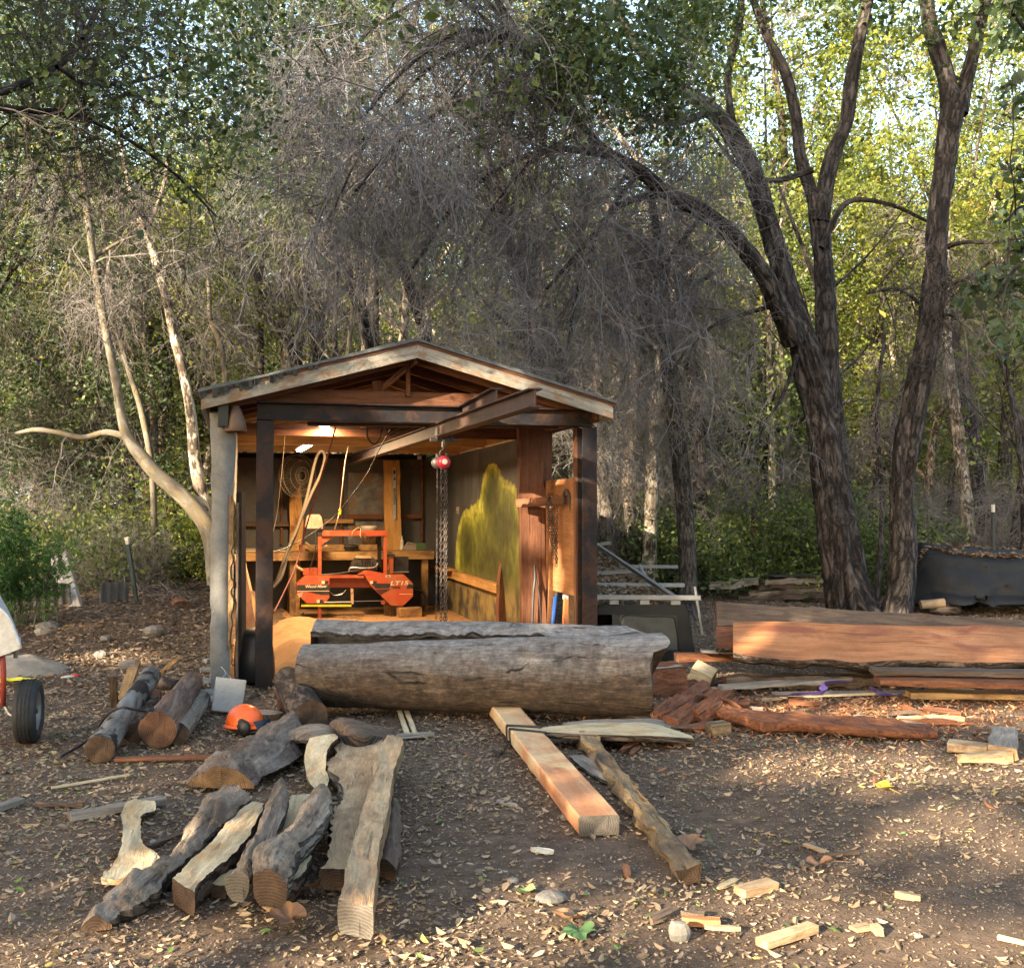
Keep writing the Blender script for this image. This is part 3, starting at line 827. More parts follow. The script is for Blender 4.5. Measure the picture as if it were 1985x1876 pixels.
benchitem("spray_bottle", "slim white bottle standing behind the knotty post on the workbench", "bottle", 1535, 1170, lathe([(0, 0), (.03, 0), (.032, .01), (.03, .14), (.012, .18), (.012, .22), (0, .22)], 16), m_white, 6.95)
benchitem("spray_bottle", "grey-capped bottle standing between the bucket and the knotty post", "bottle", 1352, 1170, join([lathe([(0, 0), (.035, 0), (.037, .01), (.035, .2), (.014, .25), (.014, .27), (0, .27)], 16), cbox(-.03, .02, -.012, .012, .27, .31)]), m_metal, 6.95)
w_ = thing("white_bracket", "bent white plastic trough on the workbench beside the brown hose", "trough", M=MS)
put("trough", xform(tube(spline([fl(690, 1130, 6.6), fl(760, 1180, 6.6), fl(830, 1185, 6.6), fl(880, 1155, 6.6)], 16), .018, 8), np.eye(4)), m_fresh, w_)

# guide bar on the knotty post
a = fl(1470, 700, 7.0)
bar = thing("saw_guide_bar", "long grey chainsaw guide bar hung upright on the knotty post", "saw bar", M=MS)
zt, zb, xb = fl(1470, 475, 7.0)[2], fl(1470, 930, 7.0)[2], a[0]
hw = .026
pol = [(xb - hw, zb + .04), (xb - hw * .6, zb + .01), (xb, zb), (xb + hw * .6, zb + .01), (xb + hw, zb + .04), (xb + hw, zt - .02), (xb + hw * .4, zt), (xb - hw * .4, zt), (xb - hw, zt - .02)]
put("bar", prism(pol, 7.01, 7.03), m_metal, bar)
put("worn_tip", boxes([(xb - .018, xb + .012, 7.005, 7.0095, zt - .10, zt - .04, .002), (xb - .01, xb + .015, 7.005, 7.0095, zt - .20, zt - .16, .002)]), m_black, bar)
def lettering(txt, part, loc, size, mat, parent, rot=(PI / 2, 0, 0), shear=0.0, bold=0.0, align='LEFT', fit=None):
    cu = bpy.data.curves.new("lettering", 'FONT'); cu.body = txt; cu.size = size; cu.extrude = .0008; cu.shear = shear; cu.offset = bold; cu.align_x = align; cu.materials.append(mat)
    o = textmesh(part, cu, parent); o.location = loc; o.rotation_euler = rot
    if fit:
        wdt = max(o.dimensions.x, 1e-4); o.scale = (fit / wdt, 1, 1)
    return o
lettering("BRANSON", "lettering", (xb - .018, 7.004, zb + .50), .055, m_black, bar, (PI / 2, PI / 2, 0), bold=.001)

# wall fan
fc = fl(640, 545, 6.55)
Mf = MS @ frame(fc, fc + np.array([.80, -.25, 0.0]))        # local X: the blowing direction is -Y
yaw = math.radians(38)
Mf = np.eye(4); Mf[:3, :3] = MS[:3, :3] @ np.array([[math.cos(yaw), -math.sin(yaw), 0], [math.sin(yaw), math.cos(yaw), 0], [0, 0, 1]]); Mf[:3, 3] = (MS @ np.r_[fc, 1])[:3]
fan = thing("wall_fan", "round dusty cage fan mounted on the back post under the lit tube", "fan", M=Mf)
R_ = .32; cg = []
for r_, yy in ((R_, 0), (R_, .10), (R_ * .7, -.045), (R_ * .4, -.055), (R_ * .7, .14), (.07, -.058)):
    th = np.linspace(0, 2 * PI, 41); cg.append(tube(np.c_[np.cos(th) * r_, np.full(41, yy), np.sin(th) * r_], .0035, 5, caps=False))
for k in range(40):
    t = 2 * PI * k / 40; c_, s_ = math.cos(t), math.sin(t)
    cg.append(tube([(c_ * .07, -.058, s_ * .07), (c_ * R_ * .7, -.045, s_ * R_ * .7), (c_ * R_, 0, s_ * R_), (c_ * R_, .1, s_ * R_), (c_ * R_ * .7, .14, s_ * R_ * .7), (c_ * .08, .15, s_ * .08)], .0018, 4, caps=False))
put("cage", join(cg), paint("dusty cage wire", (.36, .30, .21), .6), fan)
for k in range(3):
    a0 = 2 * PI * k / 3; pts = []
    for r_ in np.linspace(.05, .27, 8):
        hwid = .11 * math.sin(PI * min(1, (r_ + .05) / .36)) + .02
        for t in (-1, 0, 1): pts.append((r_, .045 + t * .03, t * hwid))
    V = np.array(pts); c_, s_ = math.cos(a0), math.sin(a0); V = np.c_[V[:, 0] * c_ - V[:, 2] * s_, V[:, 1], V[:, 0] * s_ + V[:, 2] * c_]
    g = np.arange(24).reshape(8, 3)
    put("blade", (V, [gq(g)], V[:, :2].copy()), m_darkmetal, fan, smooth=True)
put("motor", lathe([(0, -.05), (.055, -.045), (.06, .02), (.075, .08), (.075, .20), (.05, .24), (0, .245)], 20, 'y'), m_darkmetal, fan, smooth=True)
put("mount", boxes([(-.02, .02, .16, .20, -.30, -.02, .004), (-.05, .05, .20, .34, -.30, -.22, .006)]), m_black, fan)

# ------------------------------------------------------------------ sawmill
DM = 5.75
mill = thing("portable_sawmill", "orange portable bandsaw mill head standing in the shed in front of the workbench", "sawmill", M=MS)
def mp(x, y): p = fl(x, y, DM); return (p[0], p[2])
def plate(name, pts, d0, d1, mat, par=mill): return put(name, prism([mp(*p) for p in pts], d0, d1), mat, par)
lh = plate("blade_housing", [(612, 1495), (690, 1420), (900, 1420), (900, 1612), (862, 1662), (700, 1662), (615, 1578)], DM, DM + .22, m_orange)
rh = plate("blade_housing", [(1205, 1412), (1555, 1412), (1630, 1490), (1630, 1600), (1545, 1682), (1440, 1682), (1256, 1502)], DM - .02, DM + .2, m_orange)
plate("cover_peak", [(1150, 1410), (1205, 1372), (1250, 1376), (1405, 1407), (1404, 1411)], DM + .005, DM + .18, m_orange)
plate("cross_member", [(901, 1418), (1204, 1416), (1204, 1441), (901, 1441)], DM + .02, DM + .16, m_orange)
plate("shield_plate", [(901, 1446), (1236, 1446), (1300, 1532), (901, 1532)], DM + .17, DM + .19, m_orange_d)
plate("mast", [(803, 1074), (833, 1074), (833, 1418), (803, 1418)], DM + .06, DM + .13, m_orange)
plate("mast", [(1380, 1075), (1408, 1075), (1408, 1405), (1380, 1405)], DM + .06, DM + .13, m_orange)
plate("top_bar", [(838, 1025), (1407, 1025), (1407, 1073), (838, 1073)], DM + .04, DM + .14, m_orange)
plate("gusset", [(834, 1075), (955, 1075), (834, 1152)], DM + .085, DM + .10, m_orange)
plate("mast_head", [(798, 1010), (846, 1022), (836, 1072), (800, 1072)], DM + .05, DM + .15, m_black)
plate("dark_mast", [(1342, 1070), (1374, 1070), (1374, 1405), (1342, 1405)], DM + .24, DM + .30, m_steel)
plate("foot_post", [(802, 1664), (830, 1664), (832, 1800), (800, 1800)], DM + .05, DM + .12, m_orange_d)
plate("foot_post", [(1405, 1684), (1535, 1684), (1535, 1850), (1405, 1850)], DM + .30, DM + .42, m_bench)
for x in (1440, 1468): plate("guide_rod", [(x, 1683), (x + 7, 1683), (x + 7, 1850), (x, 1850)], DM + .05, DM + .065, m_black)
tk = plate("water_tank", [(690, 1008), (688, 985), (704, 905), (722, 885), (812, 884), (830, 905), (846, 985), (842, 1008)], DM + .0, DM + .16, m_pinkish)
for x in (735, 790): plate("tank_rib", [(x, 890), (x + 8, 890), (x + 10, 1000), (x, 1000)], DM - .008, DM - .001, m_pinkish, tk)
plate("tank_bracket", [(685, 1009), (846, 1009), (846, 1024), (690, 1024)], DM + .02, DM + .15, m_black)
plate("fuel_box", [(672, 1362), (800, 1356), (800, 1418), (672, 1418)], DM + .10, DM + .25, m_orange_d)
a, b = fl(612, 1345, DM + .1), fl(668, 1375, DM + .12)
put("fuel_cap", join([tube([a, b], .022, 12), tube([a - [.03, 0, -.015], a], .034, 12)]), m_tan, mill)
# engine
eng = plate("engine", [(1105, 1320), (1140, 1275), (1300, 1270), (1330, 1310), (1322, 1372), (1250, 1395), (1085, 1392)], DM + .08, DM + .36, m_darkmetal)
plate("air_filter", [(1140, 1268), (1152, 1250), (1262, 1250), (1276, 1270)], DM + .06, DM + .30, m_tan, eng)
plate("recoil_cover", [(1182, 1275), (1255, 1275), (1255, 1312), (1182, 1312)], DM + .06, DM + .079, m_steel, eng)
put("exhaust_pipe", tube(spline([fl(1070, 1390, DM + .06), fl(1090, 1350, DM + .05), fl(1200, 1355, DM + .02), fl(1300, 1345, DM + .02), fl(1325, 1310, DM + .05)], 20), .014, 8), m_metal, eng, smooth=True)
fins = []
for k in range(9):
    p = fl(1110 + k * 22, 1330, DM + .07); fins.append(cbox(p[0], p[0] + .012, DM + .045, DM + .078, p[2] - .05, p[2] + .04 + .02 * math.sin(k * 2), .002))
put("cooling_fin", join(fins), m_darkmetal, eng)
put("cable", tube(spline([fl(830, 1412, DM + .02), fl(1000, 1398, DM), fl(1150, 1370, DM), fl(1300, 1345, DM + .02)], 20), .008, 6), m_black, mill)
bb = plate("battery_box", [(1490, 1265), (1612, 1262), (1610, 1388), (1490, 1388)], DM + .2, DM + .42, m_black)
plate("tray", [(1440, 1390), (1612, 1390), (1612, 1396), (1440, 1396)], DM + .15, DM + .45, m_metal)
plate("control_box", [(1418, 1240), (1480, 1235), (1482, 1262), (1418, 1260)], DM + .08, DM + .2, m_black)
plate("control_panel", [(1416, 1262), (1470, 1264), (1466, 1405), (1440, 1405)], DM + .1, DM + .14, m_orange_d)
rod_ = plate("scale_bar", [(652, 1672), (1090, 1672), (1090, 1690), (652, 1690)], DM - .03, DM - .018, m_yellow)
put("scale_mark", boxes([(fl(660 + 16 * k, 0, DM)[0], fl(667 + 16 * k, 0, DM)[0], DM - .033, DM - .0305, mp(0, 1688)[1], mp(0, 1675)[1], .001) for k in range(26)]), m_black, rod_)
put("guide_roller", tube([fl(858, 1654, DM - .01), fl(1088, 1651, DM - .01)], .010, 8), m_metal, mill)
plate("guide_arm", [(1085, 1535), (1110, 1535), (1112, 1668), (1090, 1668)], DM + .0, DM + .03, m_tan)
put("saw_blade", cbox(mp(700, 0)[0], mp(1450, 0)[0], DM + .05, DM + .085, mp(0, 1674)[1], mp(0, 1671)[1], .0005), m_metal, mill)
put("hose", tube(spline([fl(770, 1020, DM), fl(782, 1150, DM - .03), fl(760, 1260, DM), fl(735, 1340, DM + .02), fl(725, 1375, DM + .08)], 20), .007, 6), m_rubber, mill)
put("hose", tube(spline([fl(905, 1560, DM + .1), fl(940, 1590, DM + .1), fl(1010, 1580, DM + .1), fl(1045, 1545, DM + .1)], 20), .005, 6), m_metal, mill)
put("pulley_cover", lathe([(0, 0), (.03, 0), (.035, .03), (0, .035)], 14, 'y'), m_orange_d, mill, np.array([[1, 0, 0, mp(1370, 1655)[0]], [0, 1, 0, DM - .02], [0, 0, 1, mp(1370, 1655)[1]], [0, 0, 0, 1.0]]))
# decals: bands, stickers, lettering
plate("stripe", [(616, 1502), (899, 1498), (899, 1552), (616, 1552)], DM - .003, DM - .001, m_black, lh)
plate("stripe", [(700, 1560), (899, 1557), (899, 1588), (830, 1588)], DM - .003, DM - .001, m_black, lh)
plate("stripe", [(615, 1554), (899, 1552), (899, 1556), (615, 1558)], DM - .004, DM - .002, m_decal, lh)
plate("stripe", [(1262, 1488), (1440, 1488), (1420, 1530), (1302, 1532)], DM - .023, DM - .021, m_black, rh)
plate("stripe", [(1300, 1540), (1440, 1536), (1345, 1588)], DM - .023, DM - .021, m_decaldark, rh)
plate("stripe", [(1590, 1492), (1629, 1496), (1629, 1532), (1570, 1532)], DM - .023, DM - .021, m_black, rh)
plate("stripe", [(1510, 1578), (1628, 1580), (1628, 1584), (1510, 1582)], DM - .023, DM - .021, m_decal, rh)
for x, y, wd, pr, dd_ in ((832, 1466, 26, lh, 0), (1256, 1466, 24, rh, -.02), (790, 1632, 24, lh, 0)):
    st = plate("sticker", [(x, y), (x + wd, y), (x + wd, y + 26), (x, y + 26)], DM + dd_ - .003, DM + dd_ - .001, m_decal, pr)
    plate("sticker", [(x + wd + 1, y), (x + wd + 32, y), (x + wd + 32, y + 26), (x + wd + 1, y + 26)], DM + dd_ - .003, DM + dd_ - .001, m_black, pr)
plate("sticker", [(1390, 1416), (1432, 1416), (1432, 1434), (1390, 1434)], DM - .023, DM - .021, m_decal, rh)
plate("sticker", [(1398, 1420), (1424, 1420), (1424, 1430), (1398, 1430)], DM - .025, DM - .0235, m_black, rh)
k_ = (fl(700, 0, DM)[0] - fl(600, 0, DM)[0]) / 100
lettering("Wood-Mizer", "maker_lettering", (mp(686, 1539)[0], DM - .004, mp(0, 1539)[1]), 34 * k_, m_white, lh, shear=.22, bold=.0015, fit=190 * k_)
lettering("LT15", "model_lettering", (mp(1428, 1528)[0], DM - .026, mp(0, 1528)[1]), 50 * k_, m_decal, rh, shear=.2, bold=.002, fit=168 * k_)
lettering("WIDE", "size_lettering", (mp(1438, 1560)[0], DM - .026, mp(0, 1560)[1]), 30 * k_, m_decaldark, rh, bold=.001, fit=86 * k_)
lettering("BUILT\nUSA", "origin_lettering", (mp(624, 1606)[0], DM - .004, mp(0, 1606)[1]), 19 * k_, m_white, lh, rot=(PI / 2, -.35, 0), bold=.001)

# ------------------------------------------------------------------ hoist, chains, cables
def chain_part(pts, link=.035, r=.0035, wd=.011, rg=rng):
    pts = spline(pts, 400); seg = np.concatenate([[0], np.cumsum(np.linalg.norm(np.diff(pts, axis=0), axis=1))])
    out = []; L = seg[-1]; k = 0; s_ = 0
    while s_ < L:
        c = np.array([np.interp(s_, seg, pts[:, a]) for a in range(3)]); c2 = np.array([np.interp(min(s_ + .01, L), seg, pts[:, a]) for a in range(3)])
        M = frame(c, c2 + [1e-5, 0, 1e-5], (0, 1, 0), (PI / 2 if k % 2 else 0) + rg.uniform(-.3, .3))
        th = np.linspace(0, 2 * PI, 9); lp = np.c_[np.cos(th) * link * .62, np.sin(th) * wd, th * 0]
        out.append(xform(tube(lp, r, 4, caps=False), M)); s_ += link * .92; k += 1
    return join(out)
hp = sl(860, 896, .0)
hs, hz = hp[0], hp[2]
hoist = thing("chain_hoist", "red round chain hoist hanging by a hook from the steel rail", "chain hoist", M=MS)
put("body", lathe([(0, -.055), (.045, -.052), (.060, -.035), (.062, .02), (.058, .04), (0, .045)], 28, 'y'), m_red, hoist, np.array([[1, 0, 0, hs], [0, 1, 0, .0], [0, 0, 1, hz], [0, 0, 0, 1.0]]), smooth=True)
put("badge", lathe([(0, 0), (.026, 0), (.026, .003), (0, .003)], 20, 'y'), m_decal, hoist, np.array([[1, 0, 0, hs], [0, 1, 0, -.06], [0, 0, 1, hz + .003], [0, 0, 0, 1.0]]))
put("gear_case", lathe([(0, -.03), (.05, -.03), (.055, 0), (.05, .05), (0, .055)], 20, 'y'), m_darkmetal, hoist, np.array([[1, 0, 0, hs - .05], [0, 1, 0, .05], [0, 0, 1, hz - .005], [0, 0, 0, 1.0]]), smooth=True)
put("hook", tube(spline([(hs - .0, 0, hz + .19), (hs, 0, hz + .13), (hs - .03, 0, hz + .10), (hs - .032, 0, hz + .065), (hs, 0, hz + .048), (hs + .03, 0, hz + .065), (hs + .022, 0, hz + .085)], 26), .010, 8), m_black, hoist, smooth=True)
zr = 2.27
put("trolley", boxes([(hs - .13, hs + .13, -.012, .012, zr - .045, zr - .01, .004), (hs - .075, hs - .06, -.05, .05, zr - .03, zr + .09, .004), (hs + .06, hs + .075, -.05, .05, zr - .03, zr + .09, .004), (hs - .015, hs + .015, -.03, .03, zr - .10, zr - .02, .004)]), m_black, hoist)
for dx, zz in ((-.02, .5), (.012, .45), (.028, .5)):
    put("lifting_chain", chain_part([(hs + dx, .01, hz - .05), (hs + dx + .01 * dx, .015, (hz + zz) / 2), (hs + dx, .01, zz)]), m_chain, hoist)
put("hand_chain", chain_part([(hs - .05, .05, hz - .05), (hs - .055, .05, 1.0), (hs - .06, .05, .55)], .024, .0022, .007), m_chain, hoist)

def cable(name, label, cat, pts, r, mat, d=None):
    P = np.array([fl(x, y, d_) for x, y, d_ in pts])
    t = put(name, tube(spline(P, 12 * len(P)), r, 8), mat, None, MS, smooth=True); return tag(t, label, cat)
cable("dust_hose", "thick dusty brown hose looping down from the ceiling past the steel post", "hose", [(405, 1505, 2.2), (450, 1440, 2.2), (540, 1180, 2.4), (620, 1000, 2.6), (700, 740, 2.8), (770, 440, 3.0), (810, 345, 3.0), (845, 340, 3.0), (858, 400, 3.0), (820, 540, 2.9), (735, 720, 2.8), (660, 900, 2.7), (600, 1070, 2.6), (530, 1260, 2.4), (480, 1430, 2.2), (405, 1530, 2.1)], .018, m_brownhose)
cable("air_hose", "thin red air hose hanging slantwise across the shed opening", "hose", [(968, 62, .4), (920, 250, 1.0), (850, 480, 1.5), (780, 720, 1.8), (700, 985, 2.0), (650, 1180, 2.0), (595, 1360, 1.8), (490, 1590, 1.4), (412, 1745, 1.0)], .009, m_redhose)
cable("power_cord", "black cord running diagonally from the rail down to the steel post", "cord", [(1440, 130, .6), (1330, 330, 1.5), (1210, 560, 2.2), (1000, 840, 2.8), (850, 980, 2.8), (600, 1140, 2.4), (408, 1218, 1.8)], .006, m_black)
cable("wire", "thin pale wire hanging just inside the steel post", "wire", [(508, 195, 2.2), (492, 400, 2.2), (470, 620, 2.1), (440, 880, 2.0), (405, 1045, 1.8)], .004, m_brownhose)
cable("extension_cord", "white cord with a yellow plug hanging from the ceiling above the mill", "cord", [(1068, 290, 4.2), (1040, 420, 4.6), (1015, 640, 5.0), (993, 830, 5.4), (975, 920, 5.4), (945, 1025, 5.7)], .008, m_white)
o = cable("plug", "yellow plug halfway down the white hanging cord", "plug", [(996, 838, 5.38), (989, 885, 5.38)], .022, m_yellow)
cable("cable_loop", "black cable loop sagging under the front steel beam", "cable", [(1228, 100, .5), (1232, 190, .5), (1260, 250, .5), (1305, 265, .5), (1345, 200, .5), (1365, 100, .5)], .009, m_black)
cable("cable_tangle", "tangle of dark cables bunched where the rail crosses the front beam", "cable", [(1380, 110, .4), (1400, 150, .45), (1440, 135, .4), (1470, 180, .4), (1430, 190, .45), (1490, 160, .4), (1560, 150, .4), (1640, 100, .4), (1500, 120, .45), (1400, 185, .4)], .006, m_black)
cable("rope_loop", "frayed rope loop slung over the orange top bar of the mill", "rope", [(1095, 1075, 5.68), (1110, 1030, 5.68), (1150, 1002, 5.70), (1175, 1010, 5.72), (1170, 1060, 5.68), (1180, 1090, 5.68)], .008, m_tan)

# ------------------------------------------------------------------ things leaning inside
def lean_board(name, label, cat, a, b, wd, th, mat, roll=0.0):
    """board between two shed-local points"""
    M = MS @ frame(a, b, (0, 1, 0), roll); L = float(np.linalg.norm(np.asarray(b) - np.asarray(a)))
    n = 10; V = []
    for k in range(n):
        w2 = wd / 2 * (1 + .06 * rng.normal()); 
        for y, z in ((-w2, -th / 2), (w2, -th / 2), (w2, th / 2), (-w2, th / 2)): V.append((L * k / (n - 1), y, z))
    V = np.array(V); i = np.arange(n - 1)[:, None] * 4; j = np.arange(4)[None]; j2 = (j + 1) % 4
    o = put(name, (V, [np.stack([i + j, i + 4 + j, i + 4 + j2, i + j2], -1).reshape(-1, 4), np.array([[0, 1, 2, 3]]), np.array([[3, 2, 1, 0]]) + 4 * (n - 1)], V[:, :2].copy()), mat, None, M)
    return tag(o, label, cat)
lean_board("leaning_board", "long brown board leaning on the plastered wall, nearest the steel post", "board", fl(250, 1830, 1.2) * [1, 1, 0] + [.02, 0, 0], fl(112, 1300, 2.6), .12, .03, m_redwood, .5)
lean_board("leaning_board", "pale brown board leaning behind the darker one inside the plastered wall", "board", fl(290, 1700, 2.2) * [1, 1, 0], fl(108, 1250, 3.2), .15, .03, m_tan, .7)
lean_board("leaning_board", "short board leaning low behind the steel post", "board", fl(275, 1790, 1.9) * [1, 1, 0], fl(210, 1560, 2.6), .09, .03, m_bench, .4)
lean_board("leaning_board", "dark upright plank against the plastered wall's inner face", "board", np.array([-.16, .25, 0]), np.array([-.17, .3, 1.75]), .11, .05, m_brownw, 1.2)
lean_board("leaning_board", "orange flat board leaning at the shed's right corner", "board", np.r_[sp(1082, 1240, .75)[0], .55, 0], sl(1104, 1132, .95), .10, .03, paint("orange board", (.50, .16, .045), .6, (.25, .08, .03), .4, 6), .15)
lean_board("bark_slab", "bark-covered slab leaning behind the orange board in the corner", "slab", np.r_[sp(1114, 1250, .5)[0], .45, 0], sl(1112, 985, .6), .13, .06, m_foam, .1)
lean_board("leaning_board", "tall plywood offcut leaning beside the wide redwood post", "board", np.r_[sp(1066, 1250, 1.0)[0], .95, 0], sl(1074, 1010, 1.05), .10, .02, m_ply, .1)
lean_board("slab_offcut", "broad dark slab offcut leaning upright on the painted wall", "slab", np.r_[sp(978, 1230, 3.0)[0] , 2.9, 0], sl(990, 1080, 3.3), .30, .08, m_redwood, .2)
o = put("blue_pipe", tube([np.r_[sp(1062, 1240, .8)[0], .75, .02], sl(1077, 1156, .9)], .022, 14), m_blue, None, MS, smooth=True); tag(o, "blue plastic pipe leaning at the foot of the redwood post", "pipe")
o = put("dark_pipe", tube([np.r_[sp(1058, 1240, .95)[0], .9, .02], sl(1084, 1115, 1.0)], .018, 12), m_darkmetal, None, MS, smooth=True); tag(o, "thin dark pipe leaning behind the blue pipe", "pipe")
lc = thing("hanging_chain", "bundle of rusty chains hung over the cross bar in the shed corner", "chain", M=MS)
for k, (u0, u1, ve) in enumerate(((1066, 1074, 1075), (1070, 1080, 1090), (1080, 1078, 1095), (1062, 1070, 1060))):
    put("chain_strand", chain_part([sl(u0, 962, .60), sl(u0 + 1, 985, .56), sl((u0 + u1) / 2, 1030, .56), sl(u1, ve, .56)], .032, .004, .012), m_chain, lc)
hk = thing("iron_clamp", "curved rusty iron hook hung over the cross bar beside the chains", "hook", M=MS)
put("hook", tube(spline([sl(1094, 975, .45), sl(1093, 957, .42), sl(1098, 951, .38), sl(1103, 960, .36), sl(1107, 985, .36), sl(1112, 1001, .36), sl(1115, 990, .36), sl(1119, 979, .38)], 40), .018, 8), m_chain, hk, smooth=True)
st = thing("lashing_strap", "black lashing strap with a metal carabiner hanging on the redwood post", "strap", M=MS)
put("carabiner", tube(spline([sl(1032, 1097, 1.0), sl(1030, 1083, 1.0), sl(1036, 1079, 1.0), sl(1042, 1084, 1.0), sl(1038, 1097, 1.0), sl(1032, 1097, 1.0)], 24), .005, 6), m_darkmetal, st, smooth=True)
put("webbing", join([tube(spline([sl(1036, 1096, 1.0), sl(1037, 1120, .99), sl(1034, 1150, .98), sl(1032, 1200, .98), sl(1031, 1240, .98)], 24), .014, 6), tube(spline([sl(1037, 1098, 1.0), sl(1040, 1125, .99), sl(1046, 1160, .98), sl(1050, 1230, .98)], 24), .009, 6)]), m_black, st)
# sawdust heap, sack
n = 44
gx, gy = np.meshgrid(np.linspace(0, 1, n), np.linspace(0, 1, n), indexing='ij')
X = .05 + gx * 1.5; Y = .15 + gy * 5.2
Zs = .30 * np.exp(-((X - .55) / .5) ** 2 - ((Y - 3.3) / 1.1) ** 2) + .22 * np.exp(-((X - .45) / .3) ** 2 - ((Y - 1.5) / .7) ** 2) + .12 * np.exp(-((X - .4) / .35) ** 2 - ((Y - .6) / .5) ** 2)
Zs = Zs + .03 * fbm(np.stack([X * 6, Y * 4, X * 0], -1), 3).reshape(X.shape) * np.clip(Zs * 8, 0, 1) - .02
V = np.stack([X, Y, Zs], -1).reshape(-1, 3)
o = put("sawdust_heap", (V, [gq(np.arange(n * n).reshape(n, n))], V[:, :2].copy()), m_sawdust, None, MS, smooth=True); tag(o, "heap of tan sawdust spread over the shed floor behind the steel post", "sawdust heap")
a = sl(480, 1330, .35)
prof = [(0, 0), (.17, .0), (.185, .06), (.18, .22), (.165, .38), (.12, .46), (.05, .49), (0, .49)]
V, fs, uv = lathe(prof, 28); V = V * (1 + .07 * fbm(V * 6, 3)[:, None]) + [a[0] + .06, .32, 0]
o = put("black_sack", (V, fs, uv), m_sack, None, MS, smooth=True); tag(o, "bulging black plastic sack between the plastered wall and the steel post", "sack")
for k, (u, v, d, sz) in ((1, (1600, 1745, 5.7, .17)),):
    p = fl(u, v, d)
    o = put("offcut", cbox(-sz, sz, -.08, .08, 0, .14), m_bench, None, MS @ frame((p[0], d, .0), (p[0] + 1, d + .2, .0))); tag(o, ["offcut block on the shed floor under the mill's blade", "pale offcut block on the shed floor below the mill's larger housing"][k], "offcut")
cp = fl(1650, 1640, 6.2)
o = put("coiled_cable", join([tube([(cp[0] + math.cos(t) * r_, 6.2 + .03 * k, .19 + math.sin(t) * r_) for t in np.linspace(0, 2 * PI, 30)], .012, 6, caps=False) for k, r_ in enumerate((.17, .18, .165, .175))]), m_rubber, None, MS, smooth=True); tag(o, "coil of black cable standing behind the mill's larger housing", "cable coil")
# ================================================================== timber lying about
def log(name, label, cat, p0, p1, r0, r1, bm, em, sides=30, n=34, amp=.10, freq=5, bend=.0, squash=1.0, group=None, seed=0, knots=0, roll=0.0):
    p0, p1 = np.asarray(p0, float), np.asarray(p1, float)
    M = frame(p0, p1, roll=roll); L = float(np.linalg.norm(p1 - p0))
    t = np.linspace(0, 1, n)
    P = np.c_[t * L, bend * np.sin(t * PI), bend * .4 * np.sin(t * 2 * PI)]
    R = r0 + (r1 - r0) * t
    rg = np.random.default_rng(seed + 5)
    kn = [(rg.uniform(.15, .85) * L, rg.uniform(-PI, PI), rg.uniform(.25, .5)) for _ in range(knots)]
    def disp(l, th, r):
        q = np.stack([l * freq * .4 + seed, np.cos(th) * 1.3, np.sin(th) * 1.3], -1).reshape(-1, 3)
        q2 = np.stack([l * freq * 1.2 + seed, np.cos(th) * 5, np.sin(th) * 5], -1).reshape(-1, 3)
        d = amp * vn(q).reshape(l.shape) + amp * .35 * fbm(q2, 2).reshape(l.shape)
        for kl, kt, ka in kn:
            a = np.abs((th - kt + PI) % (2 * PI) - PI)
            d = d + ka * np.exp(-((l - kl) / (r0 * .7)) ** 2 - (a / .5) ** 2)
        return d
    V, fs, uv = tube(P, R, sides, caps=False, disp=disp)
    V[:, 2] *= squash
    o = obj(name, mesh(name, V, fs, bm, uv, None, True), None, M); tag(o, label, cat, group)
    for s_, ring in ((-1, V[:sides]), (1, V[-sides:])):
        c = ring.mean(0)
        a = np.vstack([c[None] + [s_ * .004, 0, 0]] + [c + (ring - c) * f + [s_ * (.004 * (1 - f) + .002 * rg.normal()), 0, 0] for f in (.5, .85)] + [ring])
        i = np.arange(sides); j = (i + 1) % sides
        tri = np.stack([np.zeros(sides, int), 1 + i, 1 + j], -1); q1 = np.stack([1 + i, 1 + sides + i, 1 + sides + j, 1 + j], -1); q2 = q1 + sides
        if s_ < 0: tri, q1, q2 = tri[:, ::-1], q1[:, ::-1], q2[:, ::-1]
        put("cut_end", (a, [tri, np.vstack([q1, q2])], a[:, :2].copy()), em, o)
    return o

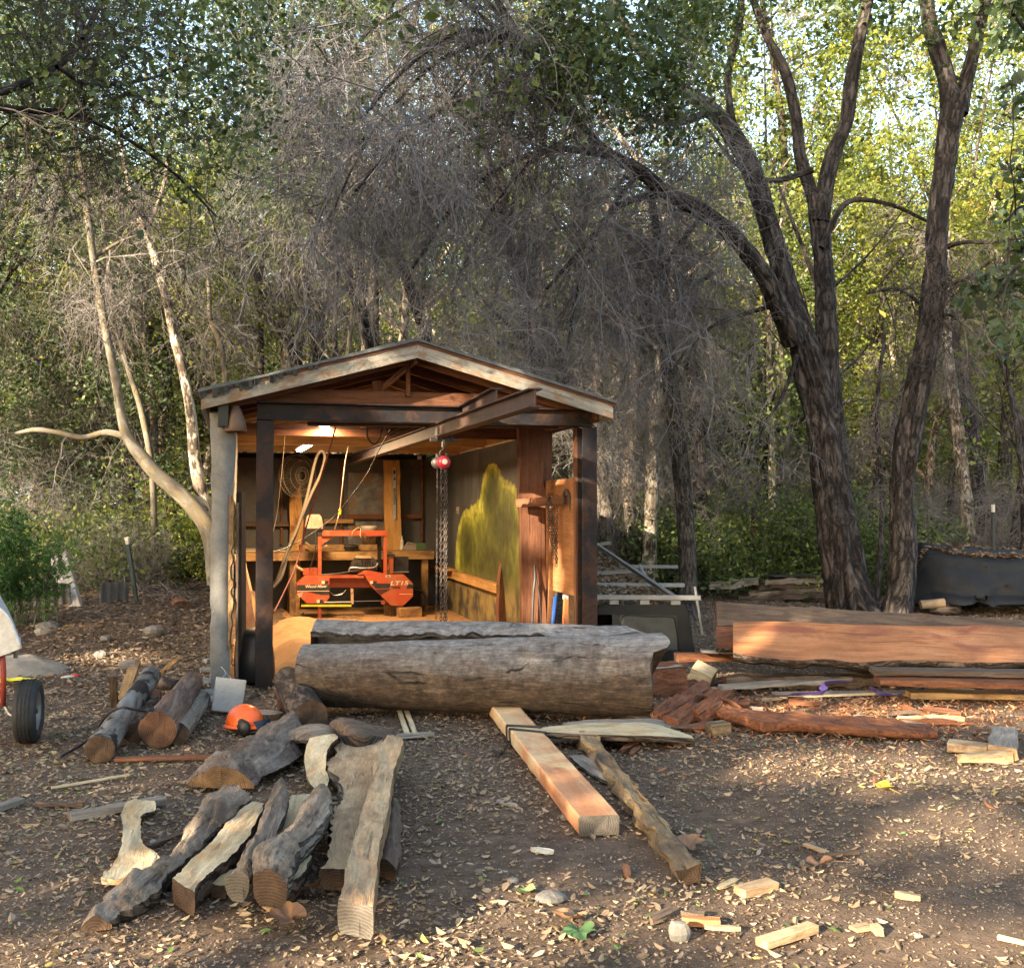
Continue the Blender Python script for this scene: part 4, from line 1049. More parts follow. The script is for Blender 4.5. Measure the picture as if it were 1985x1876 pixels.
def slab(name, label, cat, secs, th, tm, bm, em=None, n=80, wob=.02, prof=None, top=.006, seed=0, group=None, gap=.012, mtop=13, arch=0.0):
    """slab from sections (uL,vL,uR,vR,z_top[,th]) given near to far; top face, sawn ends, bark edge as a part"""
    rg = np.random.default_rng(seed + 11)
    L = np.array([gp(s[0], s[1], s[4]) for s in secs]); R = np.array([gp(s[2], s[3], s[4]) for s in secs])
    T = np.array([(s[5] if len(s) > 5 else th) for s in secs], float)
    L, R = spline(L, n), spline(R, n); T = np.interp(np.linspace(0, 1, n), np.linspace(0, 1, len(T)), T)
    c0, c1 = (L[0] + R[0]) / 2, (L[-1] + R[-1]) / 2
    wdt = np.linalg.norm(R - L, axis=1, keepdims=True)
    ax = nrm(R - L); s_ = np.linspace(0, 1, n)[:, None] * np.linalg.norm(c1 - c0)
    L = L - ax * wob * (vn(np.c_[s_ * 5, s_ * 0 + seed, s_ * 0]) + .6 * vn(np.c_[s_ * 17, s_ * 0 + seed, s_ * 0]) + .3 * vn(np.c_[s_ * 50, s_ * 0 + seed, s_ * 0]))[:, None]
    R = R + ax * wob * (vn(np.c_[s_ * 5, s_ * 0 + seed + 9, s_ * 0]) + .6 * vn(np.c_[s_ * 17, s_ * 0 + seed + 9, s_ * 0]) + .3 * vn(np.c_[s_ * 50, s_ * 0 + seed + 9, s_ * 0]))[:, None]
    M = frame(np.r_[c0[:2], 0], np.r_[c1[:2], 0]); M[2, 3] = float(gh(c0[0], c0[1]))
    up = np.array([0, 0, 1.0])
    f = np.linspace(0, 1, mtop)
    top_ = L[:, None] * (1 - f)[None, :, None] + R[:, None] * f[None, :, None]
    lx = (s_ * np.ones((1, mtop)))[..., None]; ac = (f[None] * wdt)[..., None]
    hb = top * (vn((top_ * [9, 9, 0] + seed).reshape(-1, 3)) + .9 * fbm(np.concatenate([lx * 7, ac * 48, lx * 0 + seed], -1).reshape(-1, 3), 2)).reshape(n, mtop) * np.sin(f * PI)[None] ** .5 + arch * np.sin(f * PI)[None]
    top_ = top_ + up * hb[..., None]
    prof = prof or [(-.02, .35), (-.005, .8), (.06, 1.0), (.94, 1.0), (1.005, .8), (1.02, .35)]
    pr = []
    for k, (a, g) in enumerate(prof):
        e = .12 * vn(np.c_[s_ * 11, s_ * 0 + k * 3.1 + seed, s_ * 0])[:, None] * wdt * .25
        pr.append(L * (1 - a) + R * a - up * (T[:, None] * g) + ax * e * (1 if a > .5 else -1) * (0 < g < 1))
    side = np.stack([L] + pr + [R], 1)
    ground = np.array([gh(p[0], p[1]) for p in side.reshape(-1, 3)]).reshape(side.shape[:2])
    V = inv(M, top_.reshape(-1, 3)); g = np.arange(n * mtop).reshape(n, mtop)
    o = obj(name, mesh(name, V, gq(g)[:, ::-1] * 1, tm, None, None, True), None, M); tag(o, label, cat, group)
    # orient faces up
    k = side.shape[1]
    Vs = inv(M, side.reshape(-1, 3)); gs = np.arange(n * k).reshape(n, k)
    lu = np.repeat(s_, k, 1); ru = np.repeat(np.linspace(0, 1, k)[None], n, 0) * (T[:, None] * 2 + wdt)
    put("bark_edge", (Vs, [gq(gs)], np.stack([lu, ru], -1).reshape(-1, 2)), bm, o, smooth=True)
    for sgn, r0 in ((-1, 0), (1, n - 1)):
        ring = np.vstack([top_[r0], side[r0][::-1][1:-1]])
        c = ring.mean(0); r2 = np.vstack([c[None], ring]); m_ = len(ring); i = np.arange(m_); j = (i + 1) % m_
        tri = np.stack([i * 0, 1 + i, 1 + j], -1)
        put("cut_end", (inv(M, r2), [tri if sgn > 0 else tri[:, ::-1]], r2[:, :2].copy()), em or tm, o)
    return o

def plank(name, label, cat, p0, p1, W, T, mat, roll=0.0, rough=.04, group=None, em=None, taper=1.0, seed=0, n=16, bend=0.0, up=(0, 0, 1), tip=None):
    """sawn or split piece between two points given at its centre line"""
    rg = np.random.default_rng(seed + 3)
    p0, p1 = np.asarray(p0, float), np.asarray(p1, float)
    M = frame(p0, p1, up, roll); L = float(np.linalg.norm(p1 - p0))
    c = min(W, T) * .08
    sec = np.array([(-W / 2 + c, -T / 2), (W / 2 - c, -T / 2), (W / 2, -T / 2 + c), (W / 2, T / 2 - c), (W / 2 - c, T / 2), (-W / 2 + c, T / 2), (-W / 2, T / 2 - c), (-W / 2, -T / 2 + c)])
    V = []
    for k in range(n):
        t = k / (n - 1); s_ = 1 + (taper - 1) * t
        sy = sz = s_
        if tip: sy = s_ * min(1, tip[0] + (1 - tip[0]) * t / .25) * min(1, tip[1] + (1 - tip[1]) * (1 - t) / .25)
        w = sec * [sy, sz]
        w = w + rough * min(W, T) * np.c_[vn(np.c_[np.full(8, t * L * 7 + seed), np.arange(8) * 1.3, np.full(8, 1.0)]), vn(np.c_[np.full(8, t * L * 7 + seed), np.arange(8) * 1.3, np.full(8, 7.0)])] * 2
        x = t * L + (rg.normal(0, rough * .15 * W, 8) if k in (0, n - 1) else 0)
        V.append(np.c_[np.full(8, 0) + x, w[:, 0] + bend * math.sin(t * PI), w[:, 1]])
    V = np.vstack(V); i = np.arange(n - 1)[:, None] * 8; j = np.arange(8)[None]; j2 = (j + 1) % 8
    q = np.stack([i + j, i + 8 + j, i + 8 + j2, i + j2], -1).reshape(-1, 4)[:, ::-1]
    if em is None:
        o = obj(name, mesh(name, V, [q, np.arange(8)[None, ::-1].copy(), np.arange(8)[None] + 8 * (n - 1)], mat), None, M)
    else:
        o = obj(name, mesh(name, V, [q], mat), None, M)
        put("cut_end", (V[:8], [np.arange(8)[None, ::-1].copy()], V[:8, :2].copy()), em, o)
        put("cut_end", (V[-8:], [np.arange(8)[None]], V[-8:, :2].copy()), em, o)
    return tag(o, label, cat, group)

def gplank(name, label, cat, a, b, W, T, mat, z=None, zb=None, **k):
    z = T / 2 + .004 if z is None else z
    return plank(name, label, cat, gp(*a, z), gp(*b, z if zb is None else zb), W, T, mat, **k)

# ---- the great split log in front of the shed
yl, yr = 8.35, 8.02
A = np.array([dp(585, 1305, yl - .30)[0], yl, 0]); B = np.array([dp(1274, 1305, yr - .28)[0], yr, 0])
A[2] = B[2] = 0.0
MB = frame(A, B); LB = float(np.linalg.norm(B - A))
n = 90; t = np.linspace(0, 1, n)
def section(t):
    """closed loop (y,z): front outer arc, front lip, crevice, back wall, back lip, back arc"""
    o = 1 - sm(.55, .93, t)                         # how open the split is
    zl = .535 + .125 * t                            # front lip height
    zbk = .700 - .012 * t
    pts = []
    for a in np.linspace(-100, 62, 22):             # front arc, from the bottom up
        a_ = math.radians(a); pts.append((-.345 * math.cos(a_), .375 + (.345 if a < 0 else (zl - .365)) * math.sin(a_) * (1.0 if a < 0 else 1 / math.sin(math.radians(62)) * .97)))
    yf = -.162
    pts += [(yf + .03, zl + .002), (yf + .06, zl - .012 - .02 * o), (yf + .085, zl - .03 - .16 * o), (yf + .13, zl - .04 - .26 * o)]
    pts += [(yf + .20 + .14 * o, zl - .03 - .24 * o), (yf + .215 + .16 * o, max(.555, zl - .012)), (.045, .575), (.030, .607), (.045, .622), (.085, zbk - .048), (.13, zbk - .012), (.19, zbk), (.25, zbk - .035)]
    for a in np.linspace(40, -72, 16):
        a_ = math.radians(a); pts.append((.36 * math.cos(a_), .36 + .345 * math.sin(a_)))
    return np.array(pts)
secs = []
for k in range(n):
    s_ = section(t[k]); m_ = len(s_)
    nz = np.c_[np.full(m_, t[k] * LB * 2.2), s_ * 3.0]
    d = .018 * fbm(nz, 3) + .009 * fbm(np.c_[np.full(m_, t[k] * LB * 6), s_ * 24], 3)
    c = np.array([0, .36]); r = nrm(s_ - c)
    s_ = s_ + r * d[:, None]
    lip = (np.arange(m_) >= 28) & (np.arange(m_) <= 30)
    s_[lip, 1] += .010 * vn([[t[k] * 22, 4, 4]])[0] + .008 * vn([[t[k] * 75, 4, 4]])[0]
    x = np.full(m_, t[k] * LB)
    # far end: the top front juts out as a tongue, the back half stops short
    y_, z_ = s_[:, 0], s_[:, 1]
    if t[k] > .80:
        f = (t[k] - .80) / .20
        f2 = max(0.0, (t[k] - .90) / .10)
        tongue = sm(.545, .575, z_) * (y_ < -.0)
        x = x + f2 * (.13 * tongue * (1 - np.abs(z_ - .615) / .11).clip(0, 1) ** .6) - f * .20 * sm(.62, .68, z_) * (y_ > .02) + f * .02 * vn(np.c_[y_ * 9, z_ * 9, y_ * 0])
    if t[k] < .1:
        x = x + (.1 - t[k]) * .35 * sm(.35, .1, z_) * (y_ < .1)
    secs.append(np.c_[x, s_])
V = np.array(secs); m_ = V.shape[1]
g = np.arange(n * m_).reshape(n, m_); g2 = np.concatenate([g, g[:, :1]], 1)
seg = np.linalg.norm(np.diff(np.concatenate([V[0], V[0][:1]]), axis=0), axis=1); per = np.concatenate([[0], np.cumsum(seg)[:-1]])
uv = np.stack([np.repeat(t[:, None] * LB, m_, 1), np.repeat(per[None], n, 0)], -1).reshape(-1, 2)
def biglogmat(name, inner=False):
    m, nt = newmat(name)
    c = coords(nt, 'UV', False); oc = nd(nt, "ShaderNodeTexCoord").outputs["Object"]
    sx = nd(nt, "ShaderNodeSeparateXYZ", {0: oc})
    ga = noise(nt, scl(nt, c, (7, 60, 1)), 1.0, 8, .75, .8); gb = noise(nt, c, 13, 6, .75)
    g = mixc(nt, .5, ga, gb)
    g1 = noise(nt, scl(nt, c, (1.0, 5, 1)), 1.0, 8, .75, 1.0)
    grey = ramp(nt, g, [(.36, (.045, .042, .04)), (.5, (.155, .15, .15)), (.64, (.30, .295, .295))])
    brn = ramp(nt, g, [(.36, (.016, .011, .008)), (.5, (.068, .047, .034)), (.64, (.17, .122, .09))])
    h = nd(nt, "ShaderNodeMath", {0: g1, 1: .62, 2: sx.outputs[2]}, operation='MULTIPLY_ADD').outputs[0]
    col = mixc(nt, ramp(nt, h, [(.62, 0.0), (.92, 1.0)]), brn, grey)  # grey weathered top, brown underside; its lit top is partly in this colour
    # faint brown stains, cracks
    st = noise(nt, scl(nt, c, (1.5, 4, 1)), 1.7, 6, .7, .5)
    col = mixc(nt, ramp(nt, st, [(.52, 0.0), (.70, .55)]), col, (.10, .06, .04))
    v = nd(nt, "ShaderNodeTexVoronoi", {"Vector": scl(nt, nd(nt, "ShaderNodeVectorMath", {0: c, 1: nd(nt, "ShaderNodeVectorMath", {0: noise(nt, c, 4, 3, out=1), 1: (.3, .12, 0)}, operation='MULTIPLY').outputs[0]}, operation='ADD').outputs[0], (.9, 4.2, 1)), "Scale": 1.0}, feature='DISTANCE_TO_EDGE')
    crack = ramp(nt, v.outputs["Distance"], [(.006, .18), (.022, 1.0)])
    cm = ramp(nt, noise(nt, c, 2.5, 3), [(.50, 1.0), (.58, 0.0)])
    crack = mixc(nt, cm, crack, (1, 1, 1))
    col = mixc(nt, 1.0, col, crack, 'MULTIPLY')
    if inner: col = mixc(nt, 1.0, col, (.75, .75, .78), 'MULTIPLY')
    hh = mixc(nt, .4, g, crack)
    finish(nt, col, .9, hh, 1.0, .022)
    return m
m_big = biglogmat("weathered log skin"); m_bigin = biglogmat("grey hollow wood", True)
biglog = thing("split_log", "huge weathered grey log split along its top, lying before the shed", "log", M=MB)
qa = gq(g2); ns = m_
which = np.tile(np.arange(m_), n - 1)
front = which < 25; inn = (which >= 25) & (which < 29); back = which >= 29
put("outer_skin", (V.reshape(-1, 3), [qa[front]], uv), m_big, biglog, smooth=True)
put("split_hollow", (V.reshape(-1, 3), [qa[inn]], uv), m_bigin, biglog, smooth=True)
put("rear_skin", (V.reshape(-1, 3), [qa[back]], uv), m_big, biglog, smooth=True)
lipV, lf, luv = tube(np.array([V[k][29] + [0, -.004, -.002 + .012 * vn([[k * .9, 1, 1]])[0]] for k in range(0, n - 4)]), .010, 6, disp=lambda l, th, r: .6 * vn(np.stack([l * 30, np.cos(th), np.sin(th)], -1).reshape(-1, 3)).reshape(l.shape))
put("bark_rim", (lipV, lf, luv), b_dark, biglog, smooth=True)
for k, sgn in ((0, -1), (n - 1, 1)):
    ring = V[k]; c = np.array([ring[:, 0].mean(), 0, .33]); r2 = np.vstack([c[None], ring]); i = np.arange(m_); j = (i + 1) % m_
    tri = np.stack([i * 0, 1 + i, 1 + j], -1)
    put("cut_end", (r2, [tri if sgn < 0 else tri[:, ::-1]], r2[:, :2].copy()), e_brown, biglog)

# ---- bearers under it
gplank("bearer", "short dark bearer log under the huge split log's far end", "bearer", (1195, 1372), (1262, 1400), .14, .06, m_brownw, z=.03, seed=3, rough=.1)
for k, (u0, v0, u1, v1) in enumerate(((772, 1372, 790, 1424), (785, 1372, 806, 1424))):
    gplank("batten", ["pale batten poking from under the huge log, beside the wedge of grey wood", "pale batten poking from under the huge log, the one nearer the striped beam"][k], "batten", (u1, v1), (u0, v0), .035, .025, m_fresh, z=.02, seed=k)

# ---- redwood beam with strap
zb = .10
nl, nr, fl_, fr_ = gp(1124, 1567, zb), gp(1201, 1592, zb), gp(955, 1376, zb + .01), gp(1022, 1376, zb + .01)
n0, f0 = (nl + nr) / 2, (fl_ + fr_) / 2
ax_b = nrm((f0 - n0) * [1, 1, 0]); wd = float(abs(np.cross(ax_b[:2], (nr - nl)[:2]))) * 1.55
beam = plank("redwood_beam", "freshly sawn two-tone redwood beam sticking out from under the huge log", "beam", n0 - [0, 0, .05], f0 + (f0 - n0) * .12 - [0, 0, .055], wd * .97, .095, m_beam, rough=.02, em=e_grey, seed=5, n=24)  # grey end grain darkens the near end, its shade is in the colour
# strap round it
stp = thing("tie_strap", "narrow black strap wound twice round the sawn redwood beam", "strap", M=np.array(beam.matrix_basis))
Lb = float(np.linalg.norm(f0 - n0)); 
for k, (x0, sk) in enumerate(((.74, .10), (.79, .06))):
    xx = Lb * x0; hw_, ht = wd * .97 / 2 + .006, .0475 + .006
    lp = np.array([(xx, -hw_, -ht), (xx - sk, -hw_, ht), (xx + sk * .6, hw_, ht), (xx + .02, hw_, -ht), (xx, -hw_, -ht)])
    lp2 = np.vstack([np.linspace(lp[i], lp[i + 1], 8, endpoint=False) for i in range(4)] + [lp[-1:]])
    put("loop", tube(lp2, .009, 6), m_black, stp)
put("loose_end", tube(spline([(Lb * .74, wd * .5 + .01, -.02), (Lb * .70, wd * .5 + .06, -.045), (Lb * .66, wd * .5 + .10, -.048), (Lb * .70, wd * .5 + .14, -.048), (Lb * .64, wd * .5 + .12, -.046)], 20), .008, 6), m_black, stp)

# ---- loose pieces round the beam
gplank("old_post", "long weathered tan post lying beside the sawn redwood beam", "post", (1336, 1693), (1136, 1432), .085, .085, m_oldpost, z=.045, rough=.16, em=e_brown, seed=8, n=30)
slab("split_board", "long pale split board lying just in front of the huge log's far end", "board", [(1028, 1416, 1032, 1412, .10), (1100, 1421, 1110, 1403, .10), (1200, 1424, 1200, 1400, .10), (1270, 1426, 1265, 1402, .09), (1346, 1431, 1340, 1425, .05)], .045, m_fresh, b_edge, wob=.012, seed=2)
slab("bark_piece", "grey bark slab half hidden behind the long pale split board", "bark", [(1090, 1405, 1092, 1400, .06), (1160, 1409, 1160, 1394, .08), (1250, 1408, 1255, 1392, .08), (1300, 1408, 1302, 1400, .05)], .05, m_greyw, b_edgegrey, wob=.02, seed=4)
slab("grey_splinter", "flat grey splinter of wood beside the old tan post", "splinter", [(1108, 1464, 1125, 1462, .03), (1125, 1482, 1150, 1472, .03), (1160, 1505, 1180, 1498, .03), (1185, 1520, 1190, 1517, .02)], .02, m_greyw, b_edgegrey, wob=.01, n=24, seed=6)

# ---- foreground pieces, left of centre
slab("bark_slab", "long rough bark slab, the lowest and longest of the fanned-out offcuts", "slab", [(168, 1794, 196, 1792, .03, .02), (205, 1745, 262, 1757, .05, .05), (262, 1690, 315, 1712, .07, .07), (330, 1645, 365, 1655, .09, .08), (375, 1590, 420, 1608, .11, .09), (400, 1550, 462, 1572, .12, .1), (430, 1528, 486, 1548, .10, .08)], .07, m_grey, b_edge, em=e_brown, wob=.03, top=.03, seed=21, arch=.035, mtop=11)
slab("curved_slab", "cream L-shaped slab offcut with a wide ragged foot", "slab", [(188, 1700, 262, 1702, .05), (215, 1676, 312, 1664, .05), (232, 1640, 282, 1635, .05), (236, 1600, 270, 1600, .05), (237, 1572, 276, 1578, .05), (244, 1556, 300, 1568, .05), (262, 1547, 298, 1551, .05)], .03, m_fresh, b_edge, wob=.010, seed=23)
slab("cream_board", "cream thick board with a brown sawn end between the bark slab and the forked log", "board", [(336, 1702, 374, 1726, .11), (362, 1676, 402, 1697, .11), (408, 1630, 450, 1655, .11), (450, 1585, 490, 1602, .11), (487, 1553, 514, 1556, .10)], .10, m_fresh, b_edge, em=e_brown, wob=.014, seed=25)
slab("cream_block", "small pale block at the near end of the grey limb", "block", [(408, 1712, 436, 1716, .06), (424, 1698, 446, 1700, .06), (436, 1684, 458, 1684, .06)], .055, m_fresh, b_edge, em=e_brown, n=20, wob=.006, seed=26)
slab("round_slab", "cream round-ended slab with a sawn tan underside beneath the forked log", "slab", [(493, 1716, 560, 1718, .10, .10), (498, 1702, 592, 1690, .11, .12), (520, 1660, 606, 1662, .11, .12), (540, 1600, 585, 1640, .11, .11), (555, 1560, 610, 1565, .11, .10), (562, 1540, 622, 1536, .11, .1)], .11, m_fresh, b_edge, em=e_tan, wob=.014, seed=28, prof=[(.03, .5), (.15, .85), (.35, 1), (.65, 1), (.85, .85), (.97, .5)])
slab("grey_limb", "silver-grey slender limb slab standing proud between the cream board and the forked log", "slab", [(446, 1700, 486, 1706, .15), (462, 1670, 496, 1680, .17), (490, 1620, 525, 1636, .17), (514, 1570, 548, 1590, .19), (526, 1532, 556, 1545, .19), (536, 1517, 548, 1519, .17)], .09, m_grey, b_edgegrey, em=e_grey, wob=.018, top=.02, arch=.03, seed=30, prof=[(.0, .4), (.1, .75), (.3, 1), (.7, 1), (.9, .75), (1, .4)])
slab("forked_log", "grey half log with a forked upper limb and a flat sawn near end", "log", [(485, 1700, 566, 1713, .20, .10), (486, 1672, 575, 1680, .22, .12), (497, 1633, 572, 1652, .22, .12), (540, 1625, 592, 1632, .22, .11), (572, 1590, 620, 1606, .22, .10), (592, 1552, 640, 1570, .21, .10), (612, 1536, 648, 1545, .19, .09)], .11, m_grey, b_edgegrey, em=e_brown, wob=.02, top=.02, arch=.045, seed=32, prof=[(.0, .3), (.05, .7), (.2, 1), (.8, 1), (.95, .7), (1, .3)])
slab("wide_slab", "widest tan slab with a grey bark edge and a natural notch", "slab", [(630, 1682, 680, 1684, .10), (634, 1640, 700, 1642, .10), (648, 1600, 716, 1600, .10), (648, 1572, 724, 1565, .10), (664, 1535, 735, 1530, .10), (640, 1488, 738, 1492, .10), (652, 1455, 740, 1458, .10), (660, 1434, 738, 1434, .10)], .09, m_tan, b_edgegrey, em=e_brown, wob=.02, seed=34)
slab("curved_slab", "cream crescent slab leaning on the widest tan slab's notch", "slab", [(612, 1532, 632, 1528, .05), (596, 1510, 634, 1508, .07), (590, 1470, 630, 1488, .10), (596, 1440, 634, 1452, .14), (606, 1428, 650, 1432, .16), (640, 1422, 650, 1424, .16)], .03, m_fresh, b_edge, wob=.012, seed=36)
slab("bark_slab", "brown bark slab lying under the long sawn beam's outer side", "slab", [(735, 1672, 772, 1684, .07), (738, 1630, 774, 1636, .08), (742, 1590, 772, 1590, .08), (744, 1560, 770, 1555, .07)], .06, m_brownw, b_edge, em=e_brown, wob=.015, seed=38, arch=.02)
slab("sawn_beam", "long rough tan beam lying on top of the widest slab", "beam", [(659, 1742, 722, 1756, .19, .12), (676, 1660, 734, 1666, .19, .12), (697, 1590, 746, 1592, .19, .11), (722, 1500, 764, 1500, .19, .10), (742, 1440, 780, 1442, .20, .10), (752, 1424, 781, 1432, .20, .10)], .11, m_tan, m_oldpost, em=e_grey, wob=.006, seed=40, top=.012)
slab("half_log", "hollow half-round log with a rotten brown arch at its near end", "log", [(352, 1519, 497, 1523, .03, .03), (380, 1500, 505, 1506, .04, .03), (450, 1465, 545, 1490, .05, .03), (500, 1428, 585, 1462, .05, .03), (545, 1405, 600, 1440, .05, .03)], .03, m_halflog, b_edge, em=e_hollow, wob=.02, arch=.135, top=.035, seed=42, mtop=15, prof=[(.02, .5), (.5, .6), (.98, .5)])
log("log_stub", "short bark-covered log leaning under the huge log's near end", "log", gp(600, 1395, .10), gp(556, 1318, .20), .135, .11, b_log, e_brown, seed=9)
slab("wedge_slab", "grey wedge-shaped slab with a dark triangular end beside the huge log", "slab", [(634, 1428, 650, 1430, .10, .08), (640, 1400, 680, 1424, .17, .15), (665, 1395, 715, 1425, .16, .12), (710, 1412, 745, 1428, .10, .06), (760, 1425, 768, 1430, .05, .03)], .12, m_brownw, b_edge, em=e_brown, wob=.012, arch=.05, seed=44)
slab("bark_plate", "curled bark plate overlapping the hollow half log", "bark", [(536, 1428, 560, 1434, .13), (575, 1410, 610, 1434, .15), (610, 1404, 640, 1426, .15), (640, 1414, 658, 1424, .12)], .025, m_grey, b_edge, wob=.02, arch=.03, seed=46)
log("stump_slice", "pale stump slice with sawn sides lying beside the orange helmet", "stump", gp(505, 1402, .0), gp(505, 1402, .0) + [.006, .006, .085], .155, .15, m_bench, wood("stump top", [(.10, .08, .065), (.22, .18, .145), (.32, .27, .22)], sc=(8, 8, 8)), n=8, amp=.10, seed=12, roll=.3)
gplank("red_sliver", "thin dark red sliver of wood standing on end beside the huge log", "sliver", (548, 1378), (540, 1322), .06, .03, m_rotten, z=.05, zb=.18, rough=.15, seed=13, tip=(1, .2))
gplank("flat_board", "grey flat board lying on the leaves behind the cream L-shaped slab", "board", (134, 1583), (318, 1550), .075, .035, m_greyw, em=e_grey, seed=14, rough=.05)
gplank("dark_lath", "thin dark lath between the cream L-shaped slab and the long bark slab", "lath", (288, 1640), (372, 1608), .03, .012, m_brownw, z=.008, seed=15, rough=.12)
gplank("brown_board", "narrow brown board lying in front of the heap of small logs", "board", (222, 1472), (426, 1465), .055, .02, m_redwood, z=.02, seed=16, rough=.05)
gplank("thin_stick", "thin pale stick lying on the leaves before the narrow brown board", "stick", (100, 1527), (250, 1501), .018, .012, m_fresh, seed=17, rough=.08)
gplank("board_end", "grey board end jutting in at the photo's edge beyond the cream slab", "board", (-30, 1575), (40, 1550), .06, .03, m_greyw, seed=18)
gplank("bark_strip", "dark flat strip of bark lying past the grey board end", "bark", (70, 1556), (162, 1560), .05, .02, m_brownw, seed=19, rough=.2, tip=(.4, .3))
gplank("grey_chip", "flat grey chip beside the sawn beam's far end", "chip", (755, 1428), (842, 1422), .08, .02, m_greyw, z=.02, seed=20, rough=.15, tip=(.6, .3))

# ---- heap of small logs
log("small_log", "mottled grey and black log at the outer side of the log heap", "log", gp(193, 1452, .085), gp(292, 1309, .22), .088, .078, bark("mottled log", [(.05, .035, .025), (.22, .19, .16), (.36, .33, .29)], sc=(1.2, 6, 6), ridged=False, lichen=((.03, .02, .016), 3.5)), e_brown, seed=1, amp=.09)
log("small_log", "thick dark log with a reddish swollen cut end on top of the heap", "log", gp(305, 1412, .14), gp(372, 1322, .20), .125, .082, b_logred, e_red, seed=2, amp=.13, knots=2)
log("small_log", "slim grey log on the shed side of the log heap", "log", gp(345, 1423, .075), gp(392, 1354, .09), .075, .065, b_loggrey, e_brown, seed=3, amp=.09)
log("small_log", "short dark log wedged between the two biggest logs", "log", gp(260, 1420, .07), gp(300, 1360, .09), .07, .065, b_log, e_brown, seed=4)
log("small_log", "short black-ended log lying crosswise behind the heap", "log", gp(342, 1328, .12), gp(300, 1318, .13), .05, .05, b_log, e_brown, seed=6)
gplank("short_post", "short dark post standing on end behind the mottled log", "post", (221, 1366), (219, 1306), .06, .06, m_brownw, z=.02, zb=.30, seed=31)
gplank("pale_offcut", "pale orange offcut behind the mottled log", "offcut", (240, 1352), (262, 1282), .09, .03, m_bench, z=.02, zb=.24, seed=33, rough=.08)
gplank("pale_offcut", "grey and cream offcut end sticking up past the mottled log", "offcut", (232, 1290), (262, 1284), .10, .05, m_greyw, z=.28, zb=.30, seed=37, em=e_tan)
gplank("bark_wedge", "triangular orange wood piece leaning behind the dark log", "offcut", (300, 1312), (346, 1276), .16, .025, m_bench, z=.12, zb=.34, seed=35, rough=.12, tip=(1, .25), roll=.6)
gplank("red_board", "dark red board wedged upright between the logs", "board", (300, 1380), (302, 1338), .07, .02, m_redwood, z=.05, zb=.18, seed=39)
o = put("black_hose", tube(spline([gp(118, 1466, .012), gp(162, 1440, .012), gp(186, 1418, .02), gp(201, 1394, .12), gp(214, 1380, .26), gp(236, 1371, .33), gp(256, 1374, .31), gp(276, 1377, .27), gp(292, 1376, .27), gp(300, 1370, .2)], 80), .009, 8), m_rubber, None, None, smooth=True)
tag(o, "black rubber hose trailing over the mottled log", "hose")

# ---- concrete block
p = gp(443, 1347, .125)
MBk = frame(p, p + nrm(np.array([.95, .28, -.16])), roll=-.14)
blk = thing("concrete_block", "grey hollow concrete block tipped against the foot of the plastered wall", "block", M=MBk)
m_conc = paint("concrete block", (.40, .385, .36), .95, (.26, .24, .22), .6, 9, .8)
put("body", boxes([(-.115, .115, -.10, -.07, -.13, .13, .007), (-.115, .115, .07, .10, -.13, .13, .007), (-.115, -.085, -.07, .07, -.13, .13, .004), (.085, .115, -.07, .07, -.13, .13, .004), (-.015, .015, -.07, .07, -.13, .13, .004)]), m_conc, blk)
put("wire", tube(spline([(-.07, -.06, .13), (-.05, -.03, .17), (-.09, .0, .21), (-.02, .02, .15), (.0, .0, .13)], 20), .003, 5), m_metal, blk)
o = put("plaster_rubble", join([xform(cbox(-.5 * s_, .5 * s_, -.4 * s_, .4 * s_, -.02, .03, .01), np.vstack([np.c_[np.array([[math.cos(a), -math.sin(a), 0], [math.sin(a), math.cos(a), 0], [0, 0, 1]]), gp(u, v, .01)], [0, 0, 0, 1]])) for u, v, s_, a in ((402, 1300, .14, .3), (408, 1322, .2, 1.1), (398, 1345, .16, .6), (410, 1360, .22, 2.0), (404, 1282, .1, .9))]), m_plaster); tag(o, "crumbled plaster along the wall's outer foot", "rubble", kind="stuff")

# ---- helmet
p = gp(474, 1418, .0)
hm = thing("safety_helmet", "orange forestry helmet with black ear muffs lying on the ground", "helmet", loc=p, rotz=math.radians(-12))
m_hel = paint("helmet orange", (.85, .12, .012), .35, (.6, .12, .03), .3, 10, .0, spec=.5)
prof = [(.112, .055), (.110, .08), (.104, .115), (.09, .15), (.065, .175), (.035, .187), (0, .19)]
V, fs, uv = lathe(prof[::1], 32); V[:, 0] *= 1.22
put("shell", (V, [f[:, ::-1] for f in fs], uv), m_hel, hm, smooth=True)
br = []
for k in range(33):
    a = 2 * PI * k / 32; ex = 1.22 * (1 + .12 * max(0, math.cos(a)) ** 3)
    br.append([(math.cos(a) * .108 * 1.22, math.sin(a) * .108, .06), (math.cos(a) * .128 * ex, math.sin(a) * .122, .048), (math.cos(a) * .128 * ex, math.sin(a) * .122, .040), (math.cos(a) * .108 * 1.22, math.sin(a) * .108, .050)])
V = np.array(br).reshape(-1, 3); g = np.arange(33 * 4).reshape(33, 4)
put("brim", (V, [gq(g)], V[:, :2].copy()), m_hel, hm, smooth=True)
for yy in (-.02, 0, .02):
    put("ridge", tube([(math.cos(a) * .128 , yy, .058 + .133 * math.sin(a)) for a in np.linspace(.35, PI - .35, 20)], .005, 6), m_hel, hm, smooth=True)
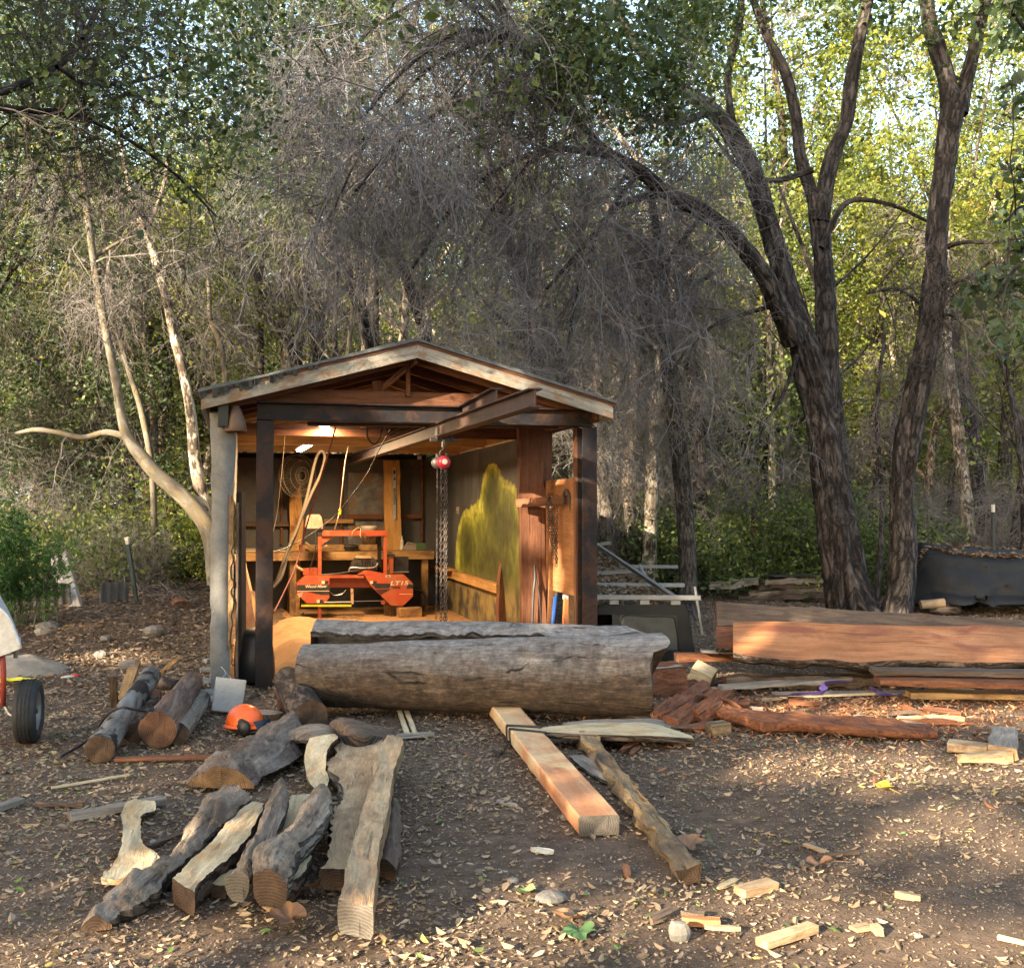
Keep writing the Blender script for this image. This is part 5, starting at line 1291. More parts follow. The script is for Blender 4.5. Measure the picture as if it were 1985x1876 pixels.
for sy in (-1, 1):
    mf = put("ear_muff", lathe([(0, 0), (.04, 0), (.05, .012), (.05, .028), (.036, .04), (0, .042)], 20, 'y'), m_black, hm, np.array([[1, 0, 0, .045], [0, -sy * -1.0, 0, sy * .085], [0, 0, 1.1, .05], [0, 0, 0, 1.0]]), smooth=True)
    put("hinge", lathe([(0, 0), (.022, 0), (.022, .014), (0, .014)], 16, 'y'), m_black, hm, np.array([[1, 0, 0, .03], [0, sy * 1.0, 0, sy * .108], [0, 0, 1, .095], [0, 0, 0, 1.0]]))
m_visor = paint("visor mesh", (.02, .028, .05), .5, amt=.2)
vis = []
for k in range(15):
    a = -1.2 + 2.4 * k / 14
    vis.append([(.085 + math.cos(a) * .085, math.sin(a) * .115, .10), (.115 + math.cos(a) * .085, math.sin(a) * .12, .055), (.105 + math.cos(a) * .085, math.sin(a) * .115, .008)])
V = np.array(vis).reshape(-1, 3); put("visor", (V, [gq(np.arange(45).reshape(15, 3))], V[:, :2].copy()), m_visor, hm, smooth=True)
put("chin_rest", tube(spline([(-.10, -.07, .045), (-.02, -.09, .02), (.06, -.09, .015), (.13, -.06, .02)], 16), .012, 8), m_black, hm, smooth=True)

# ---- wheel and barrow at the edge of the picture
p = gp(52, 1440, 0); R_ = .215
yawW = math.radians(-58)                       # the axle points to the camera's right
MW = np.eye(4); ax = np.array([.967, .254, 0]); 
MW[:3, 1] = ax; MW[:3, 0] = np.cross(ax, (0, 0, 1)); MW[:3, 2] = (0, 0, 1); MW[:3, 3] = p + [0, .02, R_]
cart = thing("utility_cart", "galvanised tub cart with a red leg and one black road wheel", "cart", M=MW)
wh = put("tyre", lathe([(.128, -.055), (.135, -.066), (.165, -.075), (.195, -.070), (.208, -.058), (.2145, -.03), (.215, 0), (.2145, .03), (.208, .058), (.195, .070), (.165, .075), (.135, .066), (.128, .055)], 56, 'y'), m_rubber, cart, smooth=True)
gr = []
for yy in (-.036, -.012, .012, .036):
    th = np.linspace(0, 2 * PI, 97); zz = yy + .004 * np.where(np.arange(97) % 2 == 0, 1, -1)
    gr.append(tube(np.c_[np.cos(th) * .2150, zz, np.sin(th) * .2150], .0022, 4, caps=False))
put("tread_groove", join(gr), m_tar, wh)
rm = put("rim", lathe([(0, .035), (.035, .037), (.04, .03), (.07, .018), (.095, .022), (.11, .04), (.122, .058), (.13, .06), (.13, -.05), (.11, -.04), (0, -.03)], 36, 'y'), paint("worn rim", (.20, .18, .155), .55, (.09, .065, .045), .8, 9, .2, metal=.3), cart, smooth=True)
put("hub", lathe([(0, .06), (.018, .058), (.024, .035), (.024, .0)], 16, 'y'), m_darkmetal, rm)
for k in range(5):
    a = 2 * PI * k / 5; put("wheel_nut", lathe([(0, .03), (.008, .03), (.009, .02), (.009, .01)], 6, 'y'), m_darkmetal, rm, np.array([[1, 0, 0, math.cos(a) * .045], [0, 1, 0, 0], [0, 0, 1, math.sin(a) * .045], [0, 0, 0, 1.0]]))
MWi = np.linalg.inv(MW)
def wl(u, v, y): return (MWi @ np.r_[dp(u, v, y), 1])[:3]
put("axle_bracket", tube(spline([wl(48, 1388, 7.2), wl(20, 1385, 7.2), wl(5, 1362, 7.2), wl(-30, 1330, 7.2)], 20), .014, 8), m_metal, cart, smooth=True)
put("leg", tube([wl(6, 1368, 7.15), wl(7, 1300, 7.1), wl(2, 1230, 7.1)], .018, 10), paint("faded red paint", (.30, .045, .03), .55, (.12, .06, .04), .6, 8), cart, smooth=True)
put("leg", tube([wl(30, 1275, 7.6), wl(36, 1235, 7.6)], .016, 8), m_greyw, cart)
m_galv = paint("weathered galvanised", (.50, .52, .55), .55, (.25, .22, .19), .7, 5, .1, metal=.25)
pts = [(0, 1171), (15, 1196), (28, 1224), (39, 1254), (42, 1256), (0, 1272), (-120, 1300), (-130, 1190)]
fr = [wl(u, v, 7.0) for u, v in pts]; bk_ = [wl(u, v, 7.6) for u, v in [(u * .95, v * .96 + 30) for u, v in pts]]
V = np.array(fr + bk_); k = len(pts); i = np.arange(k); j = (i + 1) % k
put("tub", (V, [np.arange(k)[None], (np.arange(k) + k)[None, ::-1].copy(), np.stack([i, i + k, j + k, j], -1)], V[:, :2].copy()), m_galv, cart)
put("tub_rim", tube(spline([wl(-10, 1170, 6.99), wl(15, 1195, 6.99), wl(28, 1223, 6.99), wl(40, 1255, 6.99)], 16), .010, 8), m_galv, cart, smooth=True)

# ---- small stuff by the cart
n = 30; gx, gy = np.meshgrid(np.linspace(-1, 1, n), np.linspace(-1, 1, n), indexing='ij')
p = gp(28, 1300, 0); rr = np.sqrt(gx ** 2 + gy ** 2)
Zs = .20 * np.clip(1 - rr, 0, 1) ** .8 * (1 + .25 * fbm(np.stack([gx * 4, gy * 4, gx * 0], -1), 3).reshape(n, n)) - .02
V = np.stack([gx * .55, gy * .5, Zs + .0], -1).reshape(-1, 3)
o = put("sand_pile", (V, [gq(np.arange(n * n).reshape(n, n))], V[:, :2].copy()), paint("pale sand", (.29, .245, .19), .95, (.17, .13, .095), .8, 14, 1.0), None, None, smooth=True); o.location = p; tag(o, "low pile of pale sand beside the galvanised cart", "sand pile")
p = gp(35, 1325, .02); n = 16; gx, gy = np.meshgrid(np.linspace(0, 1, n), np.linspace(0, 1, n), indexing='ij')
V = np.stack([(gx - .5) * .36, (gy - .5) * .22 * (1 - .4 * gx), .03 + .025 * fbm(np.stack([gx * 5, gy * 5, gx * 0], -1), 3).reshape(n, n) * 1.4], -1).reshape(-1, 3)
o = put("yellow_bag", (V, [gq(np.arange(n * n).reshape(n, n))], V[:, :2].copy()), paint("yellow film", (.72, .62, .01), .35, amt=.15), None, None, smooth=True); o.location = p; tag(o, "crumpled bright yellow plastic bag beside the sand pile", "bag")
def scrap(name, label, cat, u, v, sz, mat, sd=1, flat=.35, ri=0.0):
    rg = np.random.default_rng(sd); V, fs, uv = lathe([(0, -.5), (.35, -.42), (.5, -.1), (.48, .2), (.3, .45), (0, .5)], 12)
    V = V * (1 + .28 * vn(V * 2.2 + sd)[:, None] + .12 * vn(V * 6 + sd)[:, None]); V = V * np.array([sz, sz * rg.uniform(.6, .9), sz * flat])
    o = put(name, (V, [f[:, ::-1] for f in fs], uv), mat, None, None, smooth=False); o.location = gp(u, v, sz * flat * .32); o.rotation_euler = (0, 0, ri); return tag(o, label, cat)
scrap("red_rag", "small red plastic scrap on the leaves behind the cart wheel", "scrap", 146, 1309, .10, paint("red scrap", (.5, .03, .02), .5, amt=.2), 3, .25)
scrap("plastic_scrap", "crumpled clear white plastic scrap beside the red one", "scrap", 131, 1312, .12, m_white, 4, .2)
scrap("fieldstone", "largest rounded fieldstone below the bamboo clump", "stone", 94, 1216, .30, m_stone, 5, .6)
scrap("fieldstone", "smaller round stone in front of the largest one by the bamboo", "stone", 82, 1226, .18, m_stone, 6, .6)
scrap("fieldstone", "pale flat fieldstone among the leaves halfway to the shed", "stone", 298, 1223, .26, m_stone, 7, .45)
scrap("fieldstone", "small stone among the leaves below the grey sheets", "stone", 196, 1268, .14, m_stone, 8, .6)
scrap("fieldstone", "little stone beside the white chip on the leaf bank", "stone", 205, 1238, .12, m_stone, 9, .6)
scrap("fieldstone", "low grey stone next to the crumpled green leaf", "stone", 1067, 1739, .115, m_stone, 10, .45)
scrap("fieldstone", "grey-white stone beside the pink split board", "stone", 1318, 1803, .09, m_stone, 11, .8)
scrap("fieldstone", "tiny dark pebble above the crumpled green leaf", "stone", 928, 1690, .04, m_stone, 12, .7)
scrap("fieldstone", "pebble between the big green leaf and the stone", "stone", 996, 1708, .05, m_stone, 13, .6)
gplank("white_chip", "thin white painted chip on the leaf bank", "chip", (120, 1217), (146, 1212), .06, .02, m_white, z=.05, seed=51)
gplank("white_shard", "curved white shard lying in the middle of the clearing", "shard", (1030, 1644), (1072, 1652), .035, .015, m_white, seed=52, rough=.2, tip=(.3, .3))
gplank("white_shard", "thin grey-white shard before the sawn redwood beam", "shard", (962, 1552), (1003, 1561), .03, .012, m_greyw, seed=53, rough=.2, tip=(.3, .3))
gplank("white_shard", "white splinter at the edge of the shade past the thick pale board", "shard", (1735, 1732), (1785, 1740), .03, .02, m_tan, seed=54, rough=.2, tip=(.3, .7))

# ---- left background
p = gp(143, 1182, 0)
slabst = plank("leaning_slab", "pale weathered slab standing at a slant beside the bamboo", "slab", gp(143, 1182, -.02), dp(114, 1076, gp(143, 1182)[1] + .25), .24, .07, m_palegrey, up=(0, 1, 0), seed=61, rough=.05)
for k, (u0, v0, u1, v1, hh, lab) in enumerate(((200, 1182, 249, 1176, .38, "grey corrugated sheet standing on edge behind the leaf bank"), (60, 1188, 140, 1182, .42, "dull grey sheet leaning behind the pale slanted slab"))):
    a, b = gp(u0, v0, 0), gp(u1, v1, 0); n = 40
    Mx = frame(a, b); L = float(np.linalg.norm(b - a)); xs = np.linspace(-.15 * L, L, n)
    V = np.concatenate([np.c_[xs, .012 * np.sin(xs * 60) - h * .25, np.full(n, h * (1 if h == 0 else 1 - .15 * (xs / L) ** 2))] for h in (0, hh)])
    i = np.arange(n - 1); o = put("metal_sheet", (V, [np.stack([i, i + 1, i + 1 + n, i + n], -1)], V[:, :2].copy()), paint("grey sheet " + str(k), (.14, .14, .145), .7, (.08, .07, .06), .6, 5), None, Mx, smooth=True); tag(o, lab, "sheet")
log("old_log", "dark sawn log end lying on the leaf bank beside the reddish one", "log", gp(320, 1175, .10), gp(330, 1166, .11), .13, .12, b_log, e_brown, seed=62)
log("old_log", "reddish split log end on the leaf bank nearest the shed", "log", gp(352, 1182, .09), gp(346, 1172, .10), .13, .12, m_rotten, e_brown, seed=63)
tp = thing("fence_post", "slanting dark green steel fence post on the leaf bank", "fence post", loc=gp(268, 1172, 0))
a = dp(248, 1055, gp(268, 1172)[1]) - gp(268, 1172, 0)
put("post", ibeam((0, 0, -.1), tuple(a), .05, .05, .008, up=(0, -1, 0)), paint("post green", (.035, .05, .048), .7, amt=.5), tp)
put("white_tip", ibeam(tuple(a), tuple(a * 1.12), .052, .052, .01, up=(0, -1, 0)), m_white, tp)
tp = thing("fence_post", "upright dark steel fence post behind the tarpaulin heap", "fence post", loc=dp(1926, 1085, 18.5) * [1, 1, 0] + [0, 0, float(gh(8.4, 18.5))])
put("post", ibeam((0, 0, -.1), (0, 0, 1.55), .05, .05, .008, up=(0, -1, 0)), paint("post green b", (.03, .036, .036), .7, amt=.5), tp)
put("white_tip", ibeam((0, 0, 1.55), (0, 0, 1.68), .052, .052, .01, up=(0, -1, 0)), m_white, tp)
tp = thing("fence_post", "dark steel fence post among the bushes between the slim trunk and the twin trunk", "fence post", loc=dp(1460, 1120, 19.5) * [1, 1, 0] + [0, 0, float(gh(4.5, 19.5))])
put("post", ibeam((0, 0, -.1), (0, 0, 1.6), .05, .05, .008, up=(0, -1, 0)), m_steel, tp)
# distant pale blue roof
ds = thing("distant_shed", "low far-off building with a pale blue roof glimpsed through the trees", "building", loc=(-14.6, 33, 0))
put("wall", cbox(-3.2, 3.2, -1.5, 1.5, -.2, 1.75), paint("dull green wall", (.06, .075, .07), .8), ds)
put("roof", join([prism([(-3.4, 0), (3.4, 0), (3.4, .06), (-3.4, .06)], 0, 0.01)] + [xform(cbox(-3.4, 3.4, -1.9, 0, 0, .05), np.array([[1, 0, 0, 0], [0, 1, 0, 0], [0, .35, 1, 2.35], [0, 0, 0, 1.0]])), xform(cbox(-3.4, 3.4, 0, 1.9, 0, .05), np.array([[1, 0, 0, 0], [0, 1, 0, 0], [0, -.35, 1, 2.35], [0, 0, 0, 1.0]]))]), paint("pale blue roof", (.50, .60, .66), .5, amt=.3), ds)

# ---- camper shell with aluminium rack behind the log
cs = thing("camper_shell", "black pickup camper shell with an aluminium roof rack, its roof covered in dry leaves", "camper shell", loc=(0, 0, 0))
yc = 11.0
C = {}
fr_ = dp(1347, 1240, yc); x1, zt0 = fr_[0], dp(1340, 1166, yc)[2]; zb_ = float(fr_[2]); zb_ = .02
x0 = dp(1120, 1180, yc)[0]
cs.location = (x1, yc, 0); cs.rotation_euler = (0, 0, math.radians(-4))
ztop = dp(1330, 1172, yc)[2]; Ls = 1.38; Ws = 1.75
m_cab = paint("dusty black fibreglass", (.006, .0065, .008), .5, (.03, .028, .025), .25, 4, .05, spec=.3)
m_wglass, nt = newmat("grey dusty window"); finish(nt, ramp(nt, noise(nt, coords(nt, 'OBJ'), 3, 4), [(.3, (.035, .037, .034)), (.7, (.10, .10, .09))]), .25, spec=.4)
# side panel toward us, with two window openings; ends, roof
def rp(pts, y0, y1): return prism(pts, y0, y1)
put("side_panel", join([rp([(-Ls, 0), (.02, 0), (.0, .10), (-Ls, .10)], 0, .03), rp([(-Ls, ztop - .11), (-.07, ztop - .11), (-.10, ztop), (-Ls, ztop)], 0, .03), rp([(-.16, .10), (.0, .10), (-.07, ztop - .11), (-.19, ztop - .11)], 0, .03), rp([(-.86, .10), (-.78, .10), (-.78, ztop - .11), (-.86, ztop - .11)], 0, .03), rp([(-1.378, .10), (-1.30, .10), (-1.30, ztop - .11), (-1.378, ztop - .11)], 0, .03)]), m_cab, cs)
wdw = put("window", boxes([(-.78, -.17, .012, .018, .10, ztop - .11, .001)]), m_wglass, cs)
put("window_frame", join([tube(spline([(-.76, .005, .13), (-.76, .005, ztop - .14), (-.50, .005, ztop - .125), (-.24, .005, ztop - .13), (-.20, .005, ztop - .20), (-.175, .005, .16), (-.21, .005, .12), (-.5, .005, .12), (-.76, .005, .13)], 50), .008, 6)]), m_black, wdw)
put("end_panel", xform(cbox(-.02, .0, .03, Ws, .0, ztop - .02), np.array([[1, 0, -.16, .02], [0, 1, 0, 0], [0, 0, 1, 0], [0, 0, 0, 1.0]])), m_cab, cs)
put("rear_panel", cbox(-Ls, -.1, Ws - .03, Ws, 0, ztop - .02), m_cab, cs)
put("roof", cbox(-Ls, -.10, .032, Ws - .032, ztop - .03, ztop + .015), m_cab, cs)
m_alu = paint("weathered aluminium", (.26, .255, .25), .5, (.14, .125, .11), .6, 7, .1, metal=.2)
zr = dp(1250, 1166, yc - .05)[2] + .0
zr = ztop + .05
put("rack_rail", boxes([(-Ls, .06, -.04, .0, zr, zr + .05, .004)]), m_alu, cs)
put("rack_rail", boxes([(-Ls, .06, Ws, Ws + .04, zr, zr + .05, .004)]), m_alu, cs)
put("rack_rail", boxes([(-Ls, .3, Ws * 3.1, Ws * 3.1 + .05, zr + .02, zr + .07, .004)]), m_alu, cs)
for k in range(4): put("rack_foot", cbox(-.25 - .32 * k, -.15 - .32 * k, -.03, .0, ztop, zr - .001), m_alu, cs)
put("rack_upright", tube([(.075, -.02, .28), (.0, -.02, zr + .14)], .014, 8), m_alu, cs)
# long slanting ladder rail over the leaf-covered cover behind
def cl(u, v, y):
    q = dp(u, v, y) - np.array([x1, yc, 0]); a = math.radians(4); return np.array([q[0] * math.cos(a) - q[1] * math.sin(a), q[0] * math.sin(a) + q[1] * math.cos(a), q[2]])
put("ladder_rail", ibeam(cl(1314, 1163, 11.0), cl(1155, 1055, 16.5), .05, .05, .01), m_alu, cs)
put("ladder_rail", ibeam(cl(1150, 1112, 14.0), cl(1246, 1105, 14.0), .05, .05, .01), m_alu, cs)
put("ladder_rail", ibeam(cl(1240, 1096, 14.0), cl(1254, 1126, 13.6), .04, .04, .01), m_alu, cs)
put("ladder_rail", ibeam(cl(1150, 1056, 16.5), cl(1184, 1052, 16.5), .05, .05, .01), m_alu, cs)
n = 30; A4 = [cl(1120, 1168, 11.05), cl(1318, 1166, 11.05), cl(1246, 1110, 14.0), cl(1165, 1064, 16.3), cl(1100, 1064, 16.3), cl(1100, 1112, 14.0)]
rows = [(A4[0], A4[1]), (A4[5], A4[2]), (A4[4], A4[3])]
Lp = spline([r[0] for r in rows], n); Rp = spline([r[1] for r in rows], n); f = np.linspace(0, 1, 14)
V = (Lp[:, None] * (1 - f)[None, :, None] + Rp[:, None] * f[None, :, None]).reshape(-1, 3); V[:, 2] += .03 * fbm(V * 3, 2) - .05
cover = put("leaf_cover", (V, [gq(np.arange(n * 14).reshape(n, 14))[:, ::-1]], V[:, :2].copy()), paint("leaf mulch", (.10, .07, .045), .95, (.05, .035, .025), .7, 20, .8), cs, smooth=True)
COVER = (V.reshape(n, 14, 3), np.array([x1, yc, 0.0]))

# ---- right side: slabs on bearers
def tslab(name, label, pts, y0, y1, th, tm, bm, em, wob=.02, seed=0):
    """slab tilted toward us: pts [(u, v_front, v_back)], front edge at depth y0, back at y1"""
    rg = np.random.default_rng(seed); n = 60
    Fp = spline([dp(u, a, y0) for u, a, b in pts], n); Bp = spline([dp(u, b, y1) for u, a, b in pts], n)
    s_ = np.linspace(0, 4, n)[:, None]
    M = frame((Fp[0] + Bp[0]) / 2, (Fp[-1] + Bp[-1]) / 2)
    dn = np.array([0, 0, -1.0]); nx = nrm(Bp - Fp)
    Fp = Fp - nx * wob * (fbm(np.c_[s_ * 2.2, s_ * 0 + seed, s_ * 0], 3))[:, None]
    f = np.linspace(0, 1, 10); top = Fp[:, None] * (1 - f)[None, :, None] + Bp[:, None] * f[None, :, None]
    top[..., 2] += .006 * vn(top.reshape(-1, 3) * 3).reshape(n, 10)
    o = obj(name, mesh(name, inv(M, top.reshape(-1, 3)), gq(np.arange(n * 10).reshape(n, 10)), tm, None, None, True), None, M); tag(o, label, "slab")
    e = (1 + .5 * fbm(np.c_[s_ * 2.5, s_ * 0 + 3 + seed, s_ * 0], 3))[:, None] * th
    sec = np.stack([Fp, Fp - nx * .01 * 1 + dn * e * .25, Fp + nx * .03 + dn * e * .6, Fp + nx * .10 + dn * e, Bp + dn * th, Bp], 1)
    L_ = np.linspace(0, 1, n) * np.linalg.norm(Fp[-1] - Fp[0])
    uv = np.stack([np.repeat(L_[:, None], 6, 1), np.repeat(np.array([0, .03, .09, .18, .9, 1.0])[None], n, 0)], -1).reshape(-1, 2)
    put("bark_edge", (inv(M, sec.reshape(-1, 3)), [gq(np.arange(n * 6).reshape(n, 6))[:, ::-1]], uv), bm, o, smooth=True)
    for r0 in (0, n - 1):
        ring = np.vstack([top[r0], sec[r0][::-1][1:-1]]); c = ring.mean(0); r2 = np.vstack([c[None], ring]); i = np.arange(len(ring)); j = (i + 1) % len(ring)
        put("cut_end", (inv(M, r2), [np.stack([i * 0, 1 + i, 1 + j], -1)], r2[:, :2].copy()), em, o)
    return o
tslab("live_edge_slab", "broad salmon-red slab with a wavy dark bark edge, on top of the stack", [(1421, 1268, 1206), (1470, 1271, 1205), (1540, 1278, 1205), (1600, 1277, 1208), (1660, 1281, 1210), (1750, 1278, 1212), (1850, 1282, 1213), (1905, 1283, 1211), (2000, 1285, 1216), (2150, 1290, 1220)], 9.2, 9.9, .13, m_salmon, b_edge, e_red, .055, 71)
tslab("live_edge_slab", "orange slab end lying lower, behind the broad salmon slab", [(1388, 1256, 1214), (1420, 1256, 1213), (1500, 1256, 1213), (1700, 1258, 1214)], 9.75, 10.05, .10, m_rotten, b_edge, e_red, .01, 73)
a, b = dp(1388, 1194, 10.6), dp(2120, 1232, 10.2)
plank("thick_plank", "thick dark brown plank resting on edge behind the salmon slab", "plank", a - [0, 0, .02], b - [0, 0, .05], .30, .16, m_brownw, roll=.75, em=e_red, rough=.05, seed=75, n=30)
gplank("square_beam", "orange-brown beam end poking out under the salmon slab", "beam", (1311, 1274), (1520, 1270), .14, .075, m_rotten, z=.20, zb=.19, em=e_red, seed=77, rough=.03)
gplank("brown_board", "thin grey-brown board on top of the orange-brown beam end", "board", (1360, 1262), (1420, 1264), .10, .02, m_greyw, z=.27, zb=.26, seed=78, rough=.05)
p = gp(1362, 1308, .085)
blk2 = put("sawn_block", cbox(-.10, .10, -.085, .085, -.075, .075, .003), m_fresh, None, frame(p, p + [.86, -.35, -.38], roll=.35)); tag(blk2, "bright yellow sawn block tipped on its corner before the stack", "block")
put("tan_end", cbox(.1002, .103, -.083, .083, -.073, .073, .001), e_tan, blk2)  # thin plate of tan end grain over one end
gplank("rotten_beam", "long dark beam with a crumbling near end under the salmon slab", "beam", (1404, 1322), (1700, 1318), .16, .10, m_brownw, z=.06, em=m_rotten, seed=79, rough=.12, n=30)
gplank("lower_board", "long reddish board lowest in the stack beyond the purple strap", "board", (1700, 1318), (2100, 1328), .28, .05, m_rotten, z=.16, seed=81, rough=.06, n=24)
gplank("lower_board", "dark board below the long reddish one, at its farther end", "board", (1760, 1345), (2120, 1350), .16, .05, m_bench, z=.05, seed=83, rough=.06, n=24)
gplank("brown_board", "dusty brown board between the salmon slab and the reddish board", "board", (1690, 1300), (2080, 1306), .22, .04, m_brownw, z=.22, seed=84, rough=.06, n=24)
gplank("pale_board", "pale split board lying in front of the crumbling beam", "board", (1396, 1332), (1650, 1316), .13, .035, m_greyw, z=.06, zb=.09, seed=85, rough=.1, tip=(.8, .3), n=24)
gplank("grey_board", "flat grey board under the purple strap", "board", (1500, 1345), (1760, 1342), .12, .02, m_greyw, z=.015, seed=86, rough=.08)
gplank("thin_stick", "long pale stick lying before the purple strap", "stick", (1512, 1352), (1695, 1344), .022, .018, m_fresh, z=.03, seed=87, rough=.05)
sp_ = [gp(1506, 1352, .02), gp(1540, 1347, .03), (gp(1580, 1345, .05)), gp(1600, 1340, .07), gp(1594, 1326, .12), gp(1630, 1321, .12), gp(1670, 1323, .12), gp(1690, 1330, .08), gp(1694, 1340, .03), gp(1720, 1346, .02), gp(1760, 1349, .02)]
def ribbon(pts, w, th=.003):
    P = spline(pts, 90); T = nrm(np.gradient(P, axis=0)); tw = np.linspace(0, 3, 90)
    s_ = np.cross(T, (0, 0, 1.0)); s_ = nrm(s_) * np.cos(.5 * np.sin(tw))[:, None] + np.array([0, 0, 1.0]) * np.sin(.9 * np.sin(tw * 2) + .5)[:, None]
    V = np.concatenate([P - s_ * w / 2, P + s_ * w / 2]); i = np.arange(89); return V, [np.stack([i, i + 1, i + 91, i + 90], -1)], V[:, :2].copy()
o = put("webbing_strap", ribbon(sp_, .05), paint("purple webbing", (.13, .075, .30), .8, (.06, .05, .10), .4, 12), None, None, smooth=True); tag(o, "purple webbing strap draped over the grey board in front of the stack", "strap")
o = put("webbing_strap", ribbon([gp(1372, 1331, .02), gp(1400, 1324, .04), gp(1430, 1327, .03), gp(1462, 1322, .02), gp(1490, 1318, .06)], .04), paint("dull purple webbing", (.09, .07, .16), .8, (.06, .05, .06), .5, 12), None, None, smooth=True); tag(o, "dull purple strap end lying behind the sawn yellow block", "strap")
slab("rotten_timber", "long rotten red timber lying nearest in front of the slab stack", "timber", [(1372, 1368, 1392, 1362, .06, .03), (1400, 1382, 1425, 1372, .09, .06), (1470, 1395, 1480, 1379, .09, .08), (1560, 1402, 1570, 1384, .08, .07), (1660, 1410, 1665, 1390, .07, .06), (1760, 1418, 1765, 1402, .05, .05), (1818, 1421, 1818, 1413, .04, .04)], .06, m_rotten, m_rotten, em=m_rotten, wob=.035, top=.025, seed=90, arch=.02)
for k, (a, b, W, T, lab) in enumerate((((1275, 1392), (1370, 1332), .13, .09, "broken red heartwood chunk, the longest of the broken ones by the huge log"), ((1300, 1402), (1362, 1368), .11, .08, "broken red chunk below the longest one"), ((1352, 1388), (1388, 1366), .10, .10, "short blocky red chunk beside the grey block"), ((1372, 1358), (1412, 1342), .14, .07, "dark red crumbly chunk under the pale split board"), ((1385, 1375), (1450, 1362), .08, .05, "flat red splinter pointing at the purple strap"))):
    gplank("heartwood_chunk", lab, "chunk", a, b, W, T, m_rotten, z=T / 2 + .02, zb=T / 2 + .05, seed=91 + k, rough=.22, em=m_rotten, tip=(.7, .7))
gplank("curved_root", "thin curved red root arching over the broken chunks", "root", (1388, 1352), (1440, 1382), .03, .03, m_rotten, z=.14, zb=.05, seed=97, rough=.2, bend=.06)
p = gp(1392, 1412, .04); o = put("grey_block", cbox(-.075, .075, -.06, .06, -.045, .045, .006), m_oldpost, None, frame(p, p + [.95, .3, .05])); tag(o, "grey-brown wood block beside the rotten timber's near end", "block")
p = gp(1284, 1314, .12)
o = plank("log_quarter", "orange-red quartered log end showing past the huge log", "log", p - [.25, .12, .02], p + [.16, .0, .0], .26, .24, m_rotten, em=e_red, rough=.05, seed=99); put("weathered_top", cbox(0.02, .40, -.12, .12, .1215, .124, .001), m_greyw, o)
gplank("scrap_board", "dark red scrap board lying past the camper shell's corner", "board", (1300, 1247), (1345, 1256), .07, .03, m_redwood, seed=100)
rsp = np.random.default_rng(77)
for k in range(26):
    u_, v_ = rsp.uniform(1290, 1900), rsp.uniform(1318, 1425); a_ = rsp.normal(0, 45); L_ = rsp.uniform(14, 60)
    gplank("splinter", "splinter of wood strewn round the slab stack and the rotten timber", "splinter", (u_ - L_, v_ - a_ * .08), (u_ + L_, v_ + a_ * .08), rsp.uniform(.02, .06), rsp.uniform(.012, .03), [m_rotten, m_brownw, m_tan, m_redwood, m_greyw][k % 5], z=rsp.uniform(.015, .04), seed=200 + k, rough=.22, tip=(rsp.uniform(.1, .7), rsp.uniform(.1, .7)), n=9, roll=rsp.uniform(-.6, .6), group="splinters strewn round the slab stack")
# blocks at the right edge
gplank("wood_block", "flat grey-tan block, middle one of the three lying together", "block", (1838, 1444), (1915, 1452), .13, .055, m_tan, em=e_grey, seed=101, rough=.06)
gplank("wood_block", "thick squared block standing highest of the three lying together", "block", (1944, 1460), (1946, 1420), .17, .085, m_greyw, em=e_tan, seed=102, rough=.06)
gplank("wood_block", "split tan billet lying nearest of the three blocks together", "block", (1860, 1470), (1957, 1466), .10, .055, m_tan, em=e_tan, seed=103, rough=.12, tip=(.5, .7))
# foreground bits on the right
gplank("pale_offcut", "thick pale offcut board with a slanting near end on the bare soil", "offcut", (1434, 1728), (1498, 1712), .072, .035, m_tan, em=e_tan, seed=111, rough=.06)
gplank("pale_chip", "thin pointed pale chip beside the thick pale offcut", "chip", (1392, 1721), (1428, 1704), .035, .01, m_fresh, seed=112, rough=.1, tip=(.3, .6))
gplank("sunlit_board", "sunlit yellow board offcut nearest the picture's lower edge", "offcut", (1476, 1828), (1576, 1795), .055, .028, m_tan, em=e_tan, seed=113, rough=.06)
gplank("pink_board", "pinkish split board in the sun patch", "board", (1322, 1782), (1396, 1786), .05, .022, m_salmon, seed=114, rough=.1, tip=(.5, .9))
gplank("pale_splinter", "pale pointed splinter next to the pinkish board", "splinter", (1366, 1795), (1436, 1799), .03, .012, m_tan, seed=115, rough=.1, tip=(.2, .5))
gplank("dark_bark", "curled dark bark scrap above the pinkish board", "bark", (1320, 1769), (1366, 1775), .035, .02, m_brownw, seed=116, rough=.25, tip=(.4, .4))
gplank("dark_bark", "dark bark sliver pointing at the pinkish board's end", "bark", (1262, 1786), (1305, 1766), .03, .02, m_brownw, seed=117, rough=.25, tip=(.4, .4))
gplank("pale_stick", "pale stick at the picture's edge beyond the sunlit board", "stick", (1934, 1815), (2000, 1830), .02, .014, m_fresh, seed=118)
gplank("dark_twig", "dark twig lying among the leaves in the half shade", "twig", (1586, 1657), (1665, 1652), .02, .014, m_brownw, seed=119, rough=.2)
gplank("pale_chip", "tan split chip leaning on the dark twig", "chip", (1560, 1636), (1604, 1652), .03, .012, m_tan, seed=120, rough=.15)
gplank("pale_chip", "square cream chip in the sun patch beyond the sunlit board", "chip", (1654, 1800), (1688, 1794), .05, .012, m_tan, seed=121, rough=.1)
gplank("pale_chip", "small brown cube of wood in the sun patch", "chip", (1694, 1795), (1706, 1806), .03, .028, m_tan, seed=122, rough=.1)
gplank("pale_chip", "reddish sliver before the sawn redwood beam", "chip", (1218, 1700), (1212, 1676), .03, .012, m_salmon, seed=123, rough=.1, tip=(.2, .6))
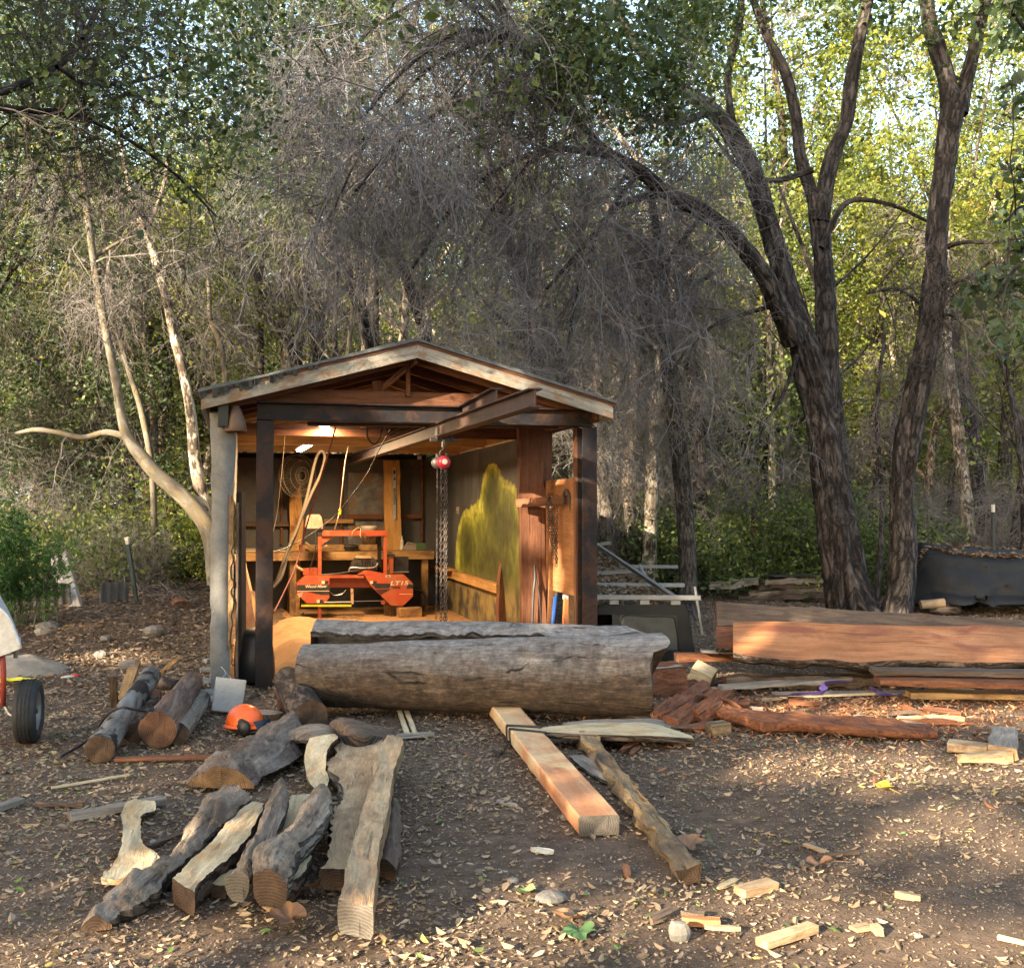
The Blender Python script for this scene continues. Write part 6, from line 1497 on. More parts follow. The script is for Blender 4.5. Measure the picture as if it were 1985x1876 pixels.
gplank("red_shaving", "red heartwood splinter between the old post and the huge log", "splinter", (1205, 1455), (1240, 1436), .035, .025, m_rotten, seed=124, rough=.2, tip=(.4, .4))
gplank("red_shaving", "short red splinter beside the other by the old tan post", "splinter", (1222, 1463), (1242, 1445), .03, .02, m_rotten, seed=125, rough=.2, tip=(.4, .4))

# ---- debris pile and tarpaulin heap in the back
for k, (a, b, W, T, z, mt, lab) in enumerate((((1376, 1136), (1470, 1126), .14, .12, .12, m_greyw, "grey weathered log jutting out of the far debris pile"), ((1430, 1160), (1612, 1150), .3, .10, .08, m_brownw, "dark lowest plank of the far debris pile"), ((1450, 1150), (1612, 1140), .3, .08, .22, m_grey, "grey plank in the middle of the far debris pile"), ((1470, 1136), (1612, 1131), .3, .10, .36, m_brownw, "brown plank near the top of the far debris pile"), ((1482, 1126), (1600, 1122), .4, .10, .48, m_greyw, "grey-white plank under the dark top sheet of the far pile"), ((1475, 1115), (1600, 1114), .5, .02, .60, m_black, "dark flat sheet lying on top of the far debris pile"), ((1480, 1140), (1518, 1168), .15, .10, .2, m_brownw, "dark slanting post leaning on the far debris pile"))):
    plank("old_plank", lab, "plank", gp(a[0], max(a[1], 1150), z) * [1, 1, 0] + [0, 0, z + .35] if False else np.r_[dp(a[0], a[1], 18.4)], np.r_[dp(b[0], b[1], 18.2)], W, T, mt, seed=130 + k, rough=.14, n=18, group=None)
n, m_ = 150, 40
Lx0, Lx1 = dp(1762, 1150, 16.8)[0], dp(2300, 1150, 16.0)[0]
xs = np.linspace(0, 1, n); V = []
for k in range(n):
    x = Lx0 + (Lx1 - Lx0) * xs[k]; yb = 17.0 - .9 * xs[k]
    hgt = 1.13 * (.35 + .62 * sm(-.02, .06, xs[k])) * (1 - .14 * sm(.05, .5, xs[k])); wd_ = .75 * (.5 + .5 * sm(-.02, .12, xs[k]))
    for j in range(m_):
        a = PI * (j / (m_ - 1)); 
        yy = -math.cos(a) * wd_ * (1.15 - .3 * abs(math.sin(a))); zz = max(0, math.sin(a)) ** .8 * hgt * (1 + .04 * vn([[xs[k] * 7, 2, 2]])[0])
        fold = .035 * fbm([[xs[k] * 9, a * 1.6, 3]], 2)[0] - .05 * (1 - abs(vn([[xs[k] * 11 + a * 2.2, a * .9, 8]])[0])) ** 6 + .045 * (1 - abs(vn([[xs[k] * 7 - a * 1.7, a * 1.3, 5]])[0])) ** 8
        if .25 < j / (m_ - 1) < .36: yy -= .06
        zlow = .16 if j < 2 else 0
        V.append((x + .03 * vn([[xs[k] * 9, a, 1]])[0], yb + yy + fold * 1.4, zz + fold + zlow * 1.0 + float(gh(x, yb))))
V = np.array(V)
m_tarp = paint("blue-black tarpaulin", (.011, .0115, .0135), .68, (.03, .029, .028), .6, 2.5, .3, spec=.3)
tarp = thing("tarpaulin_heap", "long heap under a blue-black tarpaulin with dry leaves caught in its folds", "tarpaulin")
put("tarpaulin", (V, [gq(np.arange(n * m_).reshape(n, m_))], V[:, :2].copy()), m_tarp, tarp, smooth=True)
TARP = V.reshape(n, m_, 3)
log("bearer_log", "dark bearer block under the tarpaulin's near corner", "bearer", dp(1800, 1178, 16.3), dp(1860, 1182, 16.2), .10, .10, b_log, e_brown, seed=140)
log("bearer_log", "pale bearer block lying before the tarpaulin heap", "bearer", dp(1784, 1172, 16.2), dp(1830, 1168, 16.2), .07, .07, m_tan, e_tan, seed=141)

# ---- single big leaves
def bigleaf(name, label, u, v, size, mat, seed, z=.015, lobes=5):
    rg = np.random.default_rng(seed); k = 30; th = np.linspace(0, 2 * PI, k, endpoint=False)
    r = size * .5 * (.62 + .38 * np.abs(np.cos(th * lobes / 2)) ** .7)
    rings_ = [np.zeros((1, 3))]
    for f in (.5, 1.0): rings_.append(np.c_[np.cos(th) * r * f, np.sin(th) * r * f, .25 * size * f ** 2 * vn(np.c_[np.cos(th) * 1.5 + seed, np.sin(th) * 1.5, th * 0]) + .1 * size * f])
    V = np.vstack(rings_); i = np.arange(k); j = (i + 1) % k
    o = put(name, (V, [np.stack([i * 0, 1 + i, 1 + j], -1), np.stack([1 + i, 1 + k + i, 1 + k + j, 1 + j], -1)], V[:, :2].copy()), mat, None, None, smooth=True)
    put("stalk", tube([(-size * .3, 0, .1 * size), (-size * .75, .05 * size, .05 * size), (-size * .95, 0, 0)], size * .015, 5), mat, o)
    o.location = gp(u, v, z); o.rotation_euler = (rg.uniform(-.2, .2), rg.uniform(-.2, .2), rg.uniform(0, 6)); return tag(o, label, "leaf")
m_gl = paint("green leaf", (.055, .11, .04), .5, (.12, .15, .05), .6, 14); m_gl2 = paint("pale green leaf", (.22, .30, .10), .5, (.30, .30, .14), .6, 14)
m_bl = paint("brown leaf", (.30, .16, .085), .7, (.16, .09, .05), .6, 14); m_yl = paint("yellow leaf", (.55, .33, .02), .6, amt=.3)
bigleaf("green_leaf", "large fresh green leaf lying nearest the picture's lower edge", 1124, 1806, .14, m_gl, 1)
bigleaf("green_leaf", "crumpled pale green leaf beside the low grey stone", 1018, 1728, .10, m_gl2, 2, lobes=3)
bigleaf("dry_leaf", "big curled brown leaf just above the large green leaf", 1100, 1780, .14, m_bl, 3)
bigleaf("dry_leaf", "big brown leaf beside the old post's near end", 1336, 1640, .15, m_bl, 4)
bigleaf("dry_leaf", "big pink-brown leaf leaning on the dark twig", 1592, 1676, .13, m_bl, 5)
bigleaf("dry_leaf", "bright yellow leaf in the sun streak", 1714, 1528, .11, m_yl, 6)
bigleaf("dry_leaf", "broad tan leaf in front of the long sawn beam", 562, 1782, .15, m_bl, 7)
bigleaf("dry_leaf", "curled brown leaf beside the round-ended slab", 600, 1722, .13, m_bl, 8)
# ================================================================== ground
def axis(a, b, st, far):
    mid = np.arange(a, b, st); out = [mid]
    lo, hi, s_ = [a], [mid[-1]], st
    while hi[-1] < far: s_ *= 1.28; hi.append(hi[-1] + s_); lo.append(lo[-1] - s_)
    return np.concatenate([np.array(lo[1:][::-1]), mid, np.array(hi[1:])])
xs, ys = axis(-8, 9.5, .055, 260), axis(2.5, 19, .055, 260)
GX, GY = np.meshgrid(xs, ys, indexing='ij')
GZ = gh(GX, GY)
near = sm(40, 20, np.hypot(GX, GY))
pp = np.stack([GX, GY, GX * 0], -1).reshape(-1, 3)
GZ = GZ + near * (.022 * fbm(pp * 1.3, 3) + .010 * fbm(pp * 6, 2) - .012).reshape(GX.shape)
GZ = GZ + 26 * sm(48, 120, GY) + 10 * sm(45, 110, np.abs(GX))
V = np.stack([GX, GY, GZ], -1).reshape(-1, 3)
m_soil, nt = newmat("dark soil")
c = nd(nt, "ShaderNodeTexCoord").outputs["Object"]
a1 = noise(nt, c, .55, 5, .6); a2 = noise(nt, c, 9, 6, .7); a3 = noise(nt, c, 70, 4, .75)
col = ramp(nt, a2, [(.25, (.048, .032, .022)), (.55, (.125, .084, .058)), (.8, (.215, .148, .102))])
col = mixc(nt, ramp(nt, a1, [(.45, 0.0), (.7, .55)]), col, (.21, .145, .10))
col = mixc(nt, ramp(nt, a3, [(.60, 0.0), (.70, .75)]), col, (.26, .19, .13))
col = mixc(nt, ramp(nt, a3, [(.30, .8), (.42, 0.0)]), col, (.018, .012, .009))
finish(nt, col, .97, nd(nt, "ShaderNodeMath", {0: a2, 1: a3}, operation='ADD').outputs[0], .7, .012, .1)
o = obj("ground", mesh("ground", V, gq(np.arange(GX.size).reshape(GX.shape)), m_soil, None, None, True)); tag(o, "dark soil of the clearing", kind="structure")

# ================================================================== sun patches: where the canopy lets light through
LIT = []
def litpx(pts, w, soft=.35, h=0.0):
    """capsule chain on the ground (seen at height h) that stays lit"""
    P = [gp(u, v, h) for u, v in pts]; P = [(p - S * (p[2] / S[2]))[:2] for p in P]; LIT.append((P, w, soft))
def litw(P3, w, soft=.35):
    LIT.append(([(np.asarray(p) - S * (p[2] / S[2]))[:2] for p in P3], w, soft))
litpx([(1470, 1473), (1600, 1480), (1800, 1488), (2060, 1500)], .13)
litpx([(1600, 1380), (1760, 1382), (1985, 1390), (2100, 1395)], .15)
litpx([(1540, 1375), (1640, 1372)], .16)
litpx([(1790, 1585), (1880, 1600), (1985, 1630), (2080, 1650)], .14)
litpx([(1650, 1525), (1715, 1530)], .06)
litpx([(1380, 1770), (1520, 1790), (1700, 1800), (1830, 1825), (2000, 1850)], .13)
litpx([(1500, 1845), (1700, 1860), (1990, 1880)], .09)
litpx([(980, 1758), (1020, 1768), (1120, 1785), (1220, 1790)], .075)
litpx([(60, 1690), (110, 1690), (175, 1690)], .06)
litpx([(280, 1658), (330, 1640)], .05, h=.1)
litpx([(-50, 1850), (200, 1845), (480, 1862), (760, 1868), (1000, 1876)], .07)
litpx([(1085, 1552), (1150, 1560), (1190, 1578)], .012, h=.1)
litpx([(1425, 1266), (1470, 1252), (1545, 1228), (1590, 1216)], .07, h=.35)
litpx([(1330, 1290), (1370, 1290)], .12, h=.12)
for a_, b_, yy in (((425, 1070), (428, 1160), 9.15),):
    litw([dp(*a_, yy), dp(*b_, yy)], .07)
for a_, b_ in (((1025, 860), (1030, 955)), ((1030, 1000), (1030, 1050)), ((1042, 1120), (1042, 1200)), ((1112, 1100), (1114, 1200))):
    litw([sl(*a_, 1.0) @ np.array([[CR, SR, 0], [-SR, CR, 0], [0, 0, 1]]) + O, sl(*b_, 1.0) @ np.array([[CR, SR, 0], [-SR, CR, 0], [0, 0, 1]]) + O], .10)
for (u0, v0, u1, v1) in ((540, 740, 600, 725), (860, 695, 960, 715), (1090, 760, 1180, 785)):
    litw([dp(u0, v0, 9.2), dp((u0 + u1) / 2, (v0 + v1) / 2, 9.4), dp(u1, v1, 9.6)], .07)
litw([dp(1130, 850, 10.2), dp(1130, 960, 10.2)], .05)
litpx([(1180, 1110), (1260, 1140)], .5); litpx([(1500, 1195), (1640, 1192)], .25)
litpx([(0, 1215), (35, 1230)], .15, h=.4)

def openness(P, pad=0.0):
    """1 where a leaf at P would shade a patch that should be lit"""
    g = (P - S * (P[:, 2:3] / S[2]))[:, :2]
    q = np.c_[g * 2.2, np.zeros(len(g))]
    wob = .55 * vn(q) + .35 * vn(q * 2.7)
    az = S[:2] / np.linalg.norm(S[:2]); TT = np.array([[-az[1], az[0]], [az[0] * .36, az[1] * .36]]).T
    gt = g @ TT; out = np.zeros(len(g))
    for pts, w_, soft in LIT:
        pts = [p @ TT for p in pts]; w_ = w_ * .62
        dmin = np.full(len(g), 1e9)
        for a, b in zip(pts[:-1], pts[1:]):
            ab = b - a; t_ = np.clip(((gt - a) @ ab) / (ab @ ab + 1e-9), 0, 1)
            dmin = np.minimum(dmin, np.linalg.norm(gt - a - t_[:, None] * ab, axis=1))
        out = np.maximum(out, sm(w_ * 1.35 + pad + .03, w_ * 1.0 + pad, dmin * (1 + .40 * wob)))
    return out, g

# ================================================================== leaf litter
LT = [(0.0, (.035, .024, .018)), (.25, (.095, .065, .046)), (.5, (.21, .145, .095)), (.72, (.30, .22, .145)), (.86, (.37, .295, .21)), (.90, (.34, .27, .07)), (.94, (.12, .16, .05)), (1.0, (.07, .13, .04))]
m_litter = leafmat("dry leaf litter", LT, .12, .15)
def litter_pts(n, ymin, ymax, pw, dens):
    y = (rng.uniform(ymin ** pw, ymax ** pw, n)) ** (1 / pw)
    x = rng.uniform(-.62, .62, n) * (y + .8)
    k = dens(x, y) > rng.uniform(0, 1, n)
    return x[k], y[k]
def dens(x, y):
    p = np.c_[x * .8, y * .8, x * 0]
    d = .62 + .75 * fbm(p, 3) + .25 * vn(p * 4)
    d = d + .45 * sm(-.2, -2.2, x) * sm(4, 6, y) + .35 * sm(9.3, 11, y) - .22 * sm(-.5, .5, x) * sm(9, 7.5, y)
    px = (x + 2.26) * CR + (y - 9.44) * SR; py = -(x + 2.26) * SR + (y - 9.44) * CR
    d = np.where((px > -.35) & (px < 3.1) & (py > .05) & (py < 7.5), 0, d)
    return np.clip(d, .06, 1)
x, y = litter_pts(300000, 2.6, 25, 1.15, dens)
n = len(x); sz = np.where(rng.uniform(size=n) < .82, rng.uniform(.012, .034, n), rng.uniform(.03, .062, n)) * (1 + .02 * y)
big = rng.uniform(size=n) < .006 * (x < 3); sz[big] *= 1.7
sz = np.where((x < -2) & (y > 9), sz * 1.5, sz)
hz_ = gh(x, y) + (.022 * fbm(np.c_[x, y, x * 0] * 1.3, 3) + .010 * fbm(np.c_[x, y, x * 0] * 6, 2) - .012)
z = nrm(np.c_[rng.normal(0, .28, n), rng.normal(0, .28, n), np.ones(n)])
Cn = np.c_[x, y, hz_ + .004 + sz * rng.uniform(.0, .22, n)]
V1, Q1 = leaf6(Cn, sz * .82, z, wid=.48, curl=.45)
side_ = sm(1.5, -1.5, x) 
tint = np.clip(rng.normal(.54, .15, n) - .10 * sm(8, 12, y) * (x < -1.5) + .06 * (y < 9), 0, .88)
gr_ = rng.uniform(size=n) < .05 * (y < 9); tint[gr_] = rng.uniform(.89, 1, gr_.sum())
tint1 = np.repeat(tint, 2)
# chips and fragments: tiny
x2, y2 = litter_pts(290000, 2.6, 15, 1.0, lambda a, b: np.clip(.55 + .6 * fbm(np.c_[a, b, a * 0] * 1.1 + 9, 3), .1, 1))
n2 = len(x2); s2 = rng.uniform(.006, .018, n2)
h2 = gh(x2, y2) + (.022 * fbm(np.c_[x2, y2, x2 * 0] * 1.3, 3) + .010 * fbm(np.c_[x2, y2, x2 * 0] * 6, 2) - .012)
V2, Q2 = leafquads(np.c_[x2, y2, h2 + .004], s2, np.tile([0, 0, 1.5], (n2, 1)), .5, .5)
Vl, Ql = stackq([(V1, Q1), (V2, Q2)])
o = obj("leaf_litter", mesh("leaf litter", Vl, Ql, m_litter, None, np.concatenate([tint1, rng.uniform(.2, .85, n2)]))); tag(o, "dry leaves and wood chips strewn over the clearing", kind="stuff")
# red shavings near the stack
xr, yr_ = rng.normal(2.6, 1.3, 5000), rng.normal(8.2, .7, 5000)
V3, Q3 = leafquads(np.c_[xr, yr_, gh(xr, yr_) + .012], rng.uniform(.02, .09, 5000), np.tile([0, 0, 1.6], (5000, 1)), .6, .22)
o = obj("wood_shavings", mesh("wood shavings", V3, Q3, leafmat("red shavings", [(0, (.07, .025, .012)), (.5, (.22, .085, .04)), (1, (.45, .25, .13))], .05, .1), None, rng.uniform(0, 1, 5000))); tag(o, "red wood shavings round the slab stack", kind="stuff")
# leaves on the camper's cover, in the tarpaulin's folds, on the shed roof
def surf_leaves(name, grid, n, size, parent, sel=None, off=(0, 0, 0)):
    a, b = grid.shape[:2]; u, v = rng.uniform(0, a - 1.001, n), rng.uniform(0, b - 1.001, n)
    if sel is not None: u, v = sel(n, a, b)
    i, j = u.astype(int), v.astype(int); f, g_ = (u - i)[:, None], (v - j)[:, None]
    P = grid[i, j] * (1 - f) * (1 - g_) + grid[i + 1, j] * f * (1 - g_) + grid[i, j + 1] * (1 - f) * g_ + grid[i + 1, j + 1] * f * g_
    z = nrm(np.c_[rng.normal(0, .4, n), rng.normal(0, .4, n), np.ones(n)])
    V, Q = leaf6(P + [0, 0, .02], rng.uniform(size * .6, size * 1.4, n), z, wid=.7, curl=.4)
    o = obj(name, mesh(name, V, Q, m_litter, None, np.repeat(np.clip(rng.normal(.45, .17, n), 0, .85), 2)), parent); o["kind"] = "stuff"; return o
surf_leaves("dry_leaf_layer", COVER[0], 5500, .07, cs)
surf_leaves("dry_leaf_layer", TARP, 900, .07, tarp, lambda n, a, b: (rng.uniform(3, a - 2, n), np.clip(rng.normal(.33, .012, n) * (b - 1), 0, b - 2)))
surf_leaves("dry_leaf_layer", TARP, 500, .07, tarp, lambda n, a, b: (rng.uniform(3, a - 2, n), np.clip(rng.normal(.55, .06, n) * (b - 1), 0, b - 2)))
rg4 = np.stack(np.meshgrid(np.linspace(ES, 2 * RS - ES, 40), np.linspace(-.25, 7.6, 30), indexing='ij'), -1)
Gr = np.concatenate([rg4, (RZ - np.abs(rg4[..., :1] - RS) * slope + .04)], -1)
surf_leaves("dry_leaf_layer", Gr, 500, .05, shed)

# ================================================================== trees
def px_path(pts, y, yend=None):
    """[(u, v, r_px)] -> points and radii at depth y"""
    k = len(pts); Y = np.linspace(y, yend if yend else y, k)
    P = np.array([dp(u, v, yy) for (u, v, r), yy in zip(pts, Y)]); R = np.array([r / F * yy for (u, v, r), yy in zip(pts, Y)])
    return P, R
def limb(pts, y, yend=None, n=80, sides=24, amp=.08, deep=.10, fr=(11, 2.2), seed=0, wig=.0):
    P, R = px_path(pts, y, yend)
    Pn, Rn = spline(P, n), np.maximum(spline(np.c_[R, R, R], n)[:, 0], .006) * (.87 if deep > .15 else 1)
    if wig: Pn = Pn + wig * np.stack([vn(np.c_[np.arange(n) * .35, np.full(n, seed + 1.0), np.zeros(n)]), vn(np.c_[np.arange(n) * .35, np.full(n, seed + 5.0), np.zeros(n)]), np.zeros(n)], -1) * np.linspace(0, 1, n)[:, None]
    def disp(l, th, r):
        q = np.stack([np.cos(th) * r * fr[0] + seed, np.sin(th) * r * fr[0], l * fr[1]], -1).reshape(-1, 3)
        q = q + .25 * np.stack([vn(q * .7 + 3), vn(q * .7 + 9), np.zeros(len(q))], -1)
        ridge = 1 - np.abs(vn(q)) * 2.0
        big = vn(np.stack([np.cos(th) * 1.2 + seed, np.sin(th) * 1.2, l * 1.1], -1).reshape(-1, 3))
        return (deep * (ridge - .4) + amp * big).reshape(l.shape)
    return tube(Pn, Rn, sides, caps=False, disp=disp), Pn, Rn
def tree(name, label, base, group=None):
    return thing(name, label, "tree", loc=tuple(base), group=group)
def part(name, p, mat, root, smooth=True):
    V, fs, uv = p; b = np.array(root.location)
    return obj(name, mesh(name, V - b, fs, mat, uv, None, smooth), root)

OAK = [(0, (.018, .028, .014)), (.35, (.048, .074, .030)), (.7, (.095, .135, .05)), (.9, (.17, .21, .075)), (1, (.28, .31, .11))]
YEL = [(0, (.04, .055, .016)), (.35, (.14, .175, .04)), (.65, (.29, .32, .07)), (.88, (.42, .40, .09)), (1, (.32, .20, .08))]
BRN = [(0, (.035, .034, .018)), (.4, (.11, .105, .045)), (.7, (.21, .20, .075)), (1, (.32, .33, .11))]
l_oak = leafmat("dark oak leaves", OAK, .35, .5); l_yel = leafmat("yellow green leaves", YEL, .55, .3); l_brn = leafmat("brownish leaves", BRN, .4, .2)
l_bam = leafmat("bamboo leaves", [(0, (.03, .075, .022)), (.5, (.085, .18, .05)), (1, (.19, .30, .10))], .35, .3)
l_mid = leafmat("mid green leaves", [(0, (.026, .042, .015)), (.4, (.09, .125, .038)), (.75, (.20, .24, .07)), (1, (.38, .39, .12))], .45, .35)

# ---- the twin-trunked tree
YT = 15.6
b0 = gp(1655, 1198, 0)
twin = tree("twin_trunk_tree", "big dark-barked tree with two main stems forking low, beyond the slab stack", b0)
t1, Pa, Ra = limb([(1660, 1216, 74), (1655, 1192, 56), (1641, 1130, 46), (1632, 1080, 43), (1616, 970, 38), (1604, 880, 36), (1590, 800, 35), (1567, 710, 33), (1545, 630, 29), (1525, 560, 25), (1497, 455, 23), (1462, 345, 22), (1432, 280, 21), (1380, 215, 18), (1310, 160, 15), (1240, 95, 12), (1190, 10, 10), (1160, -90, 8)], YT, n=320, sides=96, deep=.19)
t2, Pb, Rb = limb([(1600, 790, 22), (1604, 700, 23), (1601, 600, 22), (1597, 500, 21), (1588, 430, 20), (1572, 370, 15), (1550, 300, 13), (1543, 230, 12), (1522, 140, 11), (1482, 60, 9), (1440, -60, 7)], YT + .25, n=200, sides=56, deep=.16)
t3, Pc, Rc = limb([(1590, 430, 18), (1602, 350, 16), (1618, 290, 15), (1640, 240, 13), (1652, 150, 13), (1668, 70, 12), (1695, -60, 10)], YT + .2, n=120, sides=40)
t4, Pd, Rd = limb([(1540, 660, 24), (1508, 590, 19), (1482, 535, 17), (1425, 462, 17), (1365, 412, 16), (1290, 372, 14), (1240, 332, 13), (1180, 300, 11), (1130, 250, 9), (1070, 160, 8), (1000, 60, 7), (940, -40, 6)], YT - .2, 12.0, n=200, sides=40)
part("trunk", t1, b_dark, twin); part("limb", t2, b_dark, twin); part("limb", t3, b_dark, twin); part("limb", t4, b_dark, twin)
fl1 = [limb([(1430, 285, 10), (1415, 210, 7), (1412, 140, 7), (1432, 60, 7), (1440, -40, 6)], YT, n=60, sides=14)[0],
       limb([(1592, 480, 7), (1640, 395, 5), (1720, 395, 4), (1800, 430, 3)], YT, n=50, sides=10)[0],
       limb([(1575, 330, 7), (1500, 350, 5), (1440, 330, 4), (1370, 250, 3)], YT, n=50, sides=10)[0],
       limb([(1180, 300, 8), (1080, 290, 6), (980, 320, 5), (880, 400, 4), (800, 520, 3)], 13.6, 11.5, n=70, sides=12)[0],
       limb([(1130, 250, 8), (1040, 190, 6), (920, 190, 5), (800, 250, 4), (690, 370, 3)], 13.2, 10.8, n=70, sides=12)[0],
       limb([(1290, 372, 8), (1200, 400, 6), (1130, 480, 5), (1060, 560, 3)], 14.2, 12.5, n=60, sides=12)[0],
       limb([(1380, 215, 9), (1300, 240, 6), (1200, 200, 5), (1080, 120, 4), (960, 80, 3)], 15.4, 13, n=60, sides=12)[0],
       limb([(1070, 160, 6), (1020, 110, 5), (930, 30, 4), (840, -40, 3)], 12.6, 11, n=50, sides=10)[0],
       limb([(1010, 80, 6), (900, 60, 4), (790, 130, 3.5), (700, 230, 3)], 12.1, 10.4, n=50, sides=10)[0],
       limb([(1510, 590, 6), (1440, 610, 4), (1370, 640, 3), (1300, 720, 2.5)], 15.3, 14, n=50, sides=10)[0],
       limb([(1545, 690, 5), (1520, 760, 3.5), (1480, 830, 3), (1450, 900, 2)], 15.3, 14.6, n=50, sides=10)[0]]
for pts_, ya, yb in (([(1000, 60, 5), (850, 120, 4), (720, 260, 3), (640, 420, 2)], 12, 11), ([(900, 190, 4), (780, 200, 3.5), (660, 330, 3), (600, 480, 2)], 12.5, 12), ([(1130, 250, 5), (1010, 330, 4), (930, 450, 3), (880, 560, 2)], 13, 12), ([(1240, 332, 5), (1170, 430, 4), (1120, 560, 3), (1100, 680, 2)], 14, 13), ([(1365, 412, 5), (1300, 500, 4), (1240, 620, 3), (1210, 740, 2)], 15, 14), ([(1060, 150, 4), (960, 250, 3), (860, 300, 3), (760, 420, 2)], 12.6, 13), ([(1000, 60, 4), (900, -20, 3), (760, 30, 3), (640, 130, 2)], 12, 11.5)):
    fl1.append(limb(pts_, ya, yb, n=50, sides=10)[0])
for p_ in fl1: part("bare_branch", p_, b_dark, twin)
# hanging dead twigs along the low limbs
src = np.concatenate([p_[0].reshape(-1, 14 if k < 1 else (10 if k in (1, 2, 7, 8, 9, 10) or k > 10 else 12), 3).mean(1) for k, p_ in enumerate(fl1)] + [Pd[30::4]])
src = src[(src[:, 0] / src[:, 1] < .185) | (np.random.default_rng(1).uniform(size=len(src)) < .25)]
def twigmass(src, nb, L0, droop=.10, m=(10, 6, 1), Ls=(.75, .38, .18), rr=(.013, .0065, .0042, .0030), dirbias=(0, -.15, -.25), rg=rng, wig=.20):
    P0 = src[rg.integers(0, len(src), nb)] + rg.normal(0, .03, (nb, 3))
    D = nrm(rdir(nb, rg) + np.array(dirbias))
    lst = []
    p, V, q = strands(P0, D, rg.uniform(.5, 1.2, nb) * L0, rr[0], 6, droop, wig, rg); lst.append((V, q))
    for k in range(3):
        P, T = along(p, m[k], rg)
        nn = len(P)
        D = nrm(T * .7 + rdir(nn, rg) * .9 + np.array([0, 0, -droop]))
        p, V, q = strands(P, D, rg.uniform(.4, 1.3, nn) * Ls[k], rr[k + 1], (5, 4, 3)[k], droop, wig, rg); lst.append((V, q))
    return stackq(lst)
rg = np.random.default_rng(3)
Vt, Qt = twigmass(src, 300, 2.0, droop=.11, m=(9, 6, 2), Ls=(.85, .40, .18), rr=(.012, .0055, .0036, .0026), wig=.20, rg=rg, dirbias=(-.35, -.1, -.15))
def in_shed(V):
    r = V - O; s_ = r @ SX; d_ = r @ SN; return (s_ > -.6) & (s_ < 3.4) & (d_ > -.5) & (d_ < 8) & (V[:, 2] < roofz(np.clip(s_, -.5, 3.3)) + .15)
def dropfaces(V, Q, bad):
    return Q[~bad[Q].any(1)]
Qt = dropfaces(Vt, Qt, in_shed(Vt) | (Vt[:, 2] < 1.9) | ((Vt[:, 0] / Vt[:, 1] > .235) & (vn(Vt * 1.1) > -.35)))
part("dead_twig_tangle", (Vt, [Qt], Vt[:, :2].copy()), m_veil, twin, False)
def crown_at(root, name, C, spread, n, size, mat, tint=(.5, .25), filt=True, sq=(1, 1, .7), per=60, cs_=.20, rg=rng, wid=.55):
    """leaf clumps about centres C"""
    k = max(1, n // per); cc = C[rg.integers(0, len(C), k)] + rg.normal(0, spread, (k, 3)) * sq
    P = np.repeat(cc, per, 0) + rg.normal(0, cs_, (k * per, 3)) * (.5 + rg.uniform(0, 1, (k, 1)).repeat(per, 0))
    tn = np.clip(np.repeat(rg.normal(tint[0], tint[1] * .7, k), per) + rg.normal(0, tint[1] * .6, k * per), 0, 1)
    keep = ~in_shed(P) & (P[:, 2] > .1)
    if filt:
        op, _ = openness(P, .03); keep &= rg.uniform(0, 1, len(P)) > op
    P, tn = P[keep], tn[keep]
    V, Q = leafquads(P, np.exp(rg.normal(-.08, .27, len(P))) * size, wid=wid, rg=rg)
    b = np.array(root.location)
    return obj(name, mesh(name, V - b, Q, mat, None, tn), root)
crown_at(twin, "crown", np.array([dp(u, v, y_) for u, v, y_ in ((1090, 40, 11), (1150, 90, 12), (1230, 110, 12.5), (1290, 150, 13), (1180, 170, 12), (1320, 60, 14), (1100, 130, 11), (1360, 20, 14), (1260, 30, 13), (1290, 200, 13))]), .28, 9000, .085, l_oak, (.55, .22))
crown_at(twin, "crown", np.array([dp(u, v, y_) for u, v, y_ in ((1450, -100, 15), (1600, -150, 16), (1720, -90, 16), (1300, -160, 14), (1150, -150, 12), (1000, -180, 11), (850, -160, 10.5), (1500, -40, 17))]), .9, 9000, .12, l_oak, (.5, .22))

# ---- its neighbour, single dark stem
b1 = gp(1740, 1202, 0)
st2 = tree("dark_trunk_tree", "single dark furrowed stem rising close beside the twin-trunked tree", b1)
a1_, P1, R1 = limb([(1738, 1214, 40), (1741, 1185, 34), (1747, 1130, 29), (1751, 1060, 27), (1749, 960, 25), (1758, 880, 27), (1770, 800, 28), (1786, 720, 26), (1800, 640, 25), (1810, 560, 24), (1815, 480, 23), (1822, 400, 23), (1832, 320, 23), (1842, 240, 24), (1850, 190, 24)], YT - .1, n=300, sides=84, deep=.20)
a2_, P2, R2 = limb([(1848, 215, 22), (1834, 150, 17), (1816, 90, 16), (1800, 30, 14), (1790, -70, 12)], YT - .1, n=80, sides=36)
a3_, P3, R3 = limb([(1856, 220, 20), (1872, 160, 14), (1890, 90, 12), (1905, 30, 11), (1925, -70, 10)], YT, n=80, sides=32)
part("trunk", a1_, b_dark, st2); part("limb", a2_, b_dark, st2); part("limb", a3_, b_dark, st2)
br2 = [limb(p_, YT, y2_, n=50, sides=9)[0] for p_, y2_ in (([(1828, 480, 6), (1870, 470, 4), (1930, 470, 3), (2000, 455, 2)], 14.5), ([(1815, 560, 6), (1870, 540, 4), (1930, 500, 3)], 14.8), ([(1800, 640, 5), (1835, 610, 3), (1880, 640, 2)], 15), ([(1800, 600, 4), (1740, 560, 3), (1680, 570, 2)], 15.2))]
for p_ in br2: part("bare_branch", p_, b_dark, st2)
src2 = np.concatenate([p_[0].reshape(-1, 9, 3).mean(1) for p_ in br2])
Vt, Qt = twigmass(src2, 26, 1.2, m=(7, 4, 1), rg=rg)
part("dead_twig_tangle", (Vt, [Qt], Vt[:, :2].copy()), m_twigdark, st2, False)
